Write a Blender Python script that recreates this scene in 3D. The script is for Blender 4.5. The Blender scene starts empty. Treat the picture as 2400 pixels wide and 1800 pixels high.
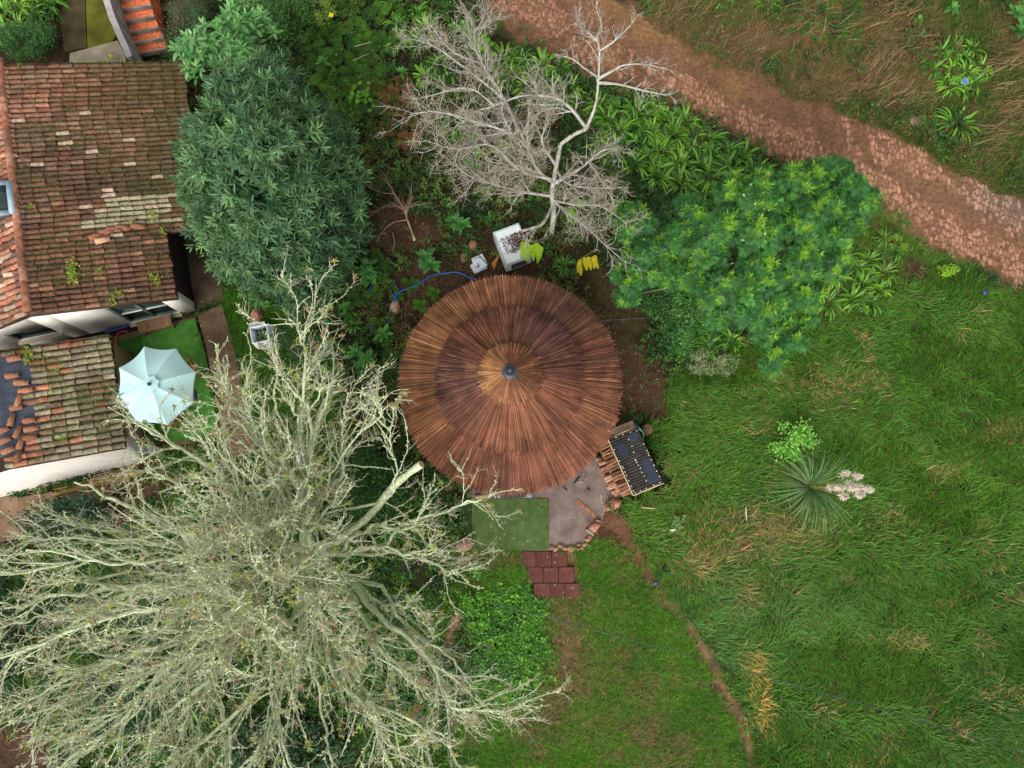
import bpy, math, random
import numpy as np

# ------------------------------------------------------------------ camera, sky, sun, exposure
SC = bpy.context.scene
COLL = SC.collection
rng = np.random.default_rng(7)
random.seed(7)
R = math.radians
CAM_H, FPX, TILT = 20.0, 1664.0, R(10.2)

cd = bpy.data.cameras.new('camera')
cd.sensor_width = 36.0
cd.lens = FPX / 2400 * 36.0
cd.clip_end = 500
cam = bpy.data.objects.new('camera', cd)
COLL.objects.link(cam)
cam.location = (0, 0, CAM_H)
cam.rotation_euler = (TILT, 0, 0)
SC.camera = cam

SUN_EL, SUN_AZ = R(44), R(198)          # azimuth clockwise from +Y (up in the picture): light from the lower left
W = bpy.data.worlds.new('World')
SC.world = W
W.use_nodes = True
nt = W.node_tree
sky = nt.nodes.new('ShaderNodeTexSky')
sky.sky_type = 'NISHITA'
sky.sun_disc = False
sky.sun_elevation = SUN_EL
sky.sun_rotation = SUN_AZ
sky.air_density = 1.0
sky.dust_density = 4.0
sky.ozone_density = 1.0
bg = nt.nodes['Background']
bg.inputs['Strength'].default_value = 0.15
hs = nt.nodes.new('ShaderNodeHueSaturation')      # overcast: the blue is veiled by cloud
hs.inputs['Saturation'].default_value = 0.12
nt.links.new(sky.outputs[0], hs.inputs['Color'])
nt.links.new(hs.outputs[0], bg.inputs['Color'])

sl = bpy.data.lights.new('sun', 'SUN')
sl.energy = 0.9
sl.angle = R(38)
sl.color = (1.0, 0.95, 0.87)
sun = bpy.data.objects.new('sun', sl)
COLL.objects.link(sun)
sd = np.array([math.sin(SUN_AZ) * math.cos(SUN_EL), math.cos(SUN_AZ) * math.cos(SUN_EL), math.sin(SUN_EL)])
sun.location = tuple(sd * 60)
from mathutils import Vector
sun.rotation_euler = Vector(tuple(sd)).to_track_quat('Z', 'Y').to_euler()

SC.view_settings.view_transform = 'Standard'
SC.view_settings.look = 'None'
SC.view_settings.exposure = 0.52
SC.view_settings.gamma = 1.0
SC.cycles.max_bounces = 5
SC.cycles.diffuse_bounces = 3
SC.cycles.glossy_bounces = 2
SC.cycles.transmission_bounces = 3
SC.cycles.caustics_reflective = False
SC.cycles.caustics_refractive = False

# ------------------------------------------------------------------ helpers
CT, ST = math.cos(TILT), math.sin(TILT)


def P(u, v, z=0.0):
    """ground-plan point at height z of the place the photograph shows at pixel (u, v) of 2400x1800"""
    u = np.asarray(u, float); v = np.asarray(v, float); z = np.asarray(z, float)
    dx = (u - 1200) / FPX
    dy = -(v - 900) / FPX
    wy = dy * CT + ST
    wz = dy * ST - CT
    t = (CAM_H - z) / (-wz)
    return np.stack(np.broadcast_arrays(dx * t, wy * t, z * 1.0), -1)


def UV(p):
    """inverse of P"""
    p = np.asarray(p, float)
    x, y, z = p[..., 0], p[..., 1], p[..., 2] - CAM_H
    cy = y * CT + z * ST
    cz = -y * ST + z * CT
    return 1200 + FPX * x / (-cz), 900 - FPX * cy / (-cz)


def lin(r, g, b, k=1.0):
    c = np.array([r, g, b], float) / 255
    return np.where(c <= 0.04045, c / 12.92, ((c + 0.055) / 1.055) ** 2.4) * k


def nrm(a):
    return a / np.maximum(np.linalg.norm(a, axis=-1, keepdims=True), 1e-9)


_NT = np.random.default_rng(3).random((8, 257, 257))


def noise(x, y, ch=0):
    """value noise 0..1"""
    x = np.asarray(x, float) + 1000.3; y = np.asarray(y, float) + 1000.7
    xi = np.floor(x).astype(int); yi = np.floor(y).astype(int)
    fx = x - xi; fy = y - yi
    fx = fx * fx * (3 - 2 * fx); fy = fy * fy * (3 - 2 * fy)
    T = _NT[ch]
    a = T[xi % 256, yi % 256]; b = T[(xi + 1) % 256, yi % 256]
    c = T[xi % 256, (yi + 1) % 256]; d = T[(xi + 1) % 256, (yi + 1) % 256]
    return (a * (1 - fx) + b * fx) * (1 - fy) + (c * (1 - fx) + d * fx) * fy


def fbm(x, y, ch=0, o=3):
    s = 0; a = 0.5; n = 0
    for k in range(o):
        s = s + a * noise(x * 2 ** k, y * 2 ** k, (ch + k) % 8); n += a; a *= 0.55
    return s / n


def inpoly(u, v, poly):
    u = np.asarray(u, float); v = np.asarray(v, float)
    r = np.zeros(u.shape, bool)
    n = len(poly)
    for i in range(n):
        x1, y1 = poly[i]; x2, y2 = poly[(i + 1) % n]
        if y1 == y2:
            continue
        c = ((y1 > v) != (y2 > v)) & (u < (x2 - x1) * (v - y1) / (y2 - y1) + x1)
        r ^= c
    return r


def segdist(u, v, pts):
    d = np.full(np.shape(u), 1e9)
    for (x1, y1), (x2, y2) in zip(pts[:-1], pts[1:]):
        dx, dy = x2 - x1, y2 - y1
        t = np.clip(((u - x1) * dx + (v - y1) * dy) / (dx * dx + dy * dy), 0, 1)
        d = np.minimum(d, np.hypot(u - x1 - t * dx, v - y1 - t * dy))
    return d


def tag(o, label=None, cat=None, group=None, kind=None):
    if label: o['label'] = label
    if cat: o['category'] = cat
    if group: o['group'] = group
    if kind: o['kind'] = kind
    return o


def thing(name, loc, label, cat, group=None):
    o = bpy.data.objects.new(name, None)
    COLL.objects.link(o)
    o.location = tuple(float(c) for c in loc)
    o.empty_display_size = 0.1
    return tag(o, label, cat, group)


def mesh_np(name, V, F, mat, col=None, parent=None, origin=None, smooth=False):
    V = np.asarray(V, float)
    Fs = F if isinstance(F, list) else [F]
    Fs = [np.asarray(f, np.int32) for f in Fs if len(f)]
    if parent is not None:
        origin = np.zeros(3)
        q = parent
        while q is not None:
            origin = origin + np.array(q.location); q = q.parent
        V = V - origin
    elif origin is not None:
        origin = np.asarray(origin, float)
        V = V - origin
    me = bpy.data.meshes.new(name)
    me.vertices.add(len(V))
    me.vertices.foreach_set('co', V.astype(np.float32).ravel())
    loops = np.concatenate([f.ravel() for f in Fs])
    tot = np.concatenate([np.full(len(f), f.shape[1], np.int32) for f in Fs])
    start = np.concatenate([[0], np.cumsum(tot)[:-1]]).astype(np.int32)
    me.loops.add(len(loops))
    me.loops.foreach_set('vertex_index', loops.astype(np.int32))
    me.polygons.add(len(tot))
    me.polygons.foreach_set('loop_start', start)
    me.polygons.foreach_set('loop_total', tot)
    if smooth:
        me.polygons.foreach_set('use_smooth', np.ones(len(tot), bool))
    if col is not None:
        a = me.color_attributes.new('Col', 'FLOAT_COLOR', 'POINT')
        c4 = np.ones((len(V), 4), np.float32)
        c4[:, :3] = col
        a.data.foreach_set('color', c4.ravel())
    me.update(calc_edges=True)
    if mat is not None:
        me.materials.append(mat)
    o = bpy.data.objects.new(name, me)
    COLL.objects.link(o)
    if parent is not None:
        o.parent = parent
    elif origin is not None:
        o.location = tuple(origin)
    return o


def dup(root, loc, rotz=0, scale=1.0, label=None, group=None):
    r = root.copy(); COLL.objects.link(r)
    r.location = tuple(float(c) for c in loc)
    r.rotation_euler = (0, 0, rotz)
    r.scale = (scale,) * 3
    if label: r['label'] = label
    if group: r['group'] = group
    for ch in list(root.children):
        c = ch.copy(); COLL.objects.link(c); c.parent = r
        for g in ch.children:
            d = g.copy(); COLL.objects.link(d); d.parent = c
    return r


class Geo:
    """collects vertices, faces and colours for ONE mesh"""
    def __init__(s):
        s.V = []; s.F3 = []; s.F4 = []; s.C = []; s.n = 0

    def add(s, V, F, C=None):
        V = np.asarray(V, float).reshape(-1, 3)
        F = np.asarray(F, np.int64)
        s.V.append(V)
        (s.F3 if F.shape[1] == 3 else s.F4).append(F + s.n)
        if C is None: C = np.ones(3) * 0.5
        C = np.broadcast_to(np.asarray(C, float), V.shape)
        s.C.append(C)
        s.n += len(V)
        return s

    def build(s, name, mat, parent=None, origin=None, smooth=False):
        F = []
        if s.F4: F.append(np.concatenate(s.F4))
        if s.F3: F.append(np.concatenate(s.F3))
        return mesh_np(name, np.concatenate(s.V), F, mat, np.concatenate(s.C), parent, origin, smooth)

    def box(s, c, size, rz=0, col=None, taper=1.0, rot=None):
        """box with its own rotation about z (or a 3x3 matrix); chamfer-free, corners jittered by nothing"""
        sx, sy, sz = np.array(size) / 2
        v = np.array([[x, y, z] for z in (-1, 1) for y in (-1, 1) for x in (-1, 1)], float)
        v[4:, :2] *= taper
        v *= [sx, sy, sz]
        if rot is None:
            ca, sa = math.cos(rz), math.sin(rz)
            rot = np.array([[ca, -sa, 0], [sa, ca, 0], [0, 0, 1]])
        v = v @ np.asarray(rot).T + np.asarray(c, float)
        f = [[0, 2, 3, 1], [4, 5, 7, 6], [0, 1, 5, 4], [2, 6, 7, 3], [0, 4, 6, 2], [1, 3, 7, 5]]
        return s.add(v, f, col)

    def prism(s, poly, z0, z1, col=None, inset=0.0):
        """vertical prism over a plan polygon (world xy, counter-clockwise), optional bevelled top"""
        p = np.asarray(poly, float)[:, :2]
        a = 0.5 * np.sum(p[:, 0] * np.roll(p[:, 1], -1) - np.roll(p[:, 0], -1) * p[:, 1])
        if a < 0: p = p[::-1]
        n = len(p)
        z0 = np.broadcast_to(z0, n); z1 = np.broadcast_to(z1, n)
        rings = [np.c_[p, z0]]
        if inset > 0:
            c = p.mean(0)
            d = nrm(p - c)
            rings += [np.c_[p, z1 - inset], np.c_[p - d * inset, z1]]
        else:
            rings += [np.c_[p, z1]]
        V = np.concatenate(rings)
        f = []
        for k in range(len(rings) - 1):
            for i in range(n):
                j = (i + 1) % n
                f.append([k * n + i, k * n + j, (k + 1) * n + j, (k + 1) * n + i])
        s.add(V, f, col)
        top = (len(rings) - 1) * n
        base = s.n - len(V)
        cen = V[top:].mean(0)
        s.add(np.vstack([V[top:], cen]), [[i, (i + 1) % n, n] for i in range(n)], col)
        return s

    def tube(s, pts, r, sides=8, col=None, caps=True):
        pts = np.asarray(pts, float)
        r = np.broadcast_to(r, len(pts))
        V, F = tubes(pts[None], r[None], sides)
        s.add(V, F, col)
        if caps:
            K = len(pts)
            for k, rev in ((0, True), (K - 1, False)):
                ring = V[k * sides:(k + 1) * sides]
                fs = [[i, (i + 1) % sides, sides] for i in range(sides)]
                if rev: fs = [f[::-1] for f in fs]
                s.add(np.vstack([ring, pts[k]]), fs, col)
        return s

    def lathe(s, c, prof, n=24, col=None):
        """profile of (radius, z) turned about a vertical axis through c"""
        prof = np.asarray(prof, float)
        a = np.arange(n) * 2 * np.pi / n
        V = np.stack([np.c_[r * np.cos(a), r * np.sin(a), np.full(n, z)] for r, z in prof]).reshape(-1, 3) + np.asarray(c, float)
        F = []
        for k in range(len(prof) - 1):
            for i in range(n):
                j = (i + 1) % n
                F.append([k * n + i, k * n + j, (k + 1) * n + j, (k + 1) * n + i])
        return s.add(V, F, col)


def tubes(PL, RD, S=5):
    """PL (N,K,3) polylines, RD (N,K) radii -> verts, quads"""
    PL = np.asarray(PL, float); RD = np.asarray(RD, float)
    N, K, _ = PL.shape
    T = nrm(np.gradient(PL, axis=1))
    m = np.abs(T[:, :, 2]).mean(1)
    ref = np.where((m > 0.8)[:, None], np.array([1.0, 0.13, 0]), np.array([0.05, 0.03, 1.0]))
    n1 = nrm(np.cross(T, ref[:, None, :]))
    n2 = np.cross(T, n1)
    a = np.arange(S) * 2 * np.pi / S
    V = PL[:, :, None, :] + RD[:, :, None, None] * (n1[:, :, None, :] * np.cos(a)[:, None] + n2[:, :, None, :] * np.sin(a)[:, None])
    b = (np.arange(N) * K * S)[:, None, None] + (np.arange(K - 1) * S)[None, :, None]
    i = np.arange(S); j = (i + 1) % S
    F = np.stack([b + i, b + i + S, b + j + S, b + j], -1)
    return V.reshape(-1, 3), F.reshape(-1, 4)


def strips(P0, D, UP, L, Wd, bend, nseg, prof, c0, c1=None, fold=0.0):
    """blades / leaves: start points, start directions, a side reference, lengths, widths, droop"""
    N = len(P0)
    L = np.broadcast_to(L, N).astype(float); Wd = np.broadcast_to(Wd, N).astype(float); bend = np.broadcast_to(bend, N).astype(float)
    G = np.array([0, 0, -1.0])
    UP = np.broadcast_to(UP, (N, 3))
    c0 = np.broadcast_to(c0, (N, 3)); c1 = c0 if c1 is None else np.broadcast_to(c1, (N, 3))
    D = nrm(np.broadcast_to(D, (N, 3)))
    pos = P0.astype(float); rows = []; cols = []
    m = 3 if fold else 2
    for k in range(nseg + 1):
        dk = nrm(D + G * (bend * (k / nseg))[:, None])
        sd = nrm(np.cross(dk, UP))
        w = (Wd * prof[k] / 2)[:, None]
        if fold:
            up = np.cross(sd, dk)
            rows.append(np.stack([pos - sd * w, pos - up * w * fold, pos + sd * w], 1))
        else:
            rows.append(np.stack([pos - sd * w, pos + sd * w], 1))
        t = k / nseg
        cols.append(np.repeat((c0 * (1 - t) + c1 * t)[:, None, :], m, 1))
        pos = pos + dk * (L / nseg)[:, None]
    V = np.stack(rows, 1)                      # N, nseg+1, m, 3
    C = np.stack(cols, 1)
    b = (np.arange(N) * (nseg + 1) * m)[:, None, None] + (np.arange(nseg) * m)[None, :, None]
    i = np.arange(m - 1)
    F = np.stack([b + i, b + i + 1, b + i + 1 + m, b + i + m], -1)
    return V.reshape(-1, 3), F.reshape(-1, 4), C.reshape(-1, 3)


PR_GRASS = {2: [1, .75, .1], 3: [.9, 1, .7, .1], 4: [.8, 1, .9, .6, .1]}
PR_LANCE = {3: [.15, 1, .8, .05], 4: [.15, .8, 1, .65, .05]}
PR_STRAP = {4: [.7, 1, 1, .85, .15], 5: [.7, .95, 1, 1, .8, .15]}
PR_OVATE = {3: [.2, 1, .8, .05], 4: [.12, .95, 1, .7, .04]}


def jitcol(base, n, var=0.25, hue=0.12):
    b = np.broadcast_to(base, (n, 3))
    k = np.exp(rng.normal(0, var, (n, 1)))
    h = np.exp(rng.normal(0, hue, (n, 3)))
    return np.clip(b * k * h, 0, 1)


# ------------------------------------------------------------------ materials
def new_mat(name):
    m = bpy.data.materials.new(name)
    m.use_nodes = True
    n = m.node_tree.nodes
    return m, n, m.node_tree.links, n['Principled BSDF']


def mat_col(name, rough=0.85, var=0.35, scale=6.0, bump=0.0, bscale=40.0, spec=0.25, transl=0.0, detail=4):
    """base colour from the mesh's own colours, broken up by object-space noise, optional bump"""
    m, n, l, b = new_mat(name)
    at = n.new('ShaderNodeAttribute'); at.attribute_name = 'Col'
    tc = n.new('ShaderNodeTexCoord')
    src = at.outputs['Color']
    if var > 0:
        nz = n.new('ShaderNodeTexNoise'); nz.inputs['Scale'].default_value = scale; nz.inputs['Detail'].default_value = detail
        l.new(tc.outputs['Object'], nz.inputs['Vector'])
        mr = n.new('ShaderNodeMapRange')
        mr.inputs['From Min'].default_value = 0.25; mr.inputs['From Max'].default_value = 0.75
        mr.inputs['To Min'].default_value = 1 - var; mr.inputs['To Max'].default_value = 1 + var
        l.new(nz.outputs['Fac'], mr.inputs['Value'])
        mx = n.new('ShaderNodeVectorMath'); mx.operation = 'SCALE'
        l.new(src, mx.inputs[0]); l.new(mr.outputs[0], mx.inputs['Scale'])
        src = mx.outputs[0]
    l.new(src, b.inputs['Base Color'])
    b.inputs['Roughness'].default_value = rough
    b.inputs['Specular IOR Level'].default_value = spec
    if bump > 0:
        nb = n.new('ShaderNodeTexNoise'); nb.inputs['Scale'].default_value = bscale; nb.inputs['Detail'].default_value = 3
        l.new(tc.outputs['Object'], nb.inputs['Vector'])
        bp = n.new('ShaderNodeBump'); bp.inputs['Strength'].default_value = bump; bp.inputs['Distance'].default_value = 0.03
        l.new(nb.outputs['Fac'], bp.inputs['Height']); l.new(bp.outputs[0], b.inputs['Normal'])
    if transl > 0:
        tr = n.new('ShaderNodeBsdfTranslucent'); ms = n.new('ShaderNodeMixShader')
        l.new(src, tr.inputs['Color'])
        ms.inputs[0].default_value = transl
        l.new(b.outputs[0], ms.inputs[1]); l.new(tr.outputs[0], ms.inputs[2])
        l.new(ms.outputs[0], n['Material Output'].inputs['Surface'])
    return m


M_LEAF = mat_col('leaf', 0.5, 0.12, 3, spec=0.35, transl=0.18)
M_GLOSSLEAF = mat_col('glossy_leaf', 0.36, 0.10, 3, spec=0.5, transl=0.12)
M_MATTLEAF = mat_col('matt_leaf', 0.75, 0.12, 3, spec=0.15, transl=0.18)
M_GRASS = mat_col('grass_blade', 0.6, 0.0, spec=0.25, transl=0.2)
M_SOIL = mat_col('soil', 0.95, 0.35, 9, 0.7, 30, 0.1)
M_STONE = mat_col('stone', 0.9, 0.3, 12, 0.5, 25, 0.2)
M_BARK = mat_col('lichen_bark', 0.95, 0.4, 14, 0.5, 40, 0.1)
M_REED_COL = None
M_TILE = mat_col('clay_tile', 0.9, 0.5, 11, 0.35, 45, 0.15, detail=6)
M_PLASTER = mat_col('plaster', 0.85, 0.10, 3, 0.15, 30, 0.2)
M_WOOD = mat_col('wood', 0.8, 0.3, 14, 0.3, 50, 0.2)
M_METAL = mat_col('painted_metal', 0.45, 0.12, 5, spec=0.5)
M_CLOTH = mat_col('parasol_cloth', 0.8, 0.03, 2, spec=0.15, transl=0.06)
M_CONC = mat_col('concrete', 0.92, 0.45, 2.2, 0.35, 35, 0.15, detail=8)
M_RUBBER = mat_col('rubber_tile', 0.9, 0.3, 9, 0.4, 90, 0.15)
M_TURF = mat_col('artificial_turf', 0.8, 0.3, 5, 0.8, 150, 0.1, detail=9)
M_PLASTIC = mat_col('plastic', 0.35, 0.05, 4, spec=0.5)
M_TARP = mat_col('plastic_sheet', 0.4, 0.2, 5, 0.5, 9, 0.5)
M_PLUME = mat_col('plume', 0.9, 0.05, 8, spec=0.1, transl=0.08)


def mat_glass(name, c=(0.03, 0.05, 0.045)):
    m, n, l, b = new_mat(name)
    b.inputs['Base Color'].default_value = (*c, 1)
    b.inputs['Roughness'].default_value = 0.06
    b.inputs['Specular IOR Level'].default_value = 0.7
    return m


M_GLASS = mat_glass('window_glass')


def mat_reed():
    m, n, l, b = new_mat('reed_thatch')
    at = n.new('ShaderNodeAttribute'); at.attribute_name = 'Col'
    tc = n.new('ShaderNodeTexCoord')
    sx = n.new('ShaderNodeSeparateXYZ'); l.new(tc.outputs['Object'], sx.inputs[0])
    cx = n.new('ShaderNodeCombineXYZ'); l.new(sx.outputs['X'], cx.inputs['X']); l.new(sx.outputs['Y'], cx.inputs['Y'])
    ln = n.new('ShaderNodeVectorMath'); ln.operation = 'LENGTH'; l.new(cx.outputs[0], ln.inputs[0])
    nz = n.new('ShaderNodeTexNoise'); nz.inputs['Scale'].default_value = 2.2; nz.inputs['Detail'].default_value = 5
    l.new(tc.outputs['Object'], nz.inputs['Vector'])
    ad = n.new('ShaderNodeMath'); ad.operation = 'MULTIPLY_ADD'; ad.inputs[1].default_value = 0.10
    l.new(nz.outputs['Fac'], ad.inputs[0]); l.new(ln.outputs['Value'], ad.inputs[2])
    ml = n.new('ShaderNodeMath'); ml.operation = 'MULTIPLY'; ml.inputs[1].default_value = 13.0; l.new(ad.outputs[0], ml.inputs[0])
    fr = n.new('ShaderNodeMath'); fr.operation = 'FRACT'; l.new(ml.outputs[0], fr.inputs[0])
    lt = n.new('ShaderNodeMath'); lt.operation = 'LESS_THAN'; lt.inputs[1].default_value = 0.13; l.new(fr.outputs[0], lt.inputs[0])
    mr = n.new('ShaderNodeMapRange'); mr.inputs['From Min'].default_value = 0.3; mr.inputs['From Max'].default_value = 0.7
    mr.inputs['To Min'].default_value = 0.62; mr.inputs['To Max'].default_value = 1.38
    l.new(nz.outputs['Fac'], mr.inputs['Value'])
    sc = n.new('ShaderNodeVectorMath'); sc.operation = 'SCALE'
    l.new(at.outputs['Color'], sc.inputs[0]); l.new(mr.outputs[0], sc.inputs['Scale'])
    fm = n.new('ShaderNodeMath'); fm.operation = 'MULTIPLY'; fm.inputs[1].default_value = 0.22; l.new(lt.outputs[0], fm.inputs[0])
    mx = n.new('ShaderNodeMix'); mx.data_type = 'RGBA'
    mx.inputs['B'].default_value = (0.36, 0.22, 0.12, 1)
    l.new(fm.outputs[0], mx.inputs['Factor']); l.new(sc.outputs[0], mx.inputs['A'])
    l.new(mx.outputs['Result'], b.inputs['Base Color'])
    b.inputs['Roughness'].default_value = 0.8
    b.inputs['Specular IOR Level'].default_value = 0.2
    return m


M_REED = mat_reed()

# ------------------------------------------------------------------ ground cover map (plan of what grows where)
CELL, CU0, CV0 = 10, -260, -260
NC, NR = 292, 232
cover = np.full((NR, NC), 'u', dtype='<U1')
_cu, _cv = np.meshgrid(CU0 + (np.arange(NC) + .5) * CELL, CV0 + (np.arange(NR) + .5) * CELL)


def paint(ch, poly):
    cover[inpoly(_cu, _cv, poly)] = ch


PATH_LO = np.array([(1000, -260), (1090, -40), (1120, 0), (1220, 105), (1350, 170), (1480, 205), (1590, 235), (1700, 300), (1810, 370), (2030, 480), (2180, 580), (2300, 645), (2400, 690), (2700, 860)], float)
PATH_UP = np.array([(1215, -260), (1370, -40), (1520, 50), (1640, 120), (1800, 185), (1950, 250), (2150, 345), (2250, 405), (2400, 480), (2700, 640)], float)
TRAIL = [(1395, 1205), (1455, 1240), (1505, 1325), (1560, 1400), (1605, 1455), (1680, 1580), (1740, 1705), (1775, 1810), (1800, 2000)]

paint('t', [(-260, 1130), (60, 1160), (380, 1080), (560, 1000), (560, 1100), (800, 1150), (1000, 1150), (1110, 1290), (1100, 2060), (-260, 2060)])
paint('l', [(510, 650), (640, 690), (760, 770), (800, 900), (800, 1150), (560, 1110), (555, 1000), (500, 720)])
paint('L', [(1040, 1290), (1380, 1200), (1440, 1220), (1510, 1310), (1600, 1450), (1690, 1600), (1750, 1740), (1790, 2060), (1080, 2060), (1095, 1500)])
paint('c', [(1095, 1370), (1270, 1380), (1265, 1500), (1275, 1590), (1200, 1640), (1100, 1600)])
paint('g', [(1480, 1240), (1440, 1160), (1520, 960), (1600, 860), (1760, 790), (1900, 740), (2080, 670), (2250, 650), (2700, 800), (2700, 2060), (1800, 2060), (1760, 1740), (1700, 1590), (1610, 1440), (1520, 1310)])
paint('B', [(1430, -260), (2700, -260), (2700, 640), (2400, 480), (2250, 405), (2150, 345), (1950, 250), (1800, 190), (1640, 130), (1520, 40)])
paint('f', [(1780, -260), (2060, -260), (2040, 90), (1990, 160), (1900, 110), (1800, 60)])
paint('w', [(2040, 470), (2160, 560), (2290, 640), (2100, 690), (1960, 770), (1890, 740), (1900, 560)])
paint('i', [(1470, 470), (1640, 460), (1740, 760), (1640, 870), (1560, 850), (1500, 720), (1455, 600)])
paint('w', [(1320, 590), (1480, 640), (1510, 830), (1440, 860), (1380, 720)])
paint('d', [(930, 660), (1000, 600), (1200, 585), (1300, 620), (1200, 660), (1000, 720), (940, 800)])
paint('d', [(1340, 660), (1420, 740), (1490, 820), (1550, 900), (1560, 960), (1470, 1000), (1420, 1060), (1400, 800)])
paint('d', [(880, 500), (1010, 480), (1040, 560), (930, 600), (860, 560)])
paint('d', [(1370, 1180), (1460, 1190), (1480, 1260), (1420, 1290), (1360, 1260)])
paint('d', [(2100, 620), (2170, 630), (2150, 680), (2080, 670)])
paint('d', [(-260, 1160), (240, 1160), (330, 1090), (420, 1110), (300, 1250), (-260, 1290)])
paint('d', [(-260, 1680), (90, 1690), (120, 1800), (90, 2060), (-260, 2060)])
_ys, _xs = np.meshgrid(np.arange(-260, 2060, 10), np.arange(0, 10))
plo = lambda u: np.interp(u, PATH_LO[:, 0], PATH_LO[:, 1])
pup = lambda u: np.interp(u, PATH_UP[:, 0], PATH_UP[:, 1])
cover[(_cv < plo(_cu)) & (_cv > pup(_cu)) & (_cu > 1000)] = 'p'
cover[segdist(_cu, _cv, TRAIL[:3]) < 12] = 'd'


def cov(u, v, jit=42):
    uu = u + (fbm(u / 60, v / 60, 1) - .5) * 2 * jit + rng.normal(0, 8, np.shape(u))
    vv = v + (fbm(u / 60, v / 60, 4) - .5) * 2 * jit + rng.normal(0, 8, np.shape(u))
    ci = np.clip(((uu - CU0) / CELL).astype(int), 0, NC - 1)
    ri = np.clip(((vv - CV0) / CELL).astype(int), 0, NR - 1)
    return cover[ri, ci]


# hard-edged places nothing grows on (plan polygons, pixels at ground level)
TERRACE = [(1270, 1130), (1345, 1085), (1440, 1060), (1455, 1165), (1425, 1180), (1408, 1230), (1370, 1282), (1290, 1290), (1110, 1292), (1085, 1180), (1100, 1150)]
MAT_FRONT = [(1109, 1168), (1286, 1168), (1286, 1291), (1109, 1290)]
WALKWAY = [(462, 735), (520, 715), (545, 800), (575, 930), (605, 1060), (530, 1080), (500, 900), (480, 800)]
SLAB_EAST = [(395, 470), (500, 520), (525, 705), (462, 722)]
PATIO = [(262, 790), (455, 742), (482, 830), (515, 1010), (500, 1030), (330, 1060), (290, 930)]
TILES_BOX = [(1215, 1290), (1350, 1290), (1366, 1405), (1250, 1405)]
HOUSE_BOX = [(-260, 120), (380, 120), (470, 500), (470, 730), (300, 790), (330, 1070), (350, 1085), (-260, 1185)]
YARD = [(-260, 1150), (50, 1165), (190, 1140), (240, 1110), (330, 1085), (300, 1130), (190, 1215), (120, 1250), (60, 1260), (-260, 1320)]
STAIRBOX = [(235, -260), (400, -260), (390, 130), (130, 140), (150, 60), (150, -260)]


def blocked(u, v):
    r = np.zeros(np.shape(u), bool)
    for p in (TERRACE, MAT_FRONT, WALKWAY, SLAB_EAST, PATIO, TILES_BOX, HOUSE_BOX, STAIRBOX, YARD):
        r |= inpoly(u, v, p)
    r |= np.hypot(np.asarray(u) - 1196, np.asarray(v) - 905) < 205
    r |= segdist(u, v, TRAIL) + (fbm(np.asarray(u) / 22, np.asarray(v) / 22, 2) - .5) * 22 < rng.uniform(7, 20, np.shape(u))
    return r


# ------------------------------------------------------------------ ground
def build_ground():
    xs = np.arange(-18.5, 18.51, 0.07); ys = np.arange(-11.0, 18.5, 0.07)
    X, Y = np.meshgrid(xs, ys)
    Z = (fbm(X * 0.9, Y * 0.9, 2) - .75) * 0.09
    u, v = UV(np.stack([X, Y, Z * 0], -1))
    c = cov(u, v, 42)
    base = {
        'u': lin(50, 44, 28), 't': lin(40, 44, 24), 'l': lin(50, 58, 26), 'L': lin(112, 90, 62), 'c': lin(42, 52, 24), 's': lin(130, 100, 74),
        'g': lin(36, 40, 20), 'B': lin(104, 80, 54), 'f': lin(92, 66, 42), 'w': lin(72, 60, 38), 'i': lin(36, 36, 20), 'd': lin(74, 56, 43), 'p': lin(108, 80, 60)}
    col = np.zeros(X.shape + (3,))
    for k, b in base.items():
        col[c == k] = b
    # neighbourhood blur, then real patches of litter and damp soil
    for _ in range(3):
        q = col.copy()
        q[1:-1, 1:-1] = (col[1:-1, 1:-1] * 2 + col[:-2, 1:-1] + col[2:, 1:-1] + col[1:-1, :-2] + col[1:-1, 2:]) / 6
        col = q
    n1 = fbm(X * 1.3, Y * 1.3, 3, 4); n2 = fbm(X * 6, Y * 6, 5, 3)
    col *= (0.55 + 0.9 * n1)[..., None] * (0.7 + 0.6 * n2)[..., None]
    td = segdist(u, v, TRAIL) + (fbm(u / 22, v / 22, 2) - .5) * 22
    tw = np.clip((22 - td) / 8, 0, 1)[..., None]
    col = col * (1 - tw) + lin(124, 96, 70) * tw * (.6 + .8 * n2)[..., None]
    red = np.clip((segdist(u, v, TRAIL[:3]) < 45) * 1.0, 0, 1)
    col = col * (1 - .5 * red[..., None]) + lin(92, 52, 42) * .5 * red[..., None]
    ny, nx = X.shape
    V = np.stack([X, Y, Z], -1).reshape(-1, 3)
    i = (np.arange(ny - 1)[:, None] * nx + np.arange(nx - 1)[None, :]).ravel()
    F = np.stack([i, i + 1, i + 1 + nx, i + nx], -1)
    n0 = len(V)
    big = np.array([[-300, -300, -.12], [300, -300, -.12], [300, 300, -.12], [-300, 300, -.12]])
    V = np.vstack([V, big]); F = np.vstack([F, [[n0, n0 + 1, n0 + 2, n0 + 3]]])
    C = np.vstack([col.reshape(-1, 3), np.tile(lin(70, 72, 40), (4, 1))])
    o = mesh_np('ground', V, F, M_SOIL, C, smooth=True)
    tag(o, kind='structure')


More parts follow.
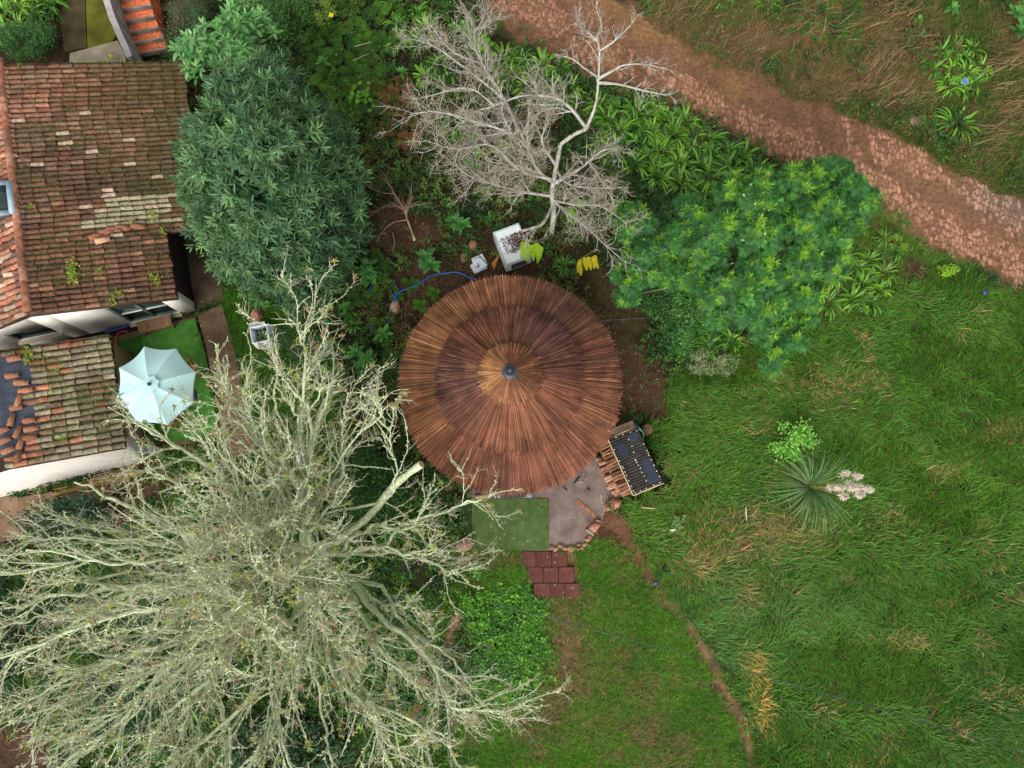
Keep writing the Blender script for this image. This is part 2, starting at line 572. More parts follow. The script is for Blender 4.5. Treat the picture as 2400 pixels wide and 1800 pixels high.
def build_path():
    h = 0.03
    u0, v0 = np.meshgrid(np.arange(0, 1), np.arange(0, 1))
    xs = np.arange(-3.0, 18.0, h); ys = np.arange(3.0, 18.5, h)
    X, Y = np.meshgrid(xs, ys)
    u, v = UV(np.stack([X, Y, X * 0], -1))
    e = (fbm(u / 30, v / 30, 6) - .5) * 34
    lo, up = plo(u), pup(u)
    ins = (v + e < lo) & (v + e > up) & (u > 1040)
    s = (lo - v) / np.maximum(lo - up, 1)
    # jittered stones, laid across the track
    a = R(-27)
    A = (X * math.cos(a) + Y * math.sin(a)); B = (-X * math.sin(a) + Y * math.cos(a))
    A = A + B * 0.35
    ga, gb = 0.125, 0.21
    ia = np.floor(A / ga).astype(int); ib = np.floor(B / gb).astype(int)
    d1 = np.full(X.shape, 9.0); d2 = d1.copy(); idn = np.zeros(X.shape)
    for da in (-1, 0, 1):
        for db in (-1, 0, 1):
            ja, jb = ia + da, ib + db
            ra = _NT[0][ja % 251, jb % 251]; rb = _NT[1][ja % 251, jb % 251]
            px = (ja + .5 + (ra - .5) * .85 + .5 * (jb % 2)) * ga; py = (jb + .5 + (rb - .5) * .8) * gb
            dd = np.hypot((A - px) / ga, (B - py) / gb)
            better = dd < d1
            d2 = np.where(better, d1, np.minimum(d2, dd))
            idn = np.where(better, _NT[2][ja % 251, jb % 251], idn)
            d1 = np.where(better, dd, d1)
    edge = np.clip((d2 - d1) / 0.30, 0, 1)
    pn = fbm(u / 70, v / 70, 0, 3)
    band = np.where(s < .5, 1 - np.abs(s - .3) / .32, (1 - np.abs(s - .82) / .22) * np.clip((u - 1900) / 120, 0, 1) - 1.2 * np.clip((1950 - u) / 120, 0, 1))
    stone = np.clip((band * .55 + pn * 1.5 - .98) * 4 + (idn - .5) * 2.6, 0, 1)
    k = stone * np.clip(edge * 2.0 - .6, 0, 1)
    Z = 0.006 + k * 0.03 + (fbm(X * 5, Y * 5, 1) - .5) * 0.02 * (1 - k) + 0.008
    sc = lin(160, 118, 94) * (0.75 + .5 * idn[..., None]) * (0.8 + .4 * fbm(X * 14, Y * 14, 3)[..., None])
    dirt = lin(118, 86, 65) * (0.7 + .6 * fbm(X * 3, Y * 3, 4)[..., None]) * (0.75 + .5 * fbm(X * 16, Y * 16, 2)[..., None])
    dry = np.clip((s - .45) * 1.6 + (fbm(u / 60, v / 60, 5) - .55) * 3, 0, 1)[..., None] * (u < 1900)[..., None] * .7
    dirt = dirt * (1 - dry) + lin(142, 106, 70) * dry * (0.7 + .6 * fbm(X * 12, Y * 12, 2)[..., None])
    col = dirt * (1 - k[..., None]) + sc * k[..., None]
    grey = np.clip((u - 2220) / 120, 0, 1) * np.clip((s - .5) * 3, 0, 1)
    col = col * (1 - .35 * grey[..., None]) + (col.mean(-1, keepdims=True) * np.array([1.05, 1, .95])) * .35 * grey[..., None]
    ny, nx = X.shape
    idx = -np.ones((ny, nx), int)
    cell = ins[:-1, :-1] & ins[1:, :-1] & ins[:-1, 1:] & ins[1:, 1:]
    use = np.zeros((ny, nx), bool)
    use[:-1, :-1] |= cell; use[1:, :-1] |= cell; use[:-1, 1:] |= cell; use[1:, 1:] |= cell
    idx[use] = np.arange(use.sum())
    r, c = np.where(cell)
    F = np.stack([idx[r, c], idx[r, c + 1], idx[r + 1, c + 1], idx[r + 1, c]], -1)
    V = np.stack([X, Y, Z], -1)[use]
    o = mesh_np('cobbled_path', V, F, M_SOIL, col[use], smooth=True)
    tag(o, kind='structure')


build_ground()
build_path()


def slab(name, poly, z0, z1, col, mat, inset=0.0):
    pts = P([p[0] for p in poly], [p[1] for p in poly], z1)
    g = Geo().prism(pts, z0, z1, col, inset)
    return g.build(name, mat)


tag(slab('concrete_terrace', TERRACE, -.1, .03, lin(128, 112, 104), M_CONC), kind='structure')
tag(slab('concrete_walkway', WALKWAY, -.1, .03, lin(118, 94, 76), M_CONC), kind='structure')
tag(slab('concrete_apron', SLAB_EAST, -.1, .022, lin(90, 74, 60), M_CONC), kind='structure')
tag(slab('patio_slab', PATIO, -.1, .015, lin(110, 92, 76), M_CONC), kind='structure')
tag(slab('paved_yard', YARD, -.1, .02, lin(130, 104, 82), M_CONC), kind='structure')

# ------------------------------------------------------------------ tiled house (top left)
HA = R(13)
EX = np.array([math.cos(HA), math.sin(HA), 0]); EY = np.array([-math.sin(HA), math.cos(HA), 0]); EZ = np.array([0, 0, 1.0])


def tiles(g, org, zf, s0f, s1f, w0, w1, pitch, tlen, colf, jit=1.0, flip=1.0):
    """rows of half-round clay tiles; s runs down the slope, w along the ridge, zf(s, w) = roof height"""
    nrow = int((w1 - w0) / pitch)
    seg = 5
    th = np.linspace(R(12), R(168), seg + 1)
    for i in range(nrow):
        w = w0 + (i + .5) * pitch
        s0, s1 = s0f(w), s1f(w)
        n = int(math.ceil((s1 - s0) / tlen))
        off = rng.normal(0, .014)
        for j in range(n):
            b = s1 - j * tlen + off * (j > 0) + rng.normal(0, .012) * jit
            a = max(b - tlen - .05, s0 - .05)
            if b - a < .08: continue
            c = colf((a + b) / 2, w)
            if c is None: continue
            dw0, dw1 = rng.normal(0, .007, 2) * jit
            lift = rng.normal(0, .005) * jit
            for pan in (0, 1):
                wc = w + (pitch / 2 if pan else 0)
                rows = []
                for (s, rr, dz, dw) in ((a, .054, .0, dw0), (b, .063, .026, dw1)):
                    rad = rr * pitch / .145
                    if pan:
                        wv = wc + np.cos(th) * rad * .8 + dw; zv = .035 - np.sin(th) * .045 + dz * .5
                    else:
                        wv = wc + np.cos(th) * rad + dw; zv = np.sin(th) * .062 + dz + lift + .012
                    p = org + EX * (s * flip) + EY * wv[:, None]
                    p[:, 2] = zf(s, w) + zv
                    rows.append(p)
                V = np.concatenate(rows)
                F = [[k, k + 1, seg + 2 + k, seg + 1 + k] for k in range(seg)]
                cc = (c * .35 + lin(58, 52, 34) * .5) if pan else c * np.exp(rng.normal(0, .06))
                g.add(V, F, cc)
                if not pan:      # thickness of the lower lip
                    lip = rows[1].copy(); lip[:, 2] -= .022
                    g.add(np.concatenate([rows[1], lip]), [[k, seg + 1 + k, seg + 2 + k, k + 1] for k in range(seg)], cc * .6)


T_TERRA = [lin(150, 102, 80), lin(146, 94, 74), lin(162, 118, 94), lin(122, 86, 70), lin(132, 106, 90), lin(160, 136, 114), lin(106, 84, 70)]
T_MOSS = lin(78, 70, 46); T_PALE = lin(156, 146, 120); T_DARK = lin(74, 58, 50)


def col_main(s, w):
    k = (noise(s * 1.1 + 11, w * 1.6, 1) * 7 + rng.normal(0, 1.1)) % 7
    c = T_TERRA[int(k)] * .45 + T_TERRA[1] * .55
    c = c * np.exp(rng.normal(0, .16)) * (.72 + .5 * noise(s * .9 + 3, w * .9 + 8, 6)) * (1.0 + .25 * np.clip((w - 4.2) / 2.5, 0, 1) * np.clip((-s - 1) / 2, 0, 1))
    d = fbm(s * .7, w * .7, 2)
    m = np.clip((fbm(s * .55 + 7, w * .55, 5, 3) - .38) * 3.2, 0, .9) * rng.random() ** .6
    c = c * [.80, .84, .86]
    m2 = np.clip((s + 2.2) * .24, 0, .55) * (w > 2.6) + .12
    c = c * (1 - m) + T_DARK * m
    c = c * (1 - m2) + T_MOSS * m2
    lo = 1.0 if w > 1.9 else 0
    if 2.15 < w < 3.0 and -2.2 + (w - 2.15) * 1.2 < s < .3 and rng.random() < .93:
        c = T_PALE * np.exp(rng.normal(0, .09))
    if rng.random() < .008 + .08 * (noise(s * .8, w * .8 + 20, 3) > .62): c = lin(190, 166, 144) * .85
    return c


E0 = P(415, 700, 1.8)
SLOPE = 1.0 / 3.45
RIDGE_S, HW = -3.30, 7.15
house = thing('tiled_house', E0 + EX * -1.5 + EY * 3 - [0, 0, 1.8], 'old house with a mossy clay tile roof and white gable wall', 'house')
zmain = lambda s, w: 1.8 - s * SLOPE
g = Geo()
tiles(g, E0, zmain, lambda w: RIDGE_S, lambda w: 1.07 + .04 * math.sin(w * 3) if w > 1.9 else .02, 0.0, HW, .145, .30, col_main)
zleft = lambda s, w: 2.757 - (s - 0) * .34
EL = E0 + EX * RIDGE_S


def col_left(s, w):
    c = T_TERRA[int(rng.integers(0, 7))] * 1.1 * np.exp(rng.normal(0, .25))
    return c


tiles(g, EL, zleft, lambda w: 0.0, lambda w: 1.8, 0.0, HW, .165, .30, col_left, 2.6, -1.0)
# roof deck under the tiles
for (sa, sb, wa, wb) in ((RIDGE_S, 0, 0, 1.9), (RIDGE_S, 1.02, 1.9, HW)):
    q = [(sa, wa), (sb, wa), (sb, wb), (sa, wb)]
    top = np.array([E0 * [1, 1, 0] + EX * s + EY * w + EZ * (zmain(s, w) - .012) for s, w in q])
    bot = top - [0, 0, .09]
    V = np.vstack([top, bot])
    g.add(V, [[0, 1, 2, 3], [7, 6, 5, 4], [0, 4, 5, 1], [1, 5, 6, 2], [2, 6, 7, 3], [3, 7, 4, 0]], lin(70, 54, 42))
q = np.array([EL * [1, 1, 0] - EX * s + EY * w + EZ * (zleft(s, w) - .012) for s, w in ((0, 0), (0, HW), (1.8, HW), (1.8, 0))])
g.add(np.vstack([q, q - [0, 0, .09]]), [[0, 1, 2, 3], [7, 6, 5, 4], [0, 4, 5, 1], [1, 5, 6, 2], [2, 6, 7, 3], [3, 7, 4, 0]], lin(70, 54, 42))
roof = g.build('roof', M_TILE, house)
# ridge tiles
g = Geo()
for k in range(18):
    w = .08 + k * .40
    a = EL + EY * w; b = EL + EY * (w + .43)
    a[2] = 2.76; b[2] = 2.78
    th = np.linspace(0, math.pi, 8)
    rows = []
    for p, rr in ((a, .125), (b, .105)):
        rows.append(p + EX * (np.cos(th) * rr)[:, None] + EZ * (np.sin(th) * rr * .85 - .005)[:, None])
    c = T_TERRA[k % 4] * np.exp(rng.normal(0, .12))
    g.add(np.concatenate(rows), [[i, i + 8, i + 9, i + 1] for i in range(7)], c)
    cap = np.vstack([rows[0], a])
    g.add(cap, [[i, i + 1, 8] for i in range(7)], c * .6)
g.build('ridge_tiles', M_TILE, roof)
# stepped lip of tiles above the lower part of the roof, where the upper roof ends
# skylight with lead flashing beside the ridge
g = Geo()
sk_s, sk_w = RIDGE_S - .38, 2.93
rotH = np.array([EX * math.cos(math.atan(SLOPE)) - EZ * math.sin(math.atan(SLOPE)), EY, EX * math.sin(math.atan(SLOPE)) + EZ * math.cos(math.atan(SLOPE))]).T
sc_ = E0 * [1, 1, 0] + EX * (sk_s) + EY * (sk_w + .3) + EZ * 2.92
for (ds, dw, ls, lw) in ((.33, 0, .14, .92), (-.33, 0, .14, .92), (0, .42, .52, .12), (0, -.42, .52, .12)):
    g.box(sc_ + rotH @ np.array([ds, dw, 0]), (ls, lw, .12), rot=rotH, col=lin(150, 172, 186))
skl = g.build('skylight', M_METAL, roof)
g = Geo(); g.box(sc_ + rotH @ np.array([0, 0, -.02]), (.52, .72, .06), rot=rotH, col=lin(60, 60, 52))
g.build('pane', M_GLASS, skl)


# walls: south gable (white), east side (coloured near-black), north gable
def wall_prism(g, a, b, h0a, h1a, h0b, h1b, th, nrm_dir, col):
    """upright slab between plan points a and b, thickness towards -nrm_dir"""
    a = np.asarray(a); b = np.asarray(b); d = nrm_dir * th
    V = np.array([[*a[:2], h0a], [*b[:2], h0b], [*b[:2], h1b], [*a[:2], h1a]])
    V2 = V - d
    V = np.vstack([V, V2])
    g.add(V, [[0, 1, 2, 3], [7, 6, 5, 4], [0, 4, 5, 1], [1, 5, 6, 2], [2, 6, 7, 3], [3, 7, 4, 0]], col)


HP = lambda s, w: (E0 + EX * s + EY * w) * [1, 1, 0]
g = Geo()
zr = lambda s: 1.8 - s * SLOPE - .1
WIN = [(-2.07, -.66, .14, 1.55), (-4.95, -3.82, .62, 1.22)]
white = lin(242, 237, 226)
# gable built round its two openings
w0 = .25
cuts = [-.25, -.66, -2.07, -3.30, -3.82, -4.95, -6.6]
zroof = lambda s: zr(s) if s > RIDGE_S else zr(RIDGE_S) + (s - RIDGE_S) * .34
for sb, sa in zip(cuts[:-1], cuts[1:]):
    op = [o for o in WIN if abs(o[0] - sa) < .01 and abs(o[1] - sb) < .01]
    if op:
        z0, z1 = op[0][2:]
        wall_prism(g, HP(sa, w0), HP(sb, w0), 0, z0, 0, z0, .25, -EY, white)
        wall_prism(g, HP(sa, w0), HP(sb, w0), z1, zroof(sa), z1, zroof(sb), .25, -EY, white)
    else:
        wall_prism(g, HP(sa, w0), HP(sb, w0), 0, zroof(sa), 0, zroof(sb), .25, -EY, white)
g.build('white_wall', M_PLASTER, house)
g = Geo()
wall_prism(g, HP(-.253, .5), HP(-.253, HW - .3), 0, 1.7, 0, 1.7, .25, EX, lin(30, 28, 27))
g.build('dark_side_wall', M_PLASTER, house)
g = Geo()
wall_prism(g, HP(-6.6, HW - .3), HP(-.25, HW - .3), 0, 1.75, 0, 1.75, .25, EY, white)
g.build('back_wall', M_PLASTER, house)
rot0 = np.array([EX, EY, EZ]).T


def window(name, s0, s1, z0, z1, mull, fcol, sillcol):
    g = Geo()
    wf = w0 + .07
    L = s1 - s0
    for (cs, cz, ls, lz) in [((s0 + s1) / 2, z0 + .03, L, .06), ((s0 + s1) / 2, z1 - .03, L, .06), (s0 + .03, (z0 + z1) / 2, .06, z1 - z0 - .12), (s1 - .03, (z0 + z1) / 2, .06, z1 - z0 - .12)] + [(m, (z0 + z1) / 2, .07, z1 - z0 - .12) for m in mull]:
        g.box(HP(cs, wf) + EZ * cz, (ls, .07, lz), rot=rot0, col=fcol)
    if len(mull):
        g.box(HP((s0 + s1) / 2, wf + .004) + EZ * (z0 + .62), (L - .14, .04, .04), rot=rot0, col=lin(215, 222, 220))
    f = g.build(name, M_METAL, house)
    g = Geo()
    g.box(HP((s0 + s1) / 2, wf + .03) + EZ * ((z0 + z1) / 2), (L - .1, .012, z1 - z0 - .1), rot=rot0, col=lin(40, 52, 44))
    g.build('pane', M_GLASS, f)
    g = Geo()
    g.box(HP((s0 + s1) / 2, w0 - .03) + EZ * (z0 - .03), (L + .1, .16, .05), rot=rot0, col=sillcol)
    g.build('sill', M_PLASTER, f)


window('sliding_window', *WIN[0], [-1.36], lin(84, 106, 92), lin(190, 168, 142))
window('small_window', *WIN[1], [], lin(70, 74, 80), lin(206, 186, 160))

# ------------------------------------------------------------------ annex with its own roof
E1 = P(295, 1050, 1.5)
AS = .245
zan = lambda s, w: 1.5 - s * AS
annex = thing('tiled_annex', E1 + EX * -1.3 + EY * 1.5 - [0, 0, 1.5], 'low annex whose mossy tile roof is half stripped to black sheeting', 'outbuilding')


def col_an(s, w):
    e = -1.98 + .28 * (noise(w * 2.3, 3.3, 1) - .5) * 2 - .18 * (w < .35) * 2.0
    if s < e and .45 < w < 2.75: return None
    if s < -2.2 and .3 < w < 2.85: return None
    c = [lin(140, 132, 106), lin(130, 120, 96), lin(122, 104, 82), lin(148, 136, 112)][int(rng.integers(0, 4))] * np.exp(rng.normal(0, .16))
    if rng.random() < (.07 if s > e + .35 else .5): c = lin(160, 108, 82) * np.exp(rng.normal(0, .2))
    m = np.clip((fbm(s * .9 + 3, w * .9, 4) - .45) * 2.5, 0, .6)
    return c * (1 - m) + T_MOSS * m


g = Geo()
tiles(g, E1, zan, lambda w: -2.6, lambda w: .02, 0.0, 3.12, .17, .31, col_an, 1.5)
EL1 = E1 + EX * -2.65
zal = lambda s, w: 2.15 - s * .3
tiles(g, EL1, zal, lambda w: .35 + .2 * noise(w * 3, 1, 2), lambda w: 1.4, 0.0, 1.2, .17, .31, lambda s, w: lin(160, 112, 86) * np.exp(rng.normal(0, .25)), 2.5, -1.0)
for pts in ([(-2.65, 0), (-.02, 0), (-.02, 3.12), (-2.65, 3.12)],):
    top = np.array([E1 * [1, 1, 0] + EX * s + EY * w + EZ * (zan(s, w) - .015) for s, w in pts])
    g.add(np.vstack([top, top - [0, 0, .09]]), [[0, 1, 2, 3], [7, 6, 5, 4], [0, 4, 5, 1], [1, 5, 6, 2], [2, 6, 7, 3], [3, 7, 4, 0]], lin(66, 54, 42))
top = np.array([EL1 * [1, 1, 0] - EX * s + EY * w + EZ * (zal(s, w) - .015) for s, w in ((0, 0), (0, 3.12), (1.5, 3.12), (1.5, 0))])
g.add(np.vstack([top, top - [0, 0, .09]]), [[0, 1, 2, 3], [7, 6, 5, 4], [0, 4, 5, 1], [1, 5, 6, 2], [2, 6, 7, 3], [3, 7, 4, 0]], lin(66, 54, 42))
g.build('roof', M_TILE, annex)
AP = lambda s, w: (E1 + EX * s + EY * w) * [1, 1, 0]
# battered white gable wall: foot line as seen on the ground
b0 = P(0, 1166, 0); b1 = P(338, 1082, 0)
g = Geo()
t0 = AP(-4.0, .02) + EZ * 1.75; t1 = AP(-.02, .02) + EZ * 1.42; tm = AP(-2.65, .02) + EZ * 2.06
dirb = nrm(b1 - b0)
b0 = b1 - dirb * 4.1; bm = b1 - dirb * 2.65
front = np.array([b0, bm, b1, t1, tm, t0])
back = front + EY * .28
back[:3] = front[:3] + EY * .75
V = np.vstack([front, back])
g.add(V, [[0, 1, 4, 5], [1, 2, 3, 4], [7, 6, 11, 10], [8, 7, 10, 9], [5, 4, 10, 11], [4, 3, 9, 10], [2, 8, 9, 3]], lin(216, 208, 198))
gw = g.build('gable_wall', M_PLASTER, annex)
g = Geo()
wall_prism(g, AP(-.18, .3), AP(-.18, 3.0), 0, 1.4, 0, 1.4, .2, EX, lin(150, 128, 104))
g.build('side_wall', M_PLASTER, annex)
# low grey wall running on past the annex corner
g = Geo()
p0 = AP(.02, -.05); p1 = P(362, 1062, .55)
V0 = np.array([p0, p1 * [1, 1, 0]])
g.prism([p0, p1, p1 + EY * .2, p0 + EY * .2], 0, [1.1, .5, .5, 1.1], lin(176, 176, 180))
tag(g.build('garden_wall', M_PLASTER, origin=p0), 'short grey sloping garden wall at the corner of the annex', 'wall')
# dark gutter pipe at the annex corner
g = Geo()
g.tube([P(344, 1032, .9), P(346, 1042, 1.0), P(349, 1066, .62)], .035, 8, lin(60, 66, 74))
tag(g.build('drain_pipe', M_METAL, origin=P(346, 1045, 0)), 'dark drain pipe beside the annex corner', 'pipe')

# black plastic sheet over the stripped part of the annex roof
nx, ny = 26, 60
S_, W_ = np.meshgrid(np.linspace(-3.35, -1.78, nx), np.linspace(.32, 2.98, ny))
zz = np.where(S_ > -2.65, 1.5 - S_ * AS, 2.15 - (-2.65 - S_) * .3) + .028
zz += .05 * (fbm(S_ * 2.2, W_ * 5.5, 2) - .4) + .03 * (fbm(S_ * 7, W_ * 9, 4) - .5) + .045 * np.exp(-((S_ + 2.62) / .1) ** 2)
V = (E1 * [1, 1, 0] + EX * S_[..., None] + EY * W_[..., None]); V[..., 2] = zz
i = (np.arange(ny - 1)[:, None] * nx + np.arange(nx - 1)[None]).ravel()
o = mesh_np('roof_sheeting', V.reshape(-1, 3), np.stack([i, i + 1, i + 1 + nx, i + nx], -1), M_TARP, np.tile(lin(62, 70, 82), (nx * ny, 1)), smooth=True)
tag(o, 'black plastic sheeting laid over the stripped annex roof', 'tarpaulin')

# loose tiles lying on the sheeting and on the main roof


def loose_tile(name, c, rz, ln, col, label, group=None, tilt=0.0):
    g = Geo()
    th = np.linspace(0, math.pi, 8); rows = []
    for x, rr in ((-ln / 2, .085), (ln / 2, .065)):
        for sc in (1.0, .82):
            rows.append(np.c_[np.full(8, x), np.cos(th) * rr * sc, np.sin(th) * rr * sc])
    A, A2, B, B2 = rows
    V = np.concatenate(rows)
    F = [[k, k + 1, 17 + k, 16 + k] for k in range(7)] + [[8 + k + 1, 8 + k, 24 + k, 25 + k] for k in range(7)] + \
        [[k + 1, k, 8 + k, 9 + k] for k in range(7)] + [[16 + k, 17 + k, 25 + k, 24 + k] for k in range(7)]
    g.add(V, F, col)
    o = g.build(name, M_TILE, origin=(0, 0, 0))
    o.location = tuple(c); o.rotation_euler = (0, tilt, rz)
    tag(o, label, 'roof tile', group)
    return o


protoT = None
for (u, v, rz, L_, cc) in [(52, 897, 0, .36, 1), (44, 938, 85, .34, 1.1), (40, 955, 10, .3, .9), (27, 985, 85, .32, 1), (42, 1012, 75, .34, .9), (48, 1040, 80, .3, 1),
                           (43, 1070, 85, .32, 1), (8, 1008, 25, .3, 1.1), (12, 1032, 25, .3, 1), (20, 1055, 25, .3, 1.1), (75, 1005, 12, .34, 1.2), (72, 1025, 12, .34, .95),
                           (30, 880, 10, .32, 1.1), (70, 985, 10, .3, 1.1), (35, 840, 14, .32, 1.2), (62, 915, 14, .34, 1.15)]:
    z = 2.12
    for _ in range(3):
        d = P(u, v, z) - E1; s = d @ EX
        z = (1.5 - s * AS if s > -2.65 else 2.15 - (-2.65 - s) * .3) + .075
    loose_tile('loose_roof_tile', P(u, v, z), R(rz), L_, lin(152, 106, 82) * cc * np.exp(rng.normal(0, .15)), 'loose half-round clay tile lying on the black annex sheeting', 'loose tiles on the annex sheeting', .1)
z = 2.2
for _ in range(4): z = zmain((P(241, 563, z) - E0) @ EX, 0) + .1
loose_tile('loose_roof_tile', P(241, 563, z), R(22), .36, lin(206, 164, 130), 'pale loose clay tile lying askew in the middle of the house roof', None, .25)
k = 0
for (u, v, rz) in [(225, 553, 35), (250, 543, 20), (268, 538, 8), (325, 531, 2), (290, 534, 4)]:
    z = 2.2
    for _ in range(4): z = zmain((P(u, v, z) - E0) @ EX, 0) + .09
    loose_tile('loose_roof_tile', P(u, v, z), R(rz), .36, lin(150, 100, 80), 'brown slipped clay tile in the crooked row across the house roof', 'slipped tiles on the house roof', .25)


# moss and small weeds in the tile valleys
def roof_weeds():
    V_, F_, C_, n = [], [], [], 0
    N = 16000
    s = rng.uniform(RIDGE_S + .1, 1.0, N); w = rng.uniform(.05, HW - .05, N)
    keep = (s < np.where(w > 1.9, 1.0, -.05)) & (fbm(s * 1.3, w * 1.3, 3) + .05 * (s + 1.5) > .42)
    s, w = s[keep], w[keep]
    w = np.floor(w / .145) * .145 + .145 + rng.normal(0, .012, len(w))
    p = E0 * [1, 1, 0] + EX * s[:, None] + EY * w[:, None]; p[:, 2] = zmain(s, w) + .03
    s2 = rng.uniform(-1.8, 0, 3200); w2 = rng.uniform(.05, 3.0, 3200); k2 = fbm(s2 * 1.7, w2 * 1.7, 6) > .46
    s2, w2 = s2[k2], np.floor(w2[k2] / .17) * .17 + .17
    q = E1 * [1, 1, 0] + EX * s2[:, None] + EY * w2[:, None]; q[:, 2] = zan(s2, w2) + .03
    p = np.vstack([p, q])
    p = np.repeat(p, 3, 0) + rng.normal(0, .02, (len(p) * 3, 3)) * [1, .6, .3]
    n = len(p)
    a = rng.uniform(0, 2 * np.pi, n)
    D = np.c_[np.cos(a), np.sin(a), rng.uniform(.3, 1.2, n)]
    c = jitcol(lin(100, 120, 38), n, .35, .1)
    c[rng.random(n) < .35] = lin(74, 72, 44)
    V, F, C = strips(p, D, [0.02, 0.01, 1], rng.uniform(.03, .075, n), rng.uniform(.015, .03, n), .8, 2, PR_GRASS[2], c * .7, c)
    g = Geo(); g.add(V, F, C)
    # bigger weed tufts
    for (u, v, r_, kk) in [(163, 640, .26, 170), (73, 487, .07, 30), (235, 636, .1, 40), (368, 660, .1, 40), (275, 690, .1, 40), (262, 706, .12, 40), (350, 650, .08, 30),
                           (358, 510, .14, 60), (380, 545, .1, 40), (62, 830, .13, 60), (62, 848, .06, 20), (132, 870, .06, 24), (148, 1028, .08, 40), (120, 920, .06, 20), (262, 135, .05, 18), (310, 520, .08, 30)]:
        z = 2.1
        for _ in range(4):
            if v > 800: z = zan((P(u, v, z) - E1) @ EX, 0) + .04
            else: z = zmain((P(u, v, z) - E0) @ EX, 0) + .04
        c0 = P(u, v, z)
        pp = c0 + np.c_[rng.normal(0, r_ * .5, (kk, 2)), np.zeros(kk)]
        a = rng.uniform(0, 2 * np.pi, kk)
        D = np.c_[np.cos(a), np.sin(a), rng.uniform(.4, 1.5, kk)]
        cc = jitcol(lin(150, 176, 44), kk, .25, .1) * .75
        V, F, C = strips(pp, D, [0.02, 0.01, 1], rng.uniform(.06, .14, kk), .035, .9, 3, PR_OVATE[3], cc * .8, cc, .3)
        g.add(V, F, C)
    tag(g.build('roof_weeds', M_LEAF), 'moss and small weeds growing between the roof tiles', 'weeds', kind='stuff')


roof_weeds()

# ------------------------------------------------------------------ outdoor stair of terracotta treads
st = thing('terracotta_stair', P(320, 80, 0), 'outdoor stair with orange terracotta treads beside the house roof', 'stair')
fronts = [((306, 129), (392, 113)), ((296, 104), (383, 88)), ((285, 80), (372, 64)), ((274, 54), (362, 38)), ((266, 27), (354, 11)), ((256, 1), (345, -15)), ((248, -26), (336, -42)), ((240, -52), (328, -68))]
for k in range(7):
    z = .22 + .16 * k
    a0, a1 = P(*fronts[k][0], z), P(*fronts[k][1], z)
    b0_, b1_ = P(*fronts[k + 1][0], z), P(*fronts[k + 1][1], z)
    back = (b1_ - b0_) * .0
    g = Geo()
    d = nrm((b0_ - a0) * [1, 1, 0])
    g.prism([a0 + d * .05, a1 + d * .05, b1_, b0_], 0, z - .002, lin(222, 118, 78) * np.exp(rng.normal(0, .08)))
    t = g.build('tread', M_TILE, st)
    g = Geo()
    g.prism([a0 - d * .02, a1 - d * .02, a1 + d * .048, a0 + d * .048], z - .16, z + .004, lin(150, 134, 122))
    g.build('nosing', M_CONC, t)
pl = [(303, 133, .9), (281, 84, 1.15), (262, 40, 1.4), (249, 0, 1.6), (240, -40, 1.7)]
g = Geo()
pts = np.array([P(*p) for p in pl])
for a, b in zip(pts[:-1], pts[1:]):
    d = nrm((b - a) * [1, 1, 0]); nn = np.array([-d[1], d[0], 0])
    g.prism([a + nn * .09, b + nn * .09, b - nn * .09, a - nn * .09], 0, [a[2], b[2], b[2], a[2]], lin(150, 146, 144))
g.build('parapet', M_CONC, st)
o = slab('mossy_slab', [(198, -80), (245, -80), (248, 0), (272, 80), (262, 100), (205, 112)], -.1, .06, lin(92, 94, 30), M_CONC); tag(o, kind='structure')
o = slab('brown_slab', [(150, -80), (196, -80), (203, 112), (150, 118), (140, 40)], -.1, .03, lin(74, 66, 42), M_CONC); tag(o, kind='structure')
o = slab('pale_slab', [(164, 125), (225, 108), (275, 95), (292, 128), (300, 170), (160, 175)], -.1, .09, lin(150, 140, 120), M_CONC); tag(o, kind='structure')

# ------------------------------------------------------------------ patio: artificial turf, parasol, chairs, bench, hoses
def flat_mat(name, poly, z0, z1, col, label):
    pts = P([p[0] for p in poly], [p[1] for p in poly], z1)
    g = Geo().prism(pts, z0, z1, col, .008)
    o = g.build(name, M_TURF, origin=pts.mean(0) * [1, 1, 0])
    return tag(o, label, 'artificial grass')


flat_mat('turf_mat', [(330, 790), (456, 745), (482, 832), (512, 1008), (498, 1028), (380, 1035)], .02, .042, lin(84, 142, 58), 'bright green artificial grass mat under the parasol')
flat_mat('turf_mat', [(276, 800), (332, 784), (384, 1034), (322, 1038), (300, 930)], .017, .03, lin(58, 112, 40), 'darker green artificial grass strip along the annex wall')

PC = P(357, 902, 2.1)
par = thing('parasol', PC * [1, 1, 0], 'large pale turquoise parasol standing on the artificial grass', 'parasol')
rim_px = [(338, 812), (412, 817), (458, 872), (452, 944), (392, 996), (320, 992), (270, 938), (279, 862)]
rim = np.array([P(u, v, 2.05) for u, v in rim_px])
apex = P(352, 901, 2.52)
ring_r = .16
g = Geo()
NS = 8
cl = lin(200, 238, 236)
for i in range(8):
    a, b = rim[i], rim[(i + 1) % 8]
    for k in range(NS):
        for j in range(6):
            def pt(tr, ts):
                e = a * (1 - ts) + b * ts
                e = e + (apex * [1, 1, 0] + EZ * 2.05 - e) * (.20 * ts * (1 - ts))
                q = apex * (1 - tr) + e * tr
                q = q + EZ * (.07 * math.sin(math.pi * tr)) - EZ * (.16 * ts * (1 - ts) * tr)
                return q
            t0_, t1_ = .09 + .91 * k / NS, .09 + .91 * (k + 1) / NS
            V = np.array([pt(t0_, j / 6), pt(t1_, j / 6), pt(t1_, (j + 1) / 6), pt(t0_, (j + 1) / 6)])
            g.add(V, [[0, 3, 2, 1]], cl * (1.0 - .05 * (i % 2)))
            if k == NS - 1:
                e = V[[1, 2]]; g.add(np.vstack([e, e - [0, 0, .06]]), [[0, 1, 3, 2]], cl)
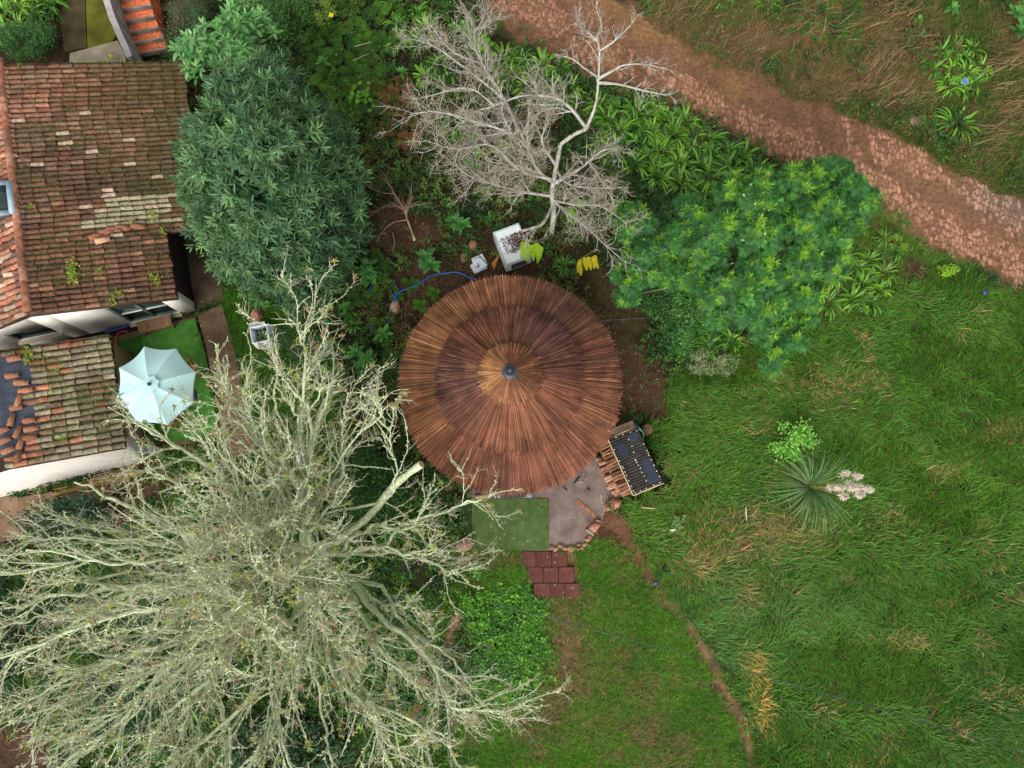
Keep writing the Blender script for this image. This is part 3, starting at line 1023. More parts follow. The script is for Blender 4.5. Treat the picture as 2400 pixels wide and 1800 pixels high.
g.build('canopy', M_CLOTH, par, smooth=False)
g = Geo()
for i in range(8):
    d = nrm((rim[i] - apex) * [1, 1, 0]); d2 = nrm((rim[(i + 1) % 8] - apex) * [1, 1, 0])
    c_ = apex + EZ * .035
    g.add(np.array([c_, c_ + d * .24 - EZ * .045, c_ + (d + d2) * .105 - EZ * .03, c_ + d2 * .24 - EZ * .045]), [[0, 1, 2, 3]], cl * .92)
g.build('vent_flap', M_CLOTH, par)
g = Geo(); g.lathe(apex * [1, 1, 0] + EZ * 2.55, [(.045, 0), (.05, .03), (.035, .06), (.028, .09), (.001, .1)], 16, lin(72, 84, 104)); g.build('finial', M_PLASTIC, par)
for i in range(8):
    g = Geo(); g.tube([apex - EZ * .05, rim[i] * .5 + apex * .5 + EZ * .0, rim[i] - EZ * .012], .011, 5, lin(180, 180, 176)); g.build('rib', M_METAL, par)
g = Geo(); g.tube([PC * [1, 1, 0] + EZ * .05, apex - EZ * .05], .022, 10, lin(180, 180, 176)); g.build('pole', M_METAL, par)
g = Geo(); g.lathe(PC * [1, 1, 0] + EZ * .043, [(.001, 0), (.26, 0), (.26, .05), (.06, .08), (.04, .25), (.001, .25)], 20, lin(70, 70, 72)); g.build('base', M_METAL, par)


def slat_chair(c, rz, label, k=1.0):
    t = thing('folding_chair', c, label, 'chair', 'wooden chairs round the parasol')
    ca, sa = math.cos(rz), math.sin(rz)
    rot = np.array([[ca, -sa, 0], [sa, ca, 0], [0, 0, 1]])
    wc = lin(150, 98, 62)
    L = lambda x, y, z: c * [1, 1, 0] + rot @ np.array([x, y, 0]) + EZ * (z + .045)
    g = Geo()
    for i in range(6): g.box(L(0, -.19 + i * .075, .43), (.42, .055, .02), rot=rot, col=wc * np.exp(rng.normal(0, .1)))
    g.build('seat', M_WOOD, t)
    g = Geo()
    for i in range(5): g.box(L(0, .24 + i * .022, .52 + i * .085), (.42, .02, .06), rot=rot, col=wc * np.exp(rng.normal(0, .1)))
    g.build('backrest', M_WOOD, t)
    for sx in (-1, 1):
        g = Geo(); g.tube([L(sx * .2, .28, 0), L(sx * .2, -.16, .42)], .018, 6, wc * .9); g.build('leg', M_WOOD, t)
        g = Geo(); g.tube([L(sx * .225, -.22, 0), L(sx * .225, .2, .42), L(sx * .225, .34, .93)], .018, 6, wc * 1.15); g.build('leg', M_WOOD, t)
    return t


slat_chair(P(452, 873, .1), R(-58), 'wooden folding chair peeking out beyond the parasol near the walkway')
slat_chair(P(424, 977, .1), R(200), 'wooden folding chair at the lower edge of the parasol')
tb = thing('garden_table', P(372, 915, 0), 'round wooden table hidden beneath the parasol', 'table')
g = Geo(); g.lathe(P(372, 915, 0) * [1, 1, 0] + EZ * .7, [(.001, 0), (.42, 0), (.43, .015), (.42, .03), (.001, .03)], 28, lin(130, 86, 54)); g.build('table_top', M_WOOD, tb)
for k in range(4):
    a = k * math.pi / 2 + .5; g = Geo(); c_ = P(372, 915, 0) + np.array([math.cos(a), math.sin(a), 0]) * .3
    g.tube([c_ + EZ * .04, c_ + EZ * .69], .02, 6, lin(120, 80, 50)); g.build('leg', M_WOOD, tb)

# slatted pallet bench under the sliding window
bn = thing('slatted_bench', P(360, 757, 0), 'weathered wooden slatted bench under the sliding window', 'bench')
q0, q1, q2, q3 = P(318, 757, .36), P(399, 738, .36), P(402, 760, .36), P(325, 779, .36)
g = Geo()
for i in range(26):
    t0_, t1_ = i / 26 + .006, (i + 1) / 26 - .008
    pts = [q0 + (q1 - q0) * t0_, q0 + (q1 - q0) * t1_, q3 + (q2 - q3) * t1_, q3 + (q2 - q3) * t0_]
    g.prism(pts, .335 - .004 * (i % 2), .36 + .004 * (i % 3), lin(150, 118, 90) * np.exp(rng.normal(0, .14)))
g.build('seat', M_WOOD, bn)
g = Geo()
for e0, e1 in ((q0, q1), (q3, q2)):
    d = nrm(e1 - e0); n_ = np.array([-d[1], d[0], 0])
    g.prism([e0 + n_ * .03, e1 + n_ * .03, e1 - n_ * .03, e0 - n_ * .03], .27, .332, lin(128, 100, 76))
g.build('rail', M_WOOD, bn)
for q in (q0, q1, q2, q3):
    c_ = q * .9 + (q0 + q2) * .05
    g = Geo(); g.box(c_ * [1, 1, 0] + EZ * .155, (.06, .06, .225), HA, lin(128, 100, 76)); g.build('leg', M_WOOD, bn)


def hose(name, px, r, col, label, z=.03, cat='hose'):
    pts = np.array([P(p[0], p[1], p[2] if len(p) > 2 else z) for p in px])
    t = np.linspace(0, len(pts) - 1, len(pts) * 6)
    # Catmull-Rom
    ext = np.vstack([2 * pts[0] - pts[1], pts, 2 * pts[-1] - pts[-2]])
    out = []
    for s in t:
        i = min(int(s), len(pts) - 2); f = s - i
        a, b, c, d = ext[i], ext[i + 1], ext[i + 2], ext[i + 3]
        out.append(.5 * (2 * b + (c - a) * f + (2 * a - 5 * b + 4 * c - d) * f * f + (3 * b - a - 3 * c + d) * f ** 3))
    g = Geo().tube(np.array(out), r, 7, col)
    return tag(g.build(name, M_PLASTIC, origin=pts[0] * [1, 1, 0], smooth=True), label, cat)


hose('red_hose', [(300, 776), (282, 778), (273, 790), (276, 812), (284, 840), (291, 858), (300, 900), (300, 960), (305, 1020), (307, 1045)], .03, lin(168, 48, 36), 'red hose running from the house wall towards the parasol', .06)
hose('wall_hose', [(318, 757, .1), (300, 763, .1), (275, 771, .1), (246, 779, .1)], .03, lin(48, 82, 168), 'blue hose along the foot of the white house wall', .1)
hose('garden_hose', [(1118, 655), (1104, 653), (1085, 643), (1066, 638), (1040, 641), (1015, 645), (995, 656), (977, 669), (939, 683), (923, 700), (912, 733), (910, 742), (916, 733), (927, 710), (928, 690), (923, 655)], .022, lin(44, 92, 176), 'blue garden hose looping through the planting near the round hut', .09)
hose('garden_hose', [(862, 760), (868, 766), (882, 774), (896, 773), (905, 766), (912, 750)], .022, lin(44, 92, 176), 'short curved length of blue hose at the left of the hut', .12)
hose('garden_hose', [(873, 664), (868, 676), (864, 684)], .02, lin(36, 70, 140), 'small scrap of dark blue hose by the big dark tree', .12)

# ------------------------------------------------------------------ round thatched hut
HZ = 2.05
HC = P(1196, 896, HZ) * [1, 1, 0]
HR = 2.855
hut = thing('thatched_hut', HC, 'round hut under a conical brown reed roof with dark cap', 'hut')
PITCH = 1.28 / HR
zcone = lambda r: HZ + (HR - r) * PITCH


def ang_col(th, r, tier):
    """weathering of the reed mats (a property of each mat): golden, orange, red-brown, purple-brown"""
    gold, orange, red, purp, dark = lin(178, 128, 84), lin(150, 98, 70), lin(134, 82, 64), lin(104, 70, 66), lin(72, 56, 50)
    n = np.asarray(th)
    w1 = noise(np.cos(th) * 2.1 + 5 * tier + 9, np.sin(th) * 2.1 + 3, tier)
    w2 = noise(th * 3.5 + 40 + tier * 7, tier * 2.0, 5)
    w3 = noise(th * 30 + 90, tier * 3.3 + 1, 6)
    deg = np.degrees(th) % 360
    if tier == 0:
        up = np.clip(1 - np.abs(((deg - 150 + 180) % 360) - 180) / 80, 0, 1)
        lo = np.clip(1 - np.abs(((deg - 275 + 180) % 360) - 180) / 90, 0, 1)
        dk = np.clip(1 - np.abs(((deg - 55 + 180) % 360) - 180) / 38, 0, 1)
        rt = np.clip(1 - np.abs(((deg - 15 + 180) % 360) - 180) / 22, 0, 1) * .7
        c = orange[None] * .95 + 0 * n[:, None]
        for w, k in ((up * .6, gold), (lo * .85, red), (dk * .75, dark), (rt * .8, orange), (np.clip(w1 - .5, 0, 1) * .9, purp)):
            c = c * (1 - w[:, None]) + k * w[:, None]
    elif tier == 1:
        ur = np.clip(1 - np.abs(((deg - 50 + 180) % 360) - 180) / 75, 0, 1)
        lf = np.clip(1 - np.abs(((deg - 190 + 180) % 360) - 180) / 60, 0, 1)
        bt = np.clip(1 - np.abs(((deg - 285 + 180) % 360) - 180) / 50, 0, 1)
        c = (red * .6 + orange * .4)[None] + 0 * n[:, None]
        for w, k in ((np.clip(ur * 1.2, 0, .95), purp * .85 + red * .1), (np.clip(lf * .9, 0, .9), purp * 1.1), (bt * .45, orange), (np.clip(w1 - .52, 0, 1) * .8, dark)):
            c = c * (1 - w[:, None]) + k * w[:, None]
    else:
        lf = np.clip(1 - np.abs(((deg - 170 + 180) % 360) - 180) / 110, 0, 1)
        c = orange[None] * .9 + 0 * n[:, None]
        c = c * (1 - lf[:, None]) + gold * lf[:, None] * 1.05 + 0
    panel = .88 + .26 * (w2 > .5) * w2
    return c * (panel * (.90 + .20 * w3))[:, None] * [.90, .94, .98]


def reed_tier(name, tier, r_out, r_in, lift, n, parent):
    g = Geo()
    # under-sheet
    m = 96
    a = np.arange(m) * 2 * np.pi / m
    rr = [r_out - .03, r_in]
    V = np.concatenate([np.c_[np.cos(a) * r, np.sin(a) * r, np.full(m, zcone(r) + lift - .022)] for r in rr]) + HC
    g.add(V, [[i, (i + 1) % m, m + (i + 1) % m, m + i] for i in range(m)], lin(58, 40, 32))
    # loose lip so that the tier has thickness at its rim
    V = np.concatenate([np.c_[np.cos(a) * (r_out - .03), np.sin(a) * (r_out - .03), np.full(m, zcone(r_out) + lift - d)] for d in (.012, .075)]) + HC
    g.add(V, [[i, m + i, m + (i + 1) % m, (i + 1) % m] for i in range(m)], lin(84, 58, 40))
    for layer in range(3):
        N = n // (layer + 1) if layer else n
        th = rng.uniform(0, 2 * np.pi, N) if layer else (np.arange(N) + rng.uniform(-.4, .4, N)) * 2 * np.pi / N
        ro = r_out + rng.normal(0, .034, N) + (.012 if layer == 0 else -rng.uniform(0, .5, N) * (layer > 0) * .5)
        ro += .03 * (noise(th * 9, tier, 3) - .5)
        ri = np.full(N, r_in) + (rng.uniform(0, .25, N) if layer else 0)
        nseg = 5
        c = ang_col(th, r_out, tier) * np.exp(rng.normal(0, .42, (N, 1))) * np.exp(rng.normal(0, .06, (N, 3)))
        pale = rng.random(N) < (.05 + .06 * layer)
        c[pale] = c[pale] * .4 + lin(176, 130, 92) * .6 * np.exp(rng.normal(0, .15, (pale.sum(), 1)))
        dk = rng.random(N) < .10
        c[dk] *= .5
        zj = rng.uniform(0, .022, N) + layer * .008
        skew = rng.normal(0, .010, N)
        rows = []; cols = []
        for k in range(nseg + 1):
            t = k / nseg
            r = ri * (1 - t) + ro * t
            half = (np.pi * r / N) * (1.15 if layer == 0 else .5) * rng.uniform(.8, 1.1, N) + .0015
            half = np.minimum(half, .010 if layer == 0 else .0045)
            tt = th + skew * (t - .5) * .7 / np.maximum(r, .4)
            dr = np.c_[np.cos(tt), np.sin(tt), np.zeros(N)]; pe = np.c_[-np.sin(tt), np.cos(tt), np.zeros(N)]
            z = zcone(r) + lift + zj - .02 * t * t + .007 * np.sin(r * 17 + tier)
            cpt = dr * r[:, None] + EZ * z[:, None]
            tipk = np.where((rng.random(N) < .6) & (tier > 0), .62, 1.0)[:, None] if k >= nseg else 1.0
            rows.append(np.stack([cpt - pe * half[:, None] - EZ * .006, cpt + EZ * .006, cpt + pe * half[:, None] - EZ * .006], 1))
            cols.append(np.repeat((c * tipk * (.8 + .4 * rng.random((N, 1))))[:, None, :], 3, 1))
        V = np.stack(rows, 1).reshape(-1, 3) + HC
        C = np.stack(cols, 1).reshape(-1, 3)
        b = (np.arange(N) * (nseg + 1) * 3)[:, None, None] + (np.arange(nseg) * 3)[None, :, None]
        i = np.arange(2)
        F = np.stack([b + i, b + i + 3, b + i + 4, b + i + 1], -1).reshape(-1, 4)
        g.add(V, F, C)
    return g.build(name, M_REED, parent)


reed_tier('lower_thatch', 0, HR, 1.60, 0.0, 1900, hut)
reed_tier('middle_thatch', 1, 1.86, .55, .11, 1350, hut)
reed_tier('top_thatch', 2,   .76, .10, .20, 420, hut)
g = Geo()
zt = zcone(.2) + .20
g.lathe(HC, [(.205, zt - .02), (.20, zt + .02), (.15, zt + .05), (.105, zt + .075), (.10, zt + .11)], 30, lin(58, 70, 82))
cap = g.build('roof_cap', M_METAL, hut, smooth=False)
g = Geo(); g.lathe(HC, [(.098, zt + .10), (.10, zt + .17), (.085, zt + .24), (.055, zt + .29), (.001, zt + .305)], 24, lin(46, 48, 52))
g.build('finial', M_METAL, cap)
# wall of the hut, door and frame
WR = 2.42
m = 72
a = np.arange(m) * 2 * np.pi / m
g = Geo()
V = np.concatenate([np.c_[np.cos(a) * WR, np.sin(a) * WR, np.full(m, z)] for z in (0, 2.16)]) + HC
g.add(V, [[i, (i + 1) % m, m + (i + 1) % m, m + i] for i in range(m)], lin(112, 84, 60))
g.build('wall', M_WOOD, hut)
g = Geo(); g.box(HC + [.03, -WR - .005, 1.0], (.92, .06, 1.92), 0, lin(70, 60, 54)); dr = g.build('door', M_WOOD, hut)
g = Geo(); g.tube([HC + [.38, -WR - .06, 1.0], HC + [.38, -WR - .06, 1.15]], .014, 6, lin(40, 40, 42)); g.build('handle', M_METAL, dr)
g = Geo(); c_ = P(1203, 1159, .1); g.box([c_[0], c_[1] + .14, .07], (.72, .42, .10), 0, lin(66, 66, 72)); tag(g.build('door_step', M_CONC, origin=c_ * [1, 1, 0]), 'dark grey door step at the edge of the reed roof', 'step')


def rock(name, c, rx, ry, h, rz, col, label, cat='stone', group=None, seed=0, flat=.55):
    nl, nm = 9, 16
    r2 = np.random.default_rng(seed + 100)
    ph = np.linspace(.02, math.pi * .62, nl); th = np.arange(nm) * 2 * np.pi / nm
    PH, TH = np.meshgrid(ph, th, indexing='ij')
    k = 1 + .22 * (noise(np.cos(TH) * 1.6 + seed * 3.1, np.sin(TH) * 1.6 + seed, 1) - .5) * 2
    x = np.sin(PH) ** flat * np.cos(TH) * k; y = np.sin(PH) ** flat * np.sin(TH) * k
    sq = 1 / np.maximum(np.abs(np.cos(TH + seed)), np.abs(np.sin(TH + seed))) ** .35
    z = np.cos(PH) * (1 + .3 * (noise(x * 2 + seed, y * 2 + 5, 2) - .5))
    V = np.stack([x * rx * sq, y * ry * sq, z * h], -1).reshape(-1, 3)
    V += r2.normal(0, .012 * min(rx, ry) * 3, V.shape) * [1, 1, .6]
    ca, sa = math.cos(rz), math.sin(rz)
    V = V @ np.array([[ca, -sa, 0], [sa, ca, 0], [0, 0, 1]]).T
    F = [[i * nm + j, (i + 1) * nm + j, (i + 1) * nm + (j + 1) % nm, i * nm + (j + 1) % nm] for i in range(nl - 1) for j in range(nm)]
    g = Geo(); g.add(V, F, col)
    top = V[:nm]; g.add(np.vstack([top, top.mean(0)]), [[i, (i + 1) % nm, nm] for i in range(nm)], col)
    o = g.build(name, M_STONE, origin=(0, 0, 0))
    o.location = tuple(np.asarray(c, float))
    return tag(o, label, cat, group)


PXM = 1 / 83.0
Z7 = lambda x, y: (1100 + x * .2522, 1130 + y * .2522)
edge = [(762, 607, 22, 24, 20), (802, 622, 26, 20, 30), (845, 590, 17, 28, 80), (887, 615, 22, 30, 60), (945, 615, 38, 30, 5), (985, 606, 12, 16, 0), (1010, 620, 15, 18, 20), (1045, 612, 18, 18, 40), (1072, 583, 26, 20, 30), (1018, 582, 26, 12, 0), (1108, 586, 11, 24, 0)]
for k, (x, y, a_, b_, r_) in enumerate(edge):
    c = P(*Z7(x, y), .03)
    rock('edging_stone', c - [0, 0, .02], a_ * .2522 * PXM, b_ * .2522 * PXM, .10, R(r_), lin(158, 122, 98) * np.exp(rng.normal(0, .16)), 'rough brown edging stone along the lower rim of the concrete terrace', 'stone', 'edging stones of the terrace', k)
for k, (x, y, a_, b_, r_, l_) in enumerate([(1160, 420, 52, 36, 35, 'square reddish stone, largest of the rim stones beside the terrace'), (1120, 462, 44, 22, -38, 'grey-green slanting stone on the terrace rim below the square reddish one'),
                                           (1120, 505, 24, 17, -30, 'small pitted stone on the terrace rim'), (1100, 532, 30, 26, 10, 'pinkish stone on the right rim of the terrace'), (1195, 357, 28, 14, -20, 'flat reddish stone where the brick edging meets the rim stones')]):
    rock('rim_stone', P(*Z7(x, y), .03) - [0, 0, .02], a_ * .2522 * PXM, b_ * .2522 * PXM, .13, R(r_), [lin(178, 128, 104), lin(150, 138, 112), lin(160, 112, 92), lin(172, 122, 100), lin(150, 100, 76)][k], l_, 'stone', None, 20 + k)
rock('boulder', P(1437, 1182, .0), .24, .15, .22, R(33), lin(178, 124, 100), 'smooth reddish boulder below the firewood shelter', 'boulder', None, 31, .7)
rock('boulder', P(1089, 1276, .0), .25, .19, .24, R(10), lin(150, 116, 98), 'brown boulder at the lower left corner of the front mat', 'boulder', None, 32, .7)
rock('boulder', P(1085, 1309, .0), .21, .11, .1, R(-2), lin(140, 122, 112), 'flat grey stone just below the corner boulder', 'boulder', None, 33)
rock('boulder', P(1109, 577, .0), .15, .15, .2, 0, lin(140, 112, 78), 'round brown boulder above the white foam slabs', 'boulder', None, 34, .8)
rock('boulder', P(1088, 605, .0), .10, .15, .16, R(-5), lin(146, 112, 78), 'oval brown boulder left of the white foam slabs', 'boulder', None, 35, .8)
rock('boulder', P(926, 722, .0), .14, .2, .2, R(-15), lin(184, 150, 128), 'pale pinkish boulder under the loops of the blue hose', 'boulder', None, 36, .7)
rock('boulder', P(1050, 1143, .0), .1, .1, .12, 0, lin(176, 140, 104), 'small tan stone under the left lower edge of the hut roof', 'boulder', None, 37)
rock('boulder', P(605, 737, .0), .17, .19, .26, R(5), lin(168, 124, 96), 'brown boulder on the grass above the open white box', 'boulder', None, 38, .6)
rock('boulder', P(2144, 290, .0), .2, .24, .16, R(25), lin(142, 118, 104), 'lone grey-brown rock between the track and the lily clump', 'boulder', None, 39)
rock('boulder', P(2018, 240, .0), .09, .07, .1, R(0), lin(166, 120, 96), 'small reddish rock on the upper verge of the track', 'boulder', None, 40)
rock('boulder', P(1973, 243, .0), .08, .06, .08, R(0), lin(160, 136, 124), 'small greyish rock on the upper verge of the track', 'boulder', None, 41)
rock('boulder', P(1454, 1740, .0), .03, .03, .03, R(0), lin(160, 136, 124), 'tiny pale pebble in the lawn', 'boulder', None, 42)
for k, (x, y) in enumerate([(1750, 355), (1715, 425), (1690, 520), (1630, 625), (1590, 715), (1460, 905), (1440, 1015), (1400, 1130), (1340, 1205), (1170, 1435)]):
    rock('stepping_stone', P(600 + x / 3.687, 1350 + y / 3.687, 0) - [0, 0, .03], .17 + .05 * rng.random(), .13 + .04 * rng.random(), .11, R(50 + rng.normal(0, 25)), lin(150, 112, 92) * np.exp(rng.normal(0, .1)), 'flat brown stone in the line of stones below the lichened tree', 'stone', 'row of stones beside the lawn', 50 + k)
# brick edging across the terrace
for k, (xa, ya, xb, yb) in enumerate([(995, 165, 1066, 232), (1070, 232, 1128, 276), (1134, 278, 1168, 324)]):
    a_, b_ = P(*Z7(xa, ya), .06), P(*Z7(xb, yb), .06)
    d = nrm(b_ - a_); n_ = np.array([-d[1], d[0], 0])
    g = Geo(); g.prism([a_ + n_ * .05, b_ + n_ * .045, b_ - n_ * .045, a_ - n_ * .05], .02, .055, lin(164, 112, 84) * np.exp(rng.normal(0, .1)), .01)
    tag(g.build('edging_brick', M_STONE, origin=(a_ + b_) / 2 * [1, 1, 0]), 'narrow brown brick in the diagonal edging set into the terrace', 'brick', 'diagonal brick edging')
for k, (u, v) in enumerate([(1160, 1160), (1169, 1161), (1234, 1160), (1242, 1160)]):
    rock('door_stone', P(u, v, .03), .052, .085, .08, R(15 if k < 2 else -15), lin(150, 164, 178), ['pair of pale blue-grey stones left of the hut door step', 'pair of pale blue-grey stones right of the hut door step'][k // 2], 'stone', ['stones left of the door step', 'stones right of the door step'][k // 2], 70 + k, .8)
for k, (u, v) in enumerate([(1120, 1163), (1147, 1161)]):
    rock('door_stone', P(u, v, .03), .11, .06, .08, 0, lin(156, 116, 92), 'brown stone half under the reed roof left of the door', 'stone', 'brown stones by the hut door', 80 + k, .7)

flat_mat('turf_mat', MAT_FRONT, .028, .05, lin(92, 116, 66), 'large rectangular artificial grass mat in front of the hut door')
flat_mat('turf_mat', [(1076, 1166), (1107, 1166), (1107, 1251), (1078, 1249)], .02, .04, lin(58, 84, 42), 'narrow dark artificial grass strip left of the large front mat')

# red rubber paving tiles
rows = [(1292.5, 1328, [(1220.5, 1255.5), (1256.8, 1292), (1293.6, 1328.5)]), (1329.5, 1365.7, [(1236, 1272), (1273.6, 1308.5), (1310, 1345)]), (1367.4, 1403, [(1251.5, 1288.6), (1289.6, 1324.8), (1326, 1360)])]
for r_, (v0_, v1_, cs) in enumerate(rows):
    for c_, (u0_, u1_) in enumerate(cs):
        pts = P([u0_, u1_, u1_ + rng.normal(0, .5), u0_], [v1_, v1_, v0_, v0_ + rng.normal(0, .5)], .05)
        g = Geo(); g.prism(pts, -.03, .045 + rng.uniform(0, .008), lin(100, 62, 55) * np.exp(rng.normal(0, .07)), .008)
        tag(g.build('rubber_tile', M_RUBBER, origin=pts.mean(0) * [1, 1, 0]), 'square red rubber tile, %s one in the %s row below the mat' % (['left', 'middle', 'right'][c_], ['first', 'second', 'third'][r_]), 'tile', 'red rubber paving tiles')
g = Geo(); pts = P([1221, 1235, 1234, 1221], [1365, 1366, 1330, 1330], .02); g.prism(pts, -.05, .02, lin(104, 68, 56), .008)
tag(g.build('rubber_tile', M_RUBBER, origin=pts.mean(0) * [1, 1, 0]), 'half red tile overgrown at the left end of the second row', 'tile')

# ------------------------------------------------------------------ firewood shelter
q = [P(1425, 1028, 1.12), P(1492, 1000, 1.12), P(1555, 1132, 1.0), P(1485, 1161, 1.0)]
TL, TR, BR, BL = [np.array(x) for x in q]
sh = thing('firewood_shelter', (TL + BR) / 2 * [1, 1, 0], 'low firewood shelter with a dark corrugated roof', 'shelter')
ns_, nc_ = 150, 12
S_, T_ = np.meshgrid(np.linspace(0, 1, ns_), np.linspace(0, 1, nc_), indexing='ij')
V = (TL * (1 - S_[..., None]) + BL * S_[..., None]) * (1 - T_[..., None]) + (TR * (1 - S_[..., None]) + BR * S_[..., None]) * T_[..., None]
V[..., 2] += .014 * np.sin(S_ * 2 * np.pi * 21) - .03 * np.sin(np.pi * T_)
i = (np.arange(ns_ - 1)[:, None] * nc_ + np.arange(nc_ - 1)[None]).ravel()
F = np.stack([i, i + nc_, i + nc_ + 1, i + 1], -1)
cc = lin(56, 52, 48) * (.75 + .6 * fbm(S_ * 8, T_ * 3, 2))[..., None] * (1 + .12 * (np.sin(S_ * 2 * np.pi * 21) > .3))[..., None]
rf = mesh_np('roof_sheet', V.reshape(-1, 3), F, M_TILE, cc.reshape(-1, 3), sh, smooth=True)
L3 = lambda s, t, dz=0: (TL * (1 - s) + BL * s) * (1 - t) + (TR * (1 - s) + BR * s) * t + EZ * (dz - .03 * math.sin(math.pi * t))
# rain water standing in the corrugations
mw, nw, lw, bw = new_mat('rain_water'); bw.inputs['Base Color'].default_value = (*lin(40, 47, 62), 1); bw.inputs['Roughness'].default_value = .12
for (s0, s1, t0_, t1_) in [(.13, .40, .13, .45), (.06, .20, .55, .95), (.52, .80, .62, .98), (.78, .93, .55, .97)]:
    g = Geo(); n = int((s1 - s0) * 21 * 4)
    L_, R_ = [], []
    for k in range(n + 1):
        s = s0 + (s1 - s0) * k / n
        e = math.sin(math.pi * min(max((k + .5) / (n + 1), 0), 1)) ** .5
        zig = .05 * math.sin(s * 2 * math.pi * 21)
        mid = (t0_ + t1_) / 2; hw = (t1_ - t0_) / 2 * e
        L_.append(L3(s, max(mid - hw + zig + .02 * rng.normal(), .03), .0165)); R_.append(L3(s, min(mid + hw - zig * .6, .975), .0165))
    g.add(np.array(L_ + R_), [[k, k + 1, n + 2 + k, n + 1 + k] for k in range(n)], lin(40, 47, 62))
    g.build('rain_water', mw, rf)
g = Geo()
for s, t in [(.03, .5), (.03, .25), (.04, .75), (.06, .95), (.14, .6), (.26, .6), (.36, .57), (.48, .52), (.5, .52), (.53, .52), (.58, .53), (.64, .55), (.71, .53), (.78, .55), (.86, .55),
             (.3, .96), (.42, .97), (.46, .97), (.5, .96), (.58, .97), (.68, .97), (.78, .97), (.88, .97), (.97, .9), (.97, .7), (.97, .45), (.97, .25), (.97, .08), (.2, .04), (.4, .04), (.5, .04), (.53, .05), (.6, .05), (.66, .05), (.75, .05), (.85, .05), (.93, .05)]:
    g.lathe(L3(s, t, .012), [(.016, 0), (.016, .01), (.008, .016), (.001, .017)], 8, lin(226, 226, 220))
g.build('screws', M_PLASTIC, rf)
g = Geo()
for a_, b_ in ((TL, TR), (TL, BL), (BL, BR)):
    g.tube([a_ - EZ * .035, b_ - EZ * .035], .022, 4, lin(196, 176, 140))
g.build('edge_batten', M_WOOD, sh)
for s, t in ((.04, .08), (.04, .92), (.96, .08), (.96, .92)):
    c_ = L3(s, t); g = Geo(); g.box(c_ * [1, 1, 0] + EZ * (c_[2] / 2 - .03), (.07, .07, c_[2] - .06), R(26), lin(150, 116, 84)); g.build('post', M_WOOD, sh)
dx_ = nrm((TR - TL) * [1, 1, 0]); dy_ = nrm((BL - TL) * [1, 1, 0])
g = Geo(); a_, b_ = L3(.05, .95) * [1, 1, 0], L3(.95, .95) * [1, 1, 0]
g.prism([a_, b_, b_ + dx_ * .02, a_ + dx_ * .02], .05, .9, lin(120, 92, 66)); g.build('back_panel', M_WOOD, sh)


def split_log(c, rz, L_, r_, col, label, group, tilt=0.0):
    g = Geo()
    n = 6
    an = np.sort(np.array([0, 1.0, 2.0, 3.0, 4.1, 5.2]) + rng.normal(0, .12, 6))
    rad = r_ * np.array([1.1, .85, 1.05, .9, 1.0, .85]) * np.exp(rng.normal(0, .08, 6))
    xs = np.linspace(-L_ / 2, L_ / 2, 4)
    V = []
    for x in xs:
        V.append(np.c_[np.full(n, x), np.cos(an) * rad + rng.normal(0, .004), np.sin(an) * rad * .85 + rng.normal(0, .004)])
    V = np.concatenate(V)
    F = [[k * n + i, k * n + (i + 1) % n, (k + 1) * n + (i + 1) % n, (k + 1) * n + i] for k in range(3) for i in range(n)]
    bark = np.arange(n) % 3 == 0
    cols = np.tile(np.where(bark[:, None], col * .6, col), (4, 1))
    g.add(V, F, cols)
    for k in (0, 3):
        ring = V[k * n:(k + 1) * n]
        f = [[i, (i + 1) % n, n] for i in range(n)]
        g.add(np.vstack([ring, ring.mean(0)]), f if k else [x[::-1] for x in f], col * 1.25)
    o = g.build('split_log', M_WOOD, origin=(0, 0, 0))
    o.location = tuple(c); o.rotation_euler = (rng.uniform(0, 6), tilt, rz)
    return tag(o, label, 'firewood', group)


wl = [lin(196, 150, 118), lin(178, 124, 96), lin(206, 168, 138), lin(160, 116, 90)]
out = [(1413, 1077, 5, 0), (1419, 1083, 12, 1), (1417, 1090, 20, 0), (1423, 1095, 18, 1), (1425, 1101, 20, 1), (1429, 1107, 16, 0), (1432, 1116, 22, 1), (1435, 1122, 24, 1), (1440, 1128, 26, 1), (1443, 1134, 20, 1), (1452, 1149, 18, 0), (1446, 1146, 70, 0), (1455, 1154, 20, 0), (1439, 1140, 12, 0), (1430, 1111, 14, 0)]
for (u, v, r_, lv) in out:
    z = .12 + .16 * lv
    split_log(P(u, v, z), R(r_ + rng.normal(0, 3)), .40 + rng.normal(0, .02), .062 + rng.normal(0, .006), wl[int(rng.integers(0, 4))] * np.exp(rng.normal(0, .1)), 'split log sticking out in front of the firewood shelter', 'split logs in front of the shelter')
for k in range(34):
    s = .06 + .88 * ((k % 17) / 16.0) + rng.normal(0, .008); lay = k // 17
    c = L3(s, .14 + rng.normal(0, .015)) * [1, 1, 0] - dx_ * (.17 + .03 * lay) + EZ * (.5 + .15 * lay + rng.normal(0, .02))
    split_log(c, R(24 + rng.normal(0, 5)), .34, .05 + rng.normal(0, .006), lin(140, 102, 76) * np.exp(rng.normal(0, .25)), 'short log in the stacked row under the shelter roof edge', 'logs stacked under the shelter roof')
g = Geo(); pts = [P(1425, 1008, .62), P(1429, 1020, .62), P(1489, 999, .62), P(1483, 985, .62)]
g.prism(pts, .3, .62, lin(190, 160, 132), .015); tag(g.build('timber_beam', M_WOOD, origin=pts[0] * [1, 1, 0]), 'thick pale timber beam lying beside the upper end of the shelter', 'beam')
for pp in (pts[0] * .85 + pts[2] * .15, pts[2] * .85 + pts[0] * .15):
    rock('support_stone', pp * [1, 1, 0] + EZ * .0, .13, .12, .31, .4, lin(120, 104, 90), 'stone propping up the pale timber beam', 'stone', 'stones under the timber beam', int(rng.integers(90, 99)), .4)
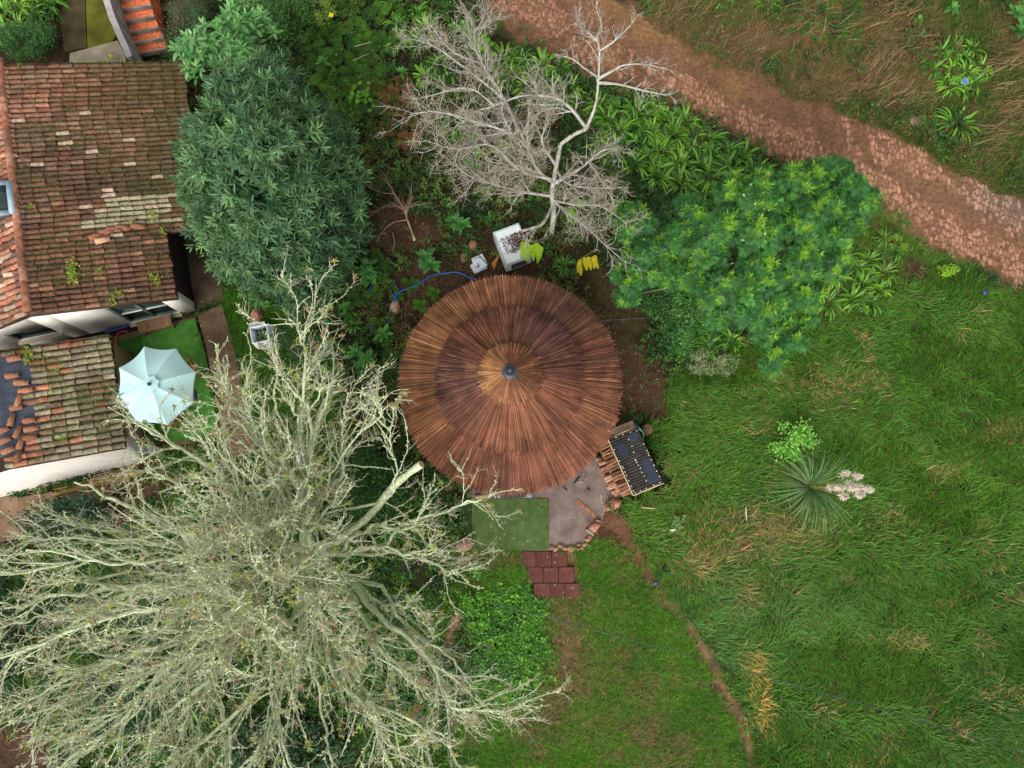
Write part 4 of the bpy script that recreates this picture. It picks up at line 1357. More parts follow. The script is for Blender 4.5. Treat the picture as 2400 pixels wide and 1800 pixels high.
g = Geo(); c_ = P(1518, 1006, .35); g.lathe(c_ * [1, 1, 0], [(.16, 0), (.145, .36), (.13, .38), (.001, .385)], 14, lin(116, 98, 66)); tag(g.build('tree_stump', M_BARK, origin=c_ * [1, 1, 0]), 'mossy stump beside the upper corner of the shelter', 'stump')
hose('teal_strap', [(1488, 993, .66), (1496, 1000, 1.0), (1500, 1006, 1.1), (1507, 1014, .9), (1508, 1022, .8), (1507, 1030, .6)], .022, lin(64, 150, 136), 'teal strap hanging over the corner of the shelter', .6, 'strap')

# ------------------------------------------------------------------ white appliance and scraps above the hut
wa, wb, wc_, wd = P(1156, 546, .62), P(1186, 621, .62), P(1246, 598, .62), P(1215, 524, .62)
ap = thing('old_freezer', (wa + wc_) / 2 * [1, 1, 0], 'old white chest freezer half buried in plants behind the hut', 'freezer')
wcol = lin(226, 234, 236)
g = Geo(); g.prism([wa, wb, wc_, wd], .0, .60, wcol, .02); bo = g.build('body', M_METAL, ap)
g = Geo()
for a_, b_ in ((wa, wb), (wb, wc_), (wc_, wd), (wd, wa)):
    g.tube([a_ + EZ * .005, b_ + EZ * .005], .022, 6, lin(178, 186, 184))
g.build('rim', M_METAL, ap)
g = Geo()
for t in (.3, .68):
    a_, b_ = wa * (1 - t) + wb * t, wd * (1 - t) + wc_ * t
    g.tube([a_ + EZ * .005, b_ + EZ * .005], .014, 5, lin(206, 200, 196))
g.build('rib', M_METAL, ap)
g = Geo(); e = nrm(wc_ - wb)
for k in range(5):
    a_ = wb * [1, 1, 0] + e * .16 + EZ * (.12 + .08 * k); b_ = wb * [1, 1, 0] + e * .66 + EZ * (.12 + .08 * k)
    nn = nrm(np.array([e[1], -e[0], 0]))
    g.tube([a_ + nn * .006, b_ + nn * .006], .018, 4, lin(52, 60, 62))
g.build('vent_grille', M_PLASTIC, ap)
N = 420
t = rng.uniform(.24, .74, N); s = np.clip(rng.beta(2.2, 1.1, N), .2, .98)
pp = (wa * (1 - t)[:, None] + wb * t[:, None]) * (1 - s)[:, None] + (wd * (1 - t)[:, None] + wc_ * t[:, None]) * s[:, None] + EZ * (.005 + rng.uniform(0, .035, N))[:, None]
a = rng.uniform(0, 6.28, N)
V, F, C = strips(pp, np.c_[np.cos(a), np.sin(a), rng.uniform(-.1, .3, N)], [.03, .02, 1], rng.uniform(.03, .08, N), rng.uniform(.015, .03, N), .4, 2, PR_GRASS[2], jitcol(lin(88, 58, 48), N, .3))
tag(Geo().add(V, F, C).build('leaf_litter', M_MATTLEAF), 'dead brown leaves lying on the white freezer', 'leaves', kind='stuff')
for k, (pl_, z0_, z1_, lb) in enumerate([([(1101, 622), (1112, 640), (1142, 628), (1131, 600)], .02, .10, 'white foam slab, the lower one of the crossed pair'), ([(1104, 606.5), (1119, 639), (1144, 620), (1130, 594)], .102, .18, 'white foam slab with dark twigs on it, upper one of the pair')]):
    pts = P([x[0] for x in pl_], [x[1] for x in pl_], z1_); g = Geo(); g.prism(pts, z0_, z1_, lin(220, 226, 230) * (1 - .06 * (1 - k)), .008)
    tag(g.build('foam_slab', M_PLASTER, origin=pts.mean(0) * [1, 1, 0]), lb, 'foam slab')
for k, (x1, y1, x2, y2) in enumerate([(330, 980, 390, 925), (390, 940, 480, 930), (430, 900, 470, 930), (340, 1160, 440, 1150), (400, 1065, 415, 1140), (420, 1120, 450, 1150), (660, 1000, 760, 910), (390, 850, 830, 1300)]):
    g = Geo(); zz = .195 if k < 6 else .05 if k == 6 else .2
    g.tube([P(1080 + x1 * .0995, 510 + y1 * .0995, zz), P(1080 + (x1 + x2) / 2 * .0995, 510 + (y1 + y2) / 2 * .0995 + .4, zz + .01), P(1080 + x2 * .0995, 510 + y2 * .0995, zz)], .008 if k < 7 else .012, 5, lin(84, 64, 58))
    tag(g.build('twig', M_BARK, origin=P(1120, 615, 0)), 'dark twig lying on the upper white foam slab' if k < 6 else ['thin twig beside the white foam slabs', 'long thin stick leaning across the foam slabs'][k - 6], 'twig', 'twigs on the foam slab' if k < 6 else None)
pts = P([1152, 1158, 1171], [617, 631, 595], .3); g = Geo(); g.prism(pts, .27, .3, lin(188, 118, 62)); tag(g.build('brown_board', M_WOOD, origin=pts.mean(0) * [1, 1, 0]), 'triangular orange-brown board leaning by the freezer', 'board')

# ------------------------------------------------------------------ open white box, bench, small things on the grass
zb = .5
oc = [P(586, 769, zb), P(592, 805, zb), P(633, 797, zb), P(624, 760, zb)]
ic = [P(603, 776, .05), P(608, 800, .05), P(633, 795, .05), P(625, 770, .05)]
wbx = thing('open_white_box', np.mean(oc, 0) * [1, 1, 0], 'broken open white box with flaps standing on the grass', 'box')
wc2 = lin(222, 232, 240)
g = Geo()
for k in range(4):
    a_, b_, c_, d_ = oc[k], oc[(k + 1) % 4], ic[(k + 1) % 4], ic[k]
    th = .012 * nrm(np.cross(b_ - a_, d_ - a_))
    g.add(np.array([a_, b_, c_, d_, a_ + th, b_ + th, c_ + th, d_ + th]), [[0, 1, 2, 3], [7, 6, 5, 4], [0, 4, 5, 1], [1, 5, 6, 2], [2, 6, 7, 3], [3, 7, 4, 0]], wc2)
g.build('box_sides', M_PLASTIC, wbx)
fl = [([oc[3], oc[0], P(581, 761, .36), P(616, 753, .36)]), ([oc[2], oc[3], P(628, 757, .42), P(643, 768, .3), P(653, 812, .3)]), ([oc[1], oc[2], P(653, 814, .3), P(604, 818, .3)])]
for f_ in fl:
    f_ = np.array(f_); n = len(f_); g = Geo(); up = EZ * .008
    V = np.vstack([f_ + up, f_ - up, f_.mean(0) + up, f_.mean(0) - up])
    g.add(V, [[i, (i + 1) % n, 2 * n] for i in range(n)] + [[n + (i + 1) % n, n + i, 2 * n + 1] for i in range(n)], wc2 * .97)
    g.build('flap', M_PLASTIC, wbx)
g = Geo()
for k in range(4): g.tube([oc[k] + EZ * .006, oc[(k + 1) % 4] + EZ * .006], .02, 5, lin(240, 244, 246))
g.build('rim', M_PLASTIC, wbx)
g = Geo()
for t in (.33, .66):
    g.tube([(ic[0] * (1 - t) + ic[1] * t) + EZ * .12, (ic[3] * (1 - t) + ic[2] * t) + EZ * .12], .012, 4, lin(206, 208, 190))
    g.tube([(ic[0] * (1 - t) + ic[3] * t) + EZ * .15, (ic[1] * (1 - t) + ic[2] * t) + EZ * .15], .012, 4, lin(206, 208, 190))
g.build('wire_rack', M_METAL, wbx)
g = Geo(); pts = P([601, 607, 611, 609, 606], [721, 719, 722, 738, 741], .30); g.prism(pts, .26, .3, lin(74, 52, 50), .008)
tag(g.build('rusty_plate', M_METAL, origin=pts.mean(0) * [1, 1, 0]), 'dark rusty metal plate lying on the boulder', 'metal plate')

bw_ = thing('white_bench', P(712, 1080, 0), 'white slatted bench seen through the branches of the lichened tree', 'bench')
b4 = [P(687, 1048, .45), P(706, 1116, .45), P(737, 1112, .45), P(719, 1041, .45)]
g = Geo()
for i in range(5):
    if i == 2: continue
    t0_, t1_ = i / 5 + .015, (i + 1) / 5 - .015
    g.prism([b4[0] * (1 - t0_) + b4[3] * t0_, b4[1] * (1 - t0_) + b4[2] * t0_, b4[1] * (1 - t1_) + b4[2] * t1_, b4[0] * (1 - t1_) + b4[3] * t1_], .42, .45, lin(236, 236, 240), .005)
g.build('seat', M_METAL, bw_)
for k in range(4):
    c_ = b4[k] * .85 + np.mean(b4, 0) * .15; g = Geo(); g.box(c_ * [1, 1, 0] + EZ * .21, (.05, .05, .415), .2, lin(226, 226, 230)); g.build('leg', M_METAL, bw_)

for (u, v, lb) in [(2292, 692, 'small dark blue solar lamp in the grass near the track'), (1532, 1363, 'small dark solar lamp at the edge of the dirt trail')]:
    k = 1 if u > 2000 else .75
    t = thing('solar_lamp', P(u, v, 0), lb, 'garden lamp')
    g = Geo(); c_ = P(u, v, 0); g.tube([c_, c_ + EZ * .3], .015, 6, lin(40, 44, 52)); g.build('stake', M_PLASTIC, t)
    g = Geo(); g.box(c_ + EZ * .33, (.17 * k, .13 * k, .05), R(20), lin(44, 62, 92)); g.build('lamp_head', M_PLASTIC, t)
for (x1, y1, x2, y2, r_, cc, lb) in [(1503, 1189, 1535, 1192, .018, lin(196, 170, 130), 'pale wooden stake lying in the grass below the shelter'), (1748, 1188, 1750, 1220, .022, lin(190, 176, 150), 'pale upright stick at the edge of the dry grass'), (1735, 1289, 1758, 1276, .03, lin(176, 116, 96), 'reddish piece of wood in the dry grass'),
                                     (1345, 1133, 1360, 1116, .022, lin(58, 48, 44), 'dark piece of bark near the hut eaves on the terrace'), (1318, 1141, 1329, 1150, .02, lin(60, 50, 46), 'short dark stick on the terrace nearest the front mat'), (1353, 1131, 1368, 1130, .01, lin(206, 190, 170), 'thin pale splinter beside the dark bark on the terrace'),
                                     (1372, 1125, 1380, 1117, .008, lin(196, 176, 150), 'tiny pale splinter nearest the split logs'), (1409, 1159, 1411, 1180, .013, lin(206, 180, 150), 'pale stick on the terrace below the logs'), (1421, 1160, 1424, 1168, .014, lin(190, 150, 120), 'short pale chip below the split logs'), (1375, 1146, 1383, 1147, .02, lin(66, 52, 46), 'dark chip in the middle of the terrace'),
                                     (830, 109, 870, 99, .012, lin(190, 170, 150), 'bare pale stalk sticking out of the undergrowth'), (828, 142, 866, 126, .01, lin(176, 160, 140), 'second thin bare stalk in the undergrowth'), (1570, 1243, 1584, 1240, .025, lin(222, 206, 196), 'white scrap in the grass near the trail')]:
    g = Geo(); zz = .05 if u < 0 else .06
    z0_ = .35 if y1 < 200 else .05 if x1 < 1430 else .22
    a_, b_ = P(x1, y1, z0_), P(x2, y2, z0_)
    mid = (a_ + b_) / 2 + np.array([rng.normal(0, .01), rng.normal(0, .01), .015])
    g.tube([a_, mid, b_], [r_ * .8, r_, r_ * .7], 6, cc)
    tag(g.build('stick', M_WOOD, origin=mid * [1, 1, 0]), lb, 'stick')
# canes lying along the foot of the annex wall
for k in range(16):
    u0_ = 120 + rng.uniform(0, 60); v0_ = 1152 - (u0_ - 120) * .25 + rng.uniform(-8, 12)
    u1_ = u0_ + rng.uniform(120, 190); v1_ = v0_ - (u1_ - u0_) * (.25 + rng.normal(0, .03))
    g = Geo(); a_, b_ = P(u0_, v0_, .12 + .02 * (k % 4)), P(u1_, v1_, .16 + .02 * (k % 4)); g.tube([a_, (a_ + b_) / 2 + [0, 0, .02], b_], .012, 5, lin(178, 150, 92) * np.exp(rng.normal(0, .15)))
    tag(g.build('cane', M_WOOD, origin=a_ * [1, 1, 0]), 'dry yellow cane lying along the foot of the annex wall', 'cane', 'canes along the annex wall')
# overhead cables
g = Geo(); a_, b_ = P(1150, 1412, 6.0), P(2700, 1850, 6.4)
t = np.linspace(0, 1, 24)[:, None]; g.tube(a_ * (1 - t) + b_ * t - EZ * (.5 * 4 * t * (1 - t)), .008, 6, lin(52, 64, 60))
tag(g.build('overhead_cable', M_PLASTIC, origin=a_), 'dark overhead cable crossing above the lower right lawn', 'cable')
g = Geo(); a_, b_ = P(1408, 751, 2.15), P(1850, 722, 3.1); t = np.linspace(0, 1, 16)[:, None]; g.tube(a_ * (1 - t) + b_ * t - EZ * (.1 * 4 * t * (1 - t)),   .0025, 5, lin(96, 104, 100))
tag(g.build('thin_wire', M_METAL, origin=a_), 'thin wire strung from the hut roof to the feathery green tree', 'wire')

# fallen leaves and grit on the mats, paving and terrace
n = 900
polys = [MAT_FRONT, TERRACE, TILES_BOX, WALKWAY, PATIO, SLAB_EAST, YARD]
k = rng.choice(len(polys), n, p=[.03, .35, .05, .26, .03, .08, .20])
uu = np.array([rng.uniform(min(q[0] for q in polys[i]), max(q[0] for q in polys[i])) for i in k]); vv = np.array([rng.uniform(min(q[1] for q in polys[i]), max(q[1] for q in polys[i])) for i in k])
ok = np.zeros(n, bool)
for i in range(len(polys)): ok |= (k == i) & inpoly(uu, vv, polys[i])
ok &= np.hypot(uu - 1196, vv - 905) > 215
uu, vv = uu[ok], vv[ok]; n = len(uu)
cl_ = np.array([lin(150, 112, 76), lin(112, 82, 60), lin(186, 160, 120), lin(96, 108, 52), lin(214, 206, 190)])[rng.integers(0, 5, n)]
a = rng.uniform(0, 6.28, n)
V, F, C = strips(P(uu, vv, .066), np.c_[np.cos(a), np.sin(a), rng.uniform(-.05, .15, n)], [.02, .03, 1], rng.uniform(.02, .06, n), rng.uniform(.012, .03, n), .2, 2, [.3, 1, .2], jitcol(cl_, n, .2, .05))
tag(Geo().add(V, F, C).build('fallen_leaves', M_MATTLEAF), 'fallen leaf scraps scattered on the mats and paving', 'leaves', kind='stuff')

# ------------------------------------------------------------------ grass and low ground cover
def sample(n, u0=-180, u1=2580, v0=-180, v1=1960):
    return rng.uniform(u0, u1, n), rng.uniform(v0, v1, n)


G_A, G_B, G_C, G_D = lin(62, 106, 26), lin(96, 136, 38), lin(38, 78, 20), lin(98, 142, 66)
STRAW, STRAW2, DEAD = lin(160, 140, 88), lin(196, 166, 82), lin(120, 94, 64)


def blobs(u, v, lst):
    k = np.zeros(np.shape(u))
    for (x, y, rx, ry, s) in lst:
        k = np.maximum(k, s * np.exp(-((u - x) / rx) ** 2 - ((v - y) / ry) ** 2))
    return k


def long_grass():
    NT = 62000                                    # tufts
    u, v = sample(NT, 1380, 2580, 560, 1960)
    ok = (cov(u, v) == 'g') & ~blocked(u, v) & ~inpoly(u, v, [(1405, 1020), (1490, 985), (1575, 1140), (1480, 1180)])
    ok &= rng.random(NT) < .25 + 1.5 * (fbm(u / 60, v / 60, 4) * .5 + fbm(u / 14, v / 14, 2) * .9 - .35)
    u, v = u[ok], v[ok]
    per = 6
    p = P(u, v, 0)
    swirl = (fbm(u / 190, v / 190, 1, 2) - .5) * 9 + (fbm(u / 50, v / 50, 3, 2) - .5) * 4.5 - 1.0
    yell = blobs(u, v, [(1800, 1240, 120, 50, .8), (1700, 1290, 90, 60, .5), (1640, 1315, 50, 30, .9), (1750, 1395, 40, 30, .85), (1560, 1120, 50, 30, .4), (1900, 890, 90, 40, .35), (1760, 1560, 24, 36, .75), (1778, 1650, 22, 55, .75), (1730, 1530, 14, 26, .5),
                        (2080, 1220, 60, 30, .3), (2120, 1500, 40, 25, .6), (2360, 1010, 50, 30, .5), (2330, 1620, 60, 30, .4), (1950, 910, 70, 30, .5), (1720, 1250, 120, 60, .5)])
    yell = np.maximum(yell, (fbm(u / 55, v / 55, 6) - .66) * 2.4)
    light = fbm(u / 130, v / 130, 5, 2)
    # brighter blue-green flattened grass along the right of the trail, denser towards the corner, with vignette darkening painted into the blades
    sage = blobs(u, v, [(1760, 1440, 190, 130, 1), (1900, 1400, 160, 70, .8), (1650, 1380, 80, 60, .7)])
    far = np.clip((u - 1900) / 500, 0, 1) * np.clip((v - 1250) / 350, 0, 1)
    rep = lambda a: np.repeat(a, per, 0)
    n = len(u) * per
    pp = rep(p) + np.c_[rng.normal(0, .05, (n, 2)), np.zeros(n)]
    ang = rep(swirl) + rng.normal(0, .75, n)
    el = np.abs(rng.normal(.75, .35, n))
    L_ = rng.uniform(.18, .40, n) * (1 + .5 * rep(sage))
    D = np.c_[np.cos(ang), np.sin(ang), el]
    c = jitcol(G_A, n, .42, .08)
    w = rep(light)[:, None]
    c = c * (1.25 - w * .8) + jitcol(G_B, n, .2, .06) * np.clip(w * .9 - .15, 0, 1)
    s = rep(sage)[:, None] * .7
    c = c * (1 - s) + jitcol(G_D, n, .25, .06) * s
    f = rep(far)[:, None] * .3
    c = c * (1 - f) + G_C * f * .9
    k = rng.random(n) < rep(yell)
    c[k] = jitcol(STRAW, k.sum(), .25, .08)
    k2 = k & (rep(blobs(u, v, [(1760, 1560, 40, 60, 1), (1775, 1650, 40, 80, 1)])) > .25)
    c[k2] = jitcol(STRAW2, k2.sum(), .2, .08)
    k = rng.random(n) < .05
    c[k] = jitcol(DEAD, k.sum(), .25, .08)
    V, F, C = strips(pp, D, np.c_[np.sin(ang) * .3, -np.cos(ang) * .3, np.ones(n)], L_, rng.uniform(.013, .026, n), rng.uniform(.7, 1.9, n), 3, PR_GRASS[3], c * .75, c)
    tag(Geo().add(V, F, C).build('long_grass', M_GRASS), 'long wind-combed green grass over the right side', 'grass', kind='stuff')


def short_grass(name, label, letters, n0, lmin, lmax, pal, pd, dens, wd=(.008, .016), el=(.9, .5), bend=(.4, 1.3), box=None, per=5):
    u, v = sample(n0, *(box or ()))
    c0 = cov(u, v)
    ok = np.isin(c0, list(letters)) & ~blocked(u, v)
    u, v, c0 = u[ok], v[ok], c0[ok]
    den = dens(u, v, c0)
    ok = rng.random(len(u)) < den
    u, v, c0 = u[ok], v[ok], c0[ok]
    n = len(u) * per
    rep = lambda a: np.repeat(a, per, 0)
    p = rep(P(u, v, 0)) + np.c_[rng.normal(0, .035, (n, 2)), np.zeros(n)]
    ang = rep(rng.uniform(0, 6.28, len(u))) + rng.normal(0, 1.0, n)
    D = np.c_[np.cos(ang), np.sin(ang), np.abs(rng.normal(el[0], el[1], n))]
    w = rep(fbm(u / 80, v / 80, 2))[:, None]
    col = pal[0] * np.clip(1.5 - 1.6 * w, 0, 1) + pal[1] * np.clip(1.6 * w - .3, 0, 1.1)
    col = jitcol(col, n, .28, .09)
    d = rng.random(n) < rep(np.clip(pd(u, v, c0), 0, 1))
    col[d] = jitcol(pal[2], d.sum(), .28, .09)
    V, F, C = strips(p, D, [.02, .03, 1], rng.uniform(lmin, lmax, n), rng.uniform(*wd, n), rng.uniform(*bend, n), 2, PR_GRASS[2], col * .8, col)
    tag(Geo().add(V, F, C).build(name, M_GRASS), label, 'grass', kind='stuff')


long_grass()
dry_l = lambda u, v: np.maximum(blobs(u + (fbm(u / 40, v / 40, 2) - .5) * 90, v + (fbm(u / 40, v / 40, 5) - .5) * 90, [(1330, 1540, 50, 120, 1.0), (1300, 1640, 40, 60, .8), (1370, 1610, 60, 30, .8), (1510, 1720, 50, 30, .7), (1450, 1560, 25, 40, .6), (1250, 1720, 30, 40, .6), (1600, 1740, 30, 30, .6), (1340, 1740, 40, 20, .5), (1500, 1620, 40, 30, .7), (1480, 1620, 30, 30, .5), (1420, 1700, 90, 40, .4), (1310, 1430, 35, 50, .7), (1470, 1450, 20, 25, .6), (1390, 1560, 60, 25, .5), (1560, 1780, 110, 30, .6), (1540, 1670, 40, 30, .5), (1380, 1420, 25, 25, .4)]), (fbm(u / 42, v / 42, 6) - .58) * 2.6)
short_grass('lawn_grass', 'short patchy lawn grass between the hut and the dirt trail', 'Ls', 80000, .08, .24, (lin(84, 136, 26), lin(56, 104, 22), lin(146, 122, 84)), lambda u, v, c: .08 + dry_l(u, v) * .9,
            lambda u, v, c: np.clip(1.15 - dry_l(u, v) * 1.1, .06, 1) * np.clip(.2 + (fbm(u / 11, v / 11, 3) - .3) * 3.2, .1, 1), box=(980, 1860, 1150, 1960))
short_grass('meadow_grass', 'bright green grass around the white bench and under the lichened tree', 'lt', 90000, .08, .22, (lin(88, 142, 28), lin(60, 110, 24), lin(112, 92, 56)), lambda u, v, c: np.where(c == 'l', .06, .14),
            lambda u, v, c: np.where(c == 'l', .95, .75 * np.clip((fbm(u / 70, v / 70, 3) - .3) * 3, .15, 1)), box=(-180, 1160, 620, 1960))
short_grass('bank_grass', 'matted green and straw-coloured grass on the bank above the track', 'Bf', 92000, .14, .42, (lin(84, 104, 36), lin(54, 80, 28), lin(136, 112, 74)),
            lambda u, v, c: .46 + 2.2 * (fbm(u / 80, v / 80, 4) - .5) + .3 * (u < 1800) - .25 * (u > 2200) + .35 * blobs(u, v, [(2110, 120, 60, 30, 1), (2380, 230, 50, 60, 1), (2120, 60, 60, 30, .8)]),
            lambda u, v, c: np.where((u < 1750), .55, .95), wd=(.010, .024), el=(.55, .4), bend=(.5, 1.6), box=(1380, 2580, -180, 640))
short_grass('verge_grass', 'weedy verge grass between the feathery tree and the track', 'w', 14000, .10, .30, (lin(88, 126, 38), lin(62, 106, 34), lin(128, 102, 70)), lambda u, v, c: .15 + (fbm(u / 40, v / 40, 6) - .5), lambda u, v, c: .35 + .6 * (fbm(u / 60, v / 60, 2) > .45),
            box=(1860, 2420, 430, 800))
short_grass('track_grass', 'sparse tufts of grass growing in the dirt and on the track', 'pd', 42000, .05, .15, (lin(112, 130, 56), lin(92, 116, 48), lin(160, 124, 84)), lambda u, v, c: .45 + .0 * u, lambda u, v, c: np.clip((fbm(u / 45, v / 45, 5) - .46) * 3.4, .06, .7) + np.where(c == 'p', .55 * np.exp(-np.minimum(np.abs(v - plo(u)), np.abs(v - pup(u))) / 14.0), 0), box=(-180, 2580, -180, 1400))


# leafy ground cover: many small leaves in loose sprigs
def leafy(name, label, cat, letters, n0, leaf, wr, pal, dens, hmax, per, mat, box=None, prof=PR_OVATE[3], fold=.25, up=.5):
    u, v = sample(n0, *(box or ()))
    c0 = cov(u, v)
    ok = np.isin(c0, list(letters)) & ~blocked(u, v)
    u, v, c0 = u[ok], v[ok], c0[ok]
    ok = rng.random(len(u)) < dens(u, v, c0)
    u, v, c0 = u[ok], v[ok], c0[ok]
    m = len(u); n = m * per
    rep = lambda a: np.repeat(a, per, 0)
    h = (fbm(u / 28, v / 28, 1) ** 1.3) * hmax * rng.uniform(.35, 1.1, m) + .02
    p = rep(P(u, v, 0) + np.c_[np.zeros((m, 2)), h]) + rng.normal(0, leaf * .5, (n, 3)) * [1, 1, .5]
    p[:, 2] = np.maximum(p[:, 2], .012)
    ang = rng.uniform(0, 6.28, n)
    D = np.c_[np.cos(ang), np.sin(ang), rng.normal(up, .35, n)]
    w = fbm(u / 60, v / 60, 7)
    t = np.clip((w - .3) * 2.5, 0, .999) * len(pal)
    ci = np.clip((t + rng.normal(0, .6, m)).astype(int), 0, len(pal) - 1)
    col = jitcol(rep(np.array(pal)[ci] * np.exp(rng.normal(0, .22, (m, 1)))), n, .2, .06)
    V, F, C = strips(p, D, [.02, .03, 1], leaf * rng.uniform(.6, 1.3, n), leaf * wr * rng.uniform(.8, 1.2, n), rng.uniform(.3, 1.0, n), len(prof) - 1, prof, col * .9, col, fold)
    tag(Geo().add(V, F, C).build(name, mat), label, cat, kind='stuff')


leafy('ground_ivy', 'dense dark small-leaved ground cover below the feathery tree', 'ground cover', 'i', 9000, .075, .42, [lin(42, 86, 28), lin(58, 108, 36), lin(76, 128, 46)], lambda u, v, c: .95 + 0 * u, .22, 7, M_GLOSSLEAF, box=(1420, 1800, 420, 920))
leafy('clover_cover', 'lush bright clover patch at the left edge of the lawn', 'clover', 'c', 9000, .07, .8, [lin(70, 124, 26), lin(90, 146, 32), lin(56, 108, 24)], lambda u, v, c: .35 + .6 * (fbm(u / 30, v / 30, 4) > .42), .14, 6, M_LEAF, box=(1060, 1330, 1340, 1960))
UND = lambda u, v, c: .35 * blobs(u, v, [(1200, 330, 170, 200, 1)]) +  np.clip((fbm(u / 48, v / 48, 3) - .26) * 3.4, .08, 1) * (1 - .75 * blobs(u, v, [(960, 510, 70, 60, 1), (1160, 760, 360, 300, .6), (960, 340, 70, 80, .6)]))
leafy('undergrowth', 'mixed low green undergrowth in the neglected upper garden', 'undergrowth', 'ut', 64000, .085, .45, [lin(36, 70, 26), lin(52, 94, 34), lin(72, 118, 38), lin(46, 84, 38), lin(86, 118, 42)], UND, .42, 8, M_LEAF)
leafy('fine_undergrowth', 'fine grassy and ferny green filling in the neglected upper garden', 'undergrowth', 'uf', 62000, .16, .12, [lin(52, 86, 34), lin(72, 104, 40), lin(90, 108, 48), lin(108, 84, 54)], lambda u, v, c: np.clip((fbm(u / 40, v / 40, 6) - .35) * 2.6, .05, 1) * .8, .40, 6, M_MATTLEAF, prof=PR_LANCE[3])
leafy('sparse_weeds', 'scattered small weeds on the bare soil around the hut', 'weeds', 'dwB', 26000, .06, .5, [lin(88, 126, 54), lin(70, 112, 48)], lambda u, v, c: np.where(c == 'd', np.clip((fbm(u / 36, v / 36, 2) - .5) * 3, .03, .7), np.clip((fbm(u / 50, v / 50, 2) - .5) * 2.2, .02, .5)), .12, 6, M_LEAF)
leafy('dead_litter', 'dry brown leaf and twig litter on the soil', 'litter', 'udfpsBw', 30000, .07, .3, [lin(128, 92, 66), lin(150, 110, 76), lin(104, 76, 58)], lambda u, v, c: np.where(np.isin(c, ['p', 'B', 'w']), .15, .5), .03, 3, M_MATTLEAF, prof=PR_LANCE[3], up=.1)

leafy('bank_weeds', 'dark leafy weeds matted into the grassy bank above the track', 'weeds', 'Bf', 26000, .09, .4, [lin(40, 72, 28), lin(58, 94, 34), lin(78, 112, 42), lin(104, 84, 50)], lambda u, v, c: np.clip((fbm(u / 70, v / 70, 1) - .47) * 4, .03, 1) * np.where(u < 1780, .25, 1), .45, 7, M_LEAF, box=(1450, 2580, -180, 620))


def dry_stalks():
    ce = np.array([(2110, 100, 70, 40), (2090, 40, 60, 30), (2060, 150, 40, 25), (2390, 240, 50, 60), (2100, 240, 70, 20), (1870, 60, 60, 40), (1960, 70, 60, 40), (2040, 215, 60, 20), (1760, 120, 80, 50), (2330, 330, 50, 40), (2400, 140, 40, 40), (1600, 30, 80, 40), (2350, 150, 40, 30)], float)
    k = rng.integers(0, len(ce), 1100)
    u = rng.normal(ce[k, 0], ce[k, 2] * .6); v = rng.normal(ce[k, 1], ce[k, 3] * .6)
    ok = v < pup(u) - 5
    u, v, k = u[ok], v[ok], k[ok]; n = len(u)
    a = R(28) + (k % 3 - 1) * .3 + rng.normal(0, .3, n) + np.where(rng.random(n) < .5, math.pi, 0)
    c = jitcol(lin(156, 132, 94), n, .3, .05); c[rng.random(n) < .35] = lin(116, 88, 58)
    V, F, C = strips(P(u, v, 0) + np.c_[np.zeros((n, 2)), rng.uniform(.05, .35, n)], np.c_[np.cos(a), np.sin(a), rng.uniform(.0, .35, n)], [.01, .02, 1], rng.uniform(.35, .8, n), rng.uniform(.010, .017, n), rng.uniform(.2, .6, n), 3, PR_GRASS[3], c)
    tag(Geo().add(V, F, C).build('dry_stalks', M_GRASS), 'pale dry grass stalks lying in bunches on the bank', 'grass', kind='stuff')


dry_stalks()

# ------------------------------------------------------------------ single plants
def plant_mesh(name, mat, pieces):
    g = Geo()
    for p in pieces: g.add(*p)
    o = g.build(name, mat, origin=(0, 0, 0))
    return o


def strap_clump(n, L_, r0, cbase, seedcol=.25):
    ang = rng.uniform(0, 6.28, n); rr = r0 * np.sqrt(rng.random(n))
    p = np.c_[np.cos(ang) * rr, np.sin(ang) * rr, np.zeros(n)]
    a2 = ang + rng.normal(0, .5, n)
    D = np.c_[np.cos(a2), np.sin(a2), np.abs(rng.normal(1.25, .55, n)) + .3]
    c = jitcol(cbase, n, .38, .07)
    return strips(p, D, np.c_[-np.cos(a2) * .2, -np.sin(a2) * .2, np.ones(n)], L_ * rng.uniform(.7, 1.25, n), rng.uniform(.042, .064, n), rng.uniform(1.3, 2.7, n), 5, PR_STRAP[5], c * .85, c * 1.05, .3)


AG = [lin(84, 132, 28), lin(104, 152, 38), lin(64, 112, 24)]
ag_pro = [plant_mesh('agapanthus', M_GLOSSLEAF, [strap_clump(40, .62, .12, AG[k % 3])]) for k in range(4)]
ag_used = [False] * 4


def put(protos, used, loc, label, group, s=1.0, cat='plant', rot=None):
    k = int(rng.integers(0, len(protos)))
    rz = rng.uniform(0, 6.28) if rot is None else rot
    if not used[k]:
        o = protos[k]; used[k] = True
        o.location = tuple(loc); o.rotation_euler = (0, 0, rz); o.scale = (s,) * 3
        tag(o, label, cat, group)
    else:
        o = dup(protos[k], loc, rz, s, label, group)
        if not group and 'group' in o: del o['group']
        o['category'] = cat
    return o


def poisson(poly, d):
    xs = [p[0] for p in poly]; ys = [p[1] for p in poly]
    pts = []
    for _ in range(6000):
        u, v = rng.uniform(min(xs), max(xs)), rng.uniform(min(ys), max(ys))
        if inpoly(u, v, poly) and all((u - a) ** 2 + (v - b) ** 2 > d * d for a, b in pts): pts.append((u, v))
    return pts


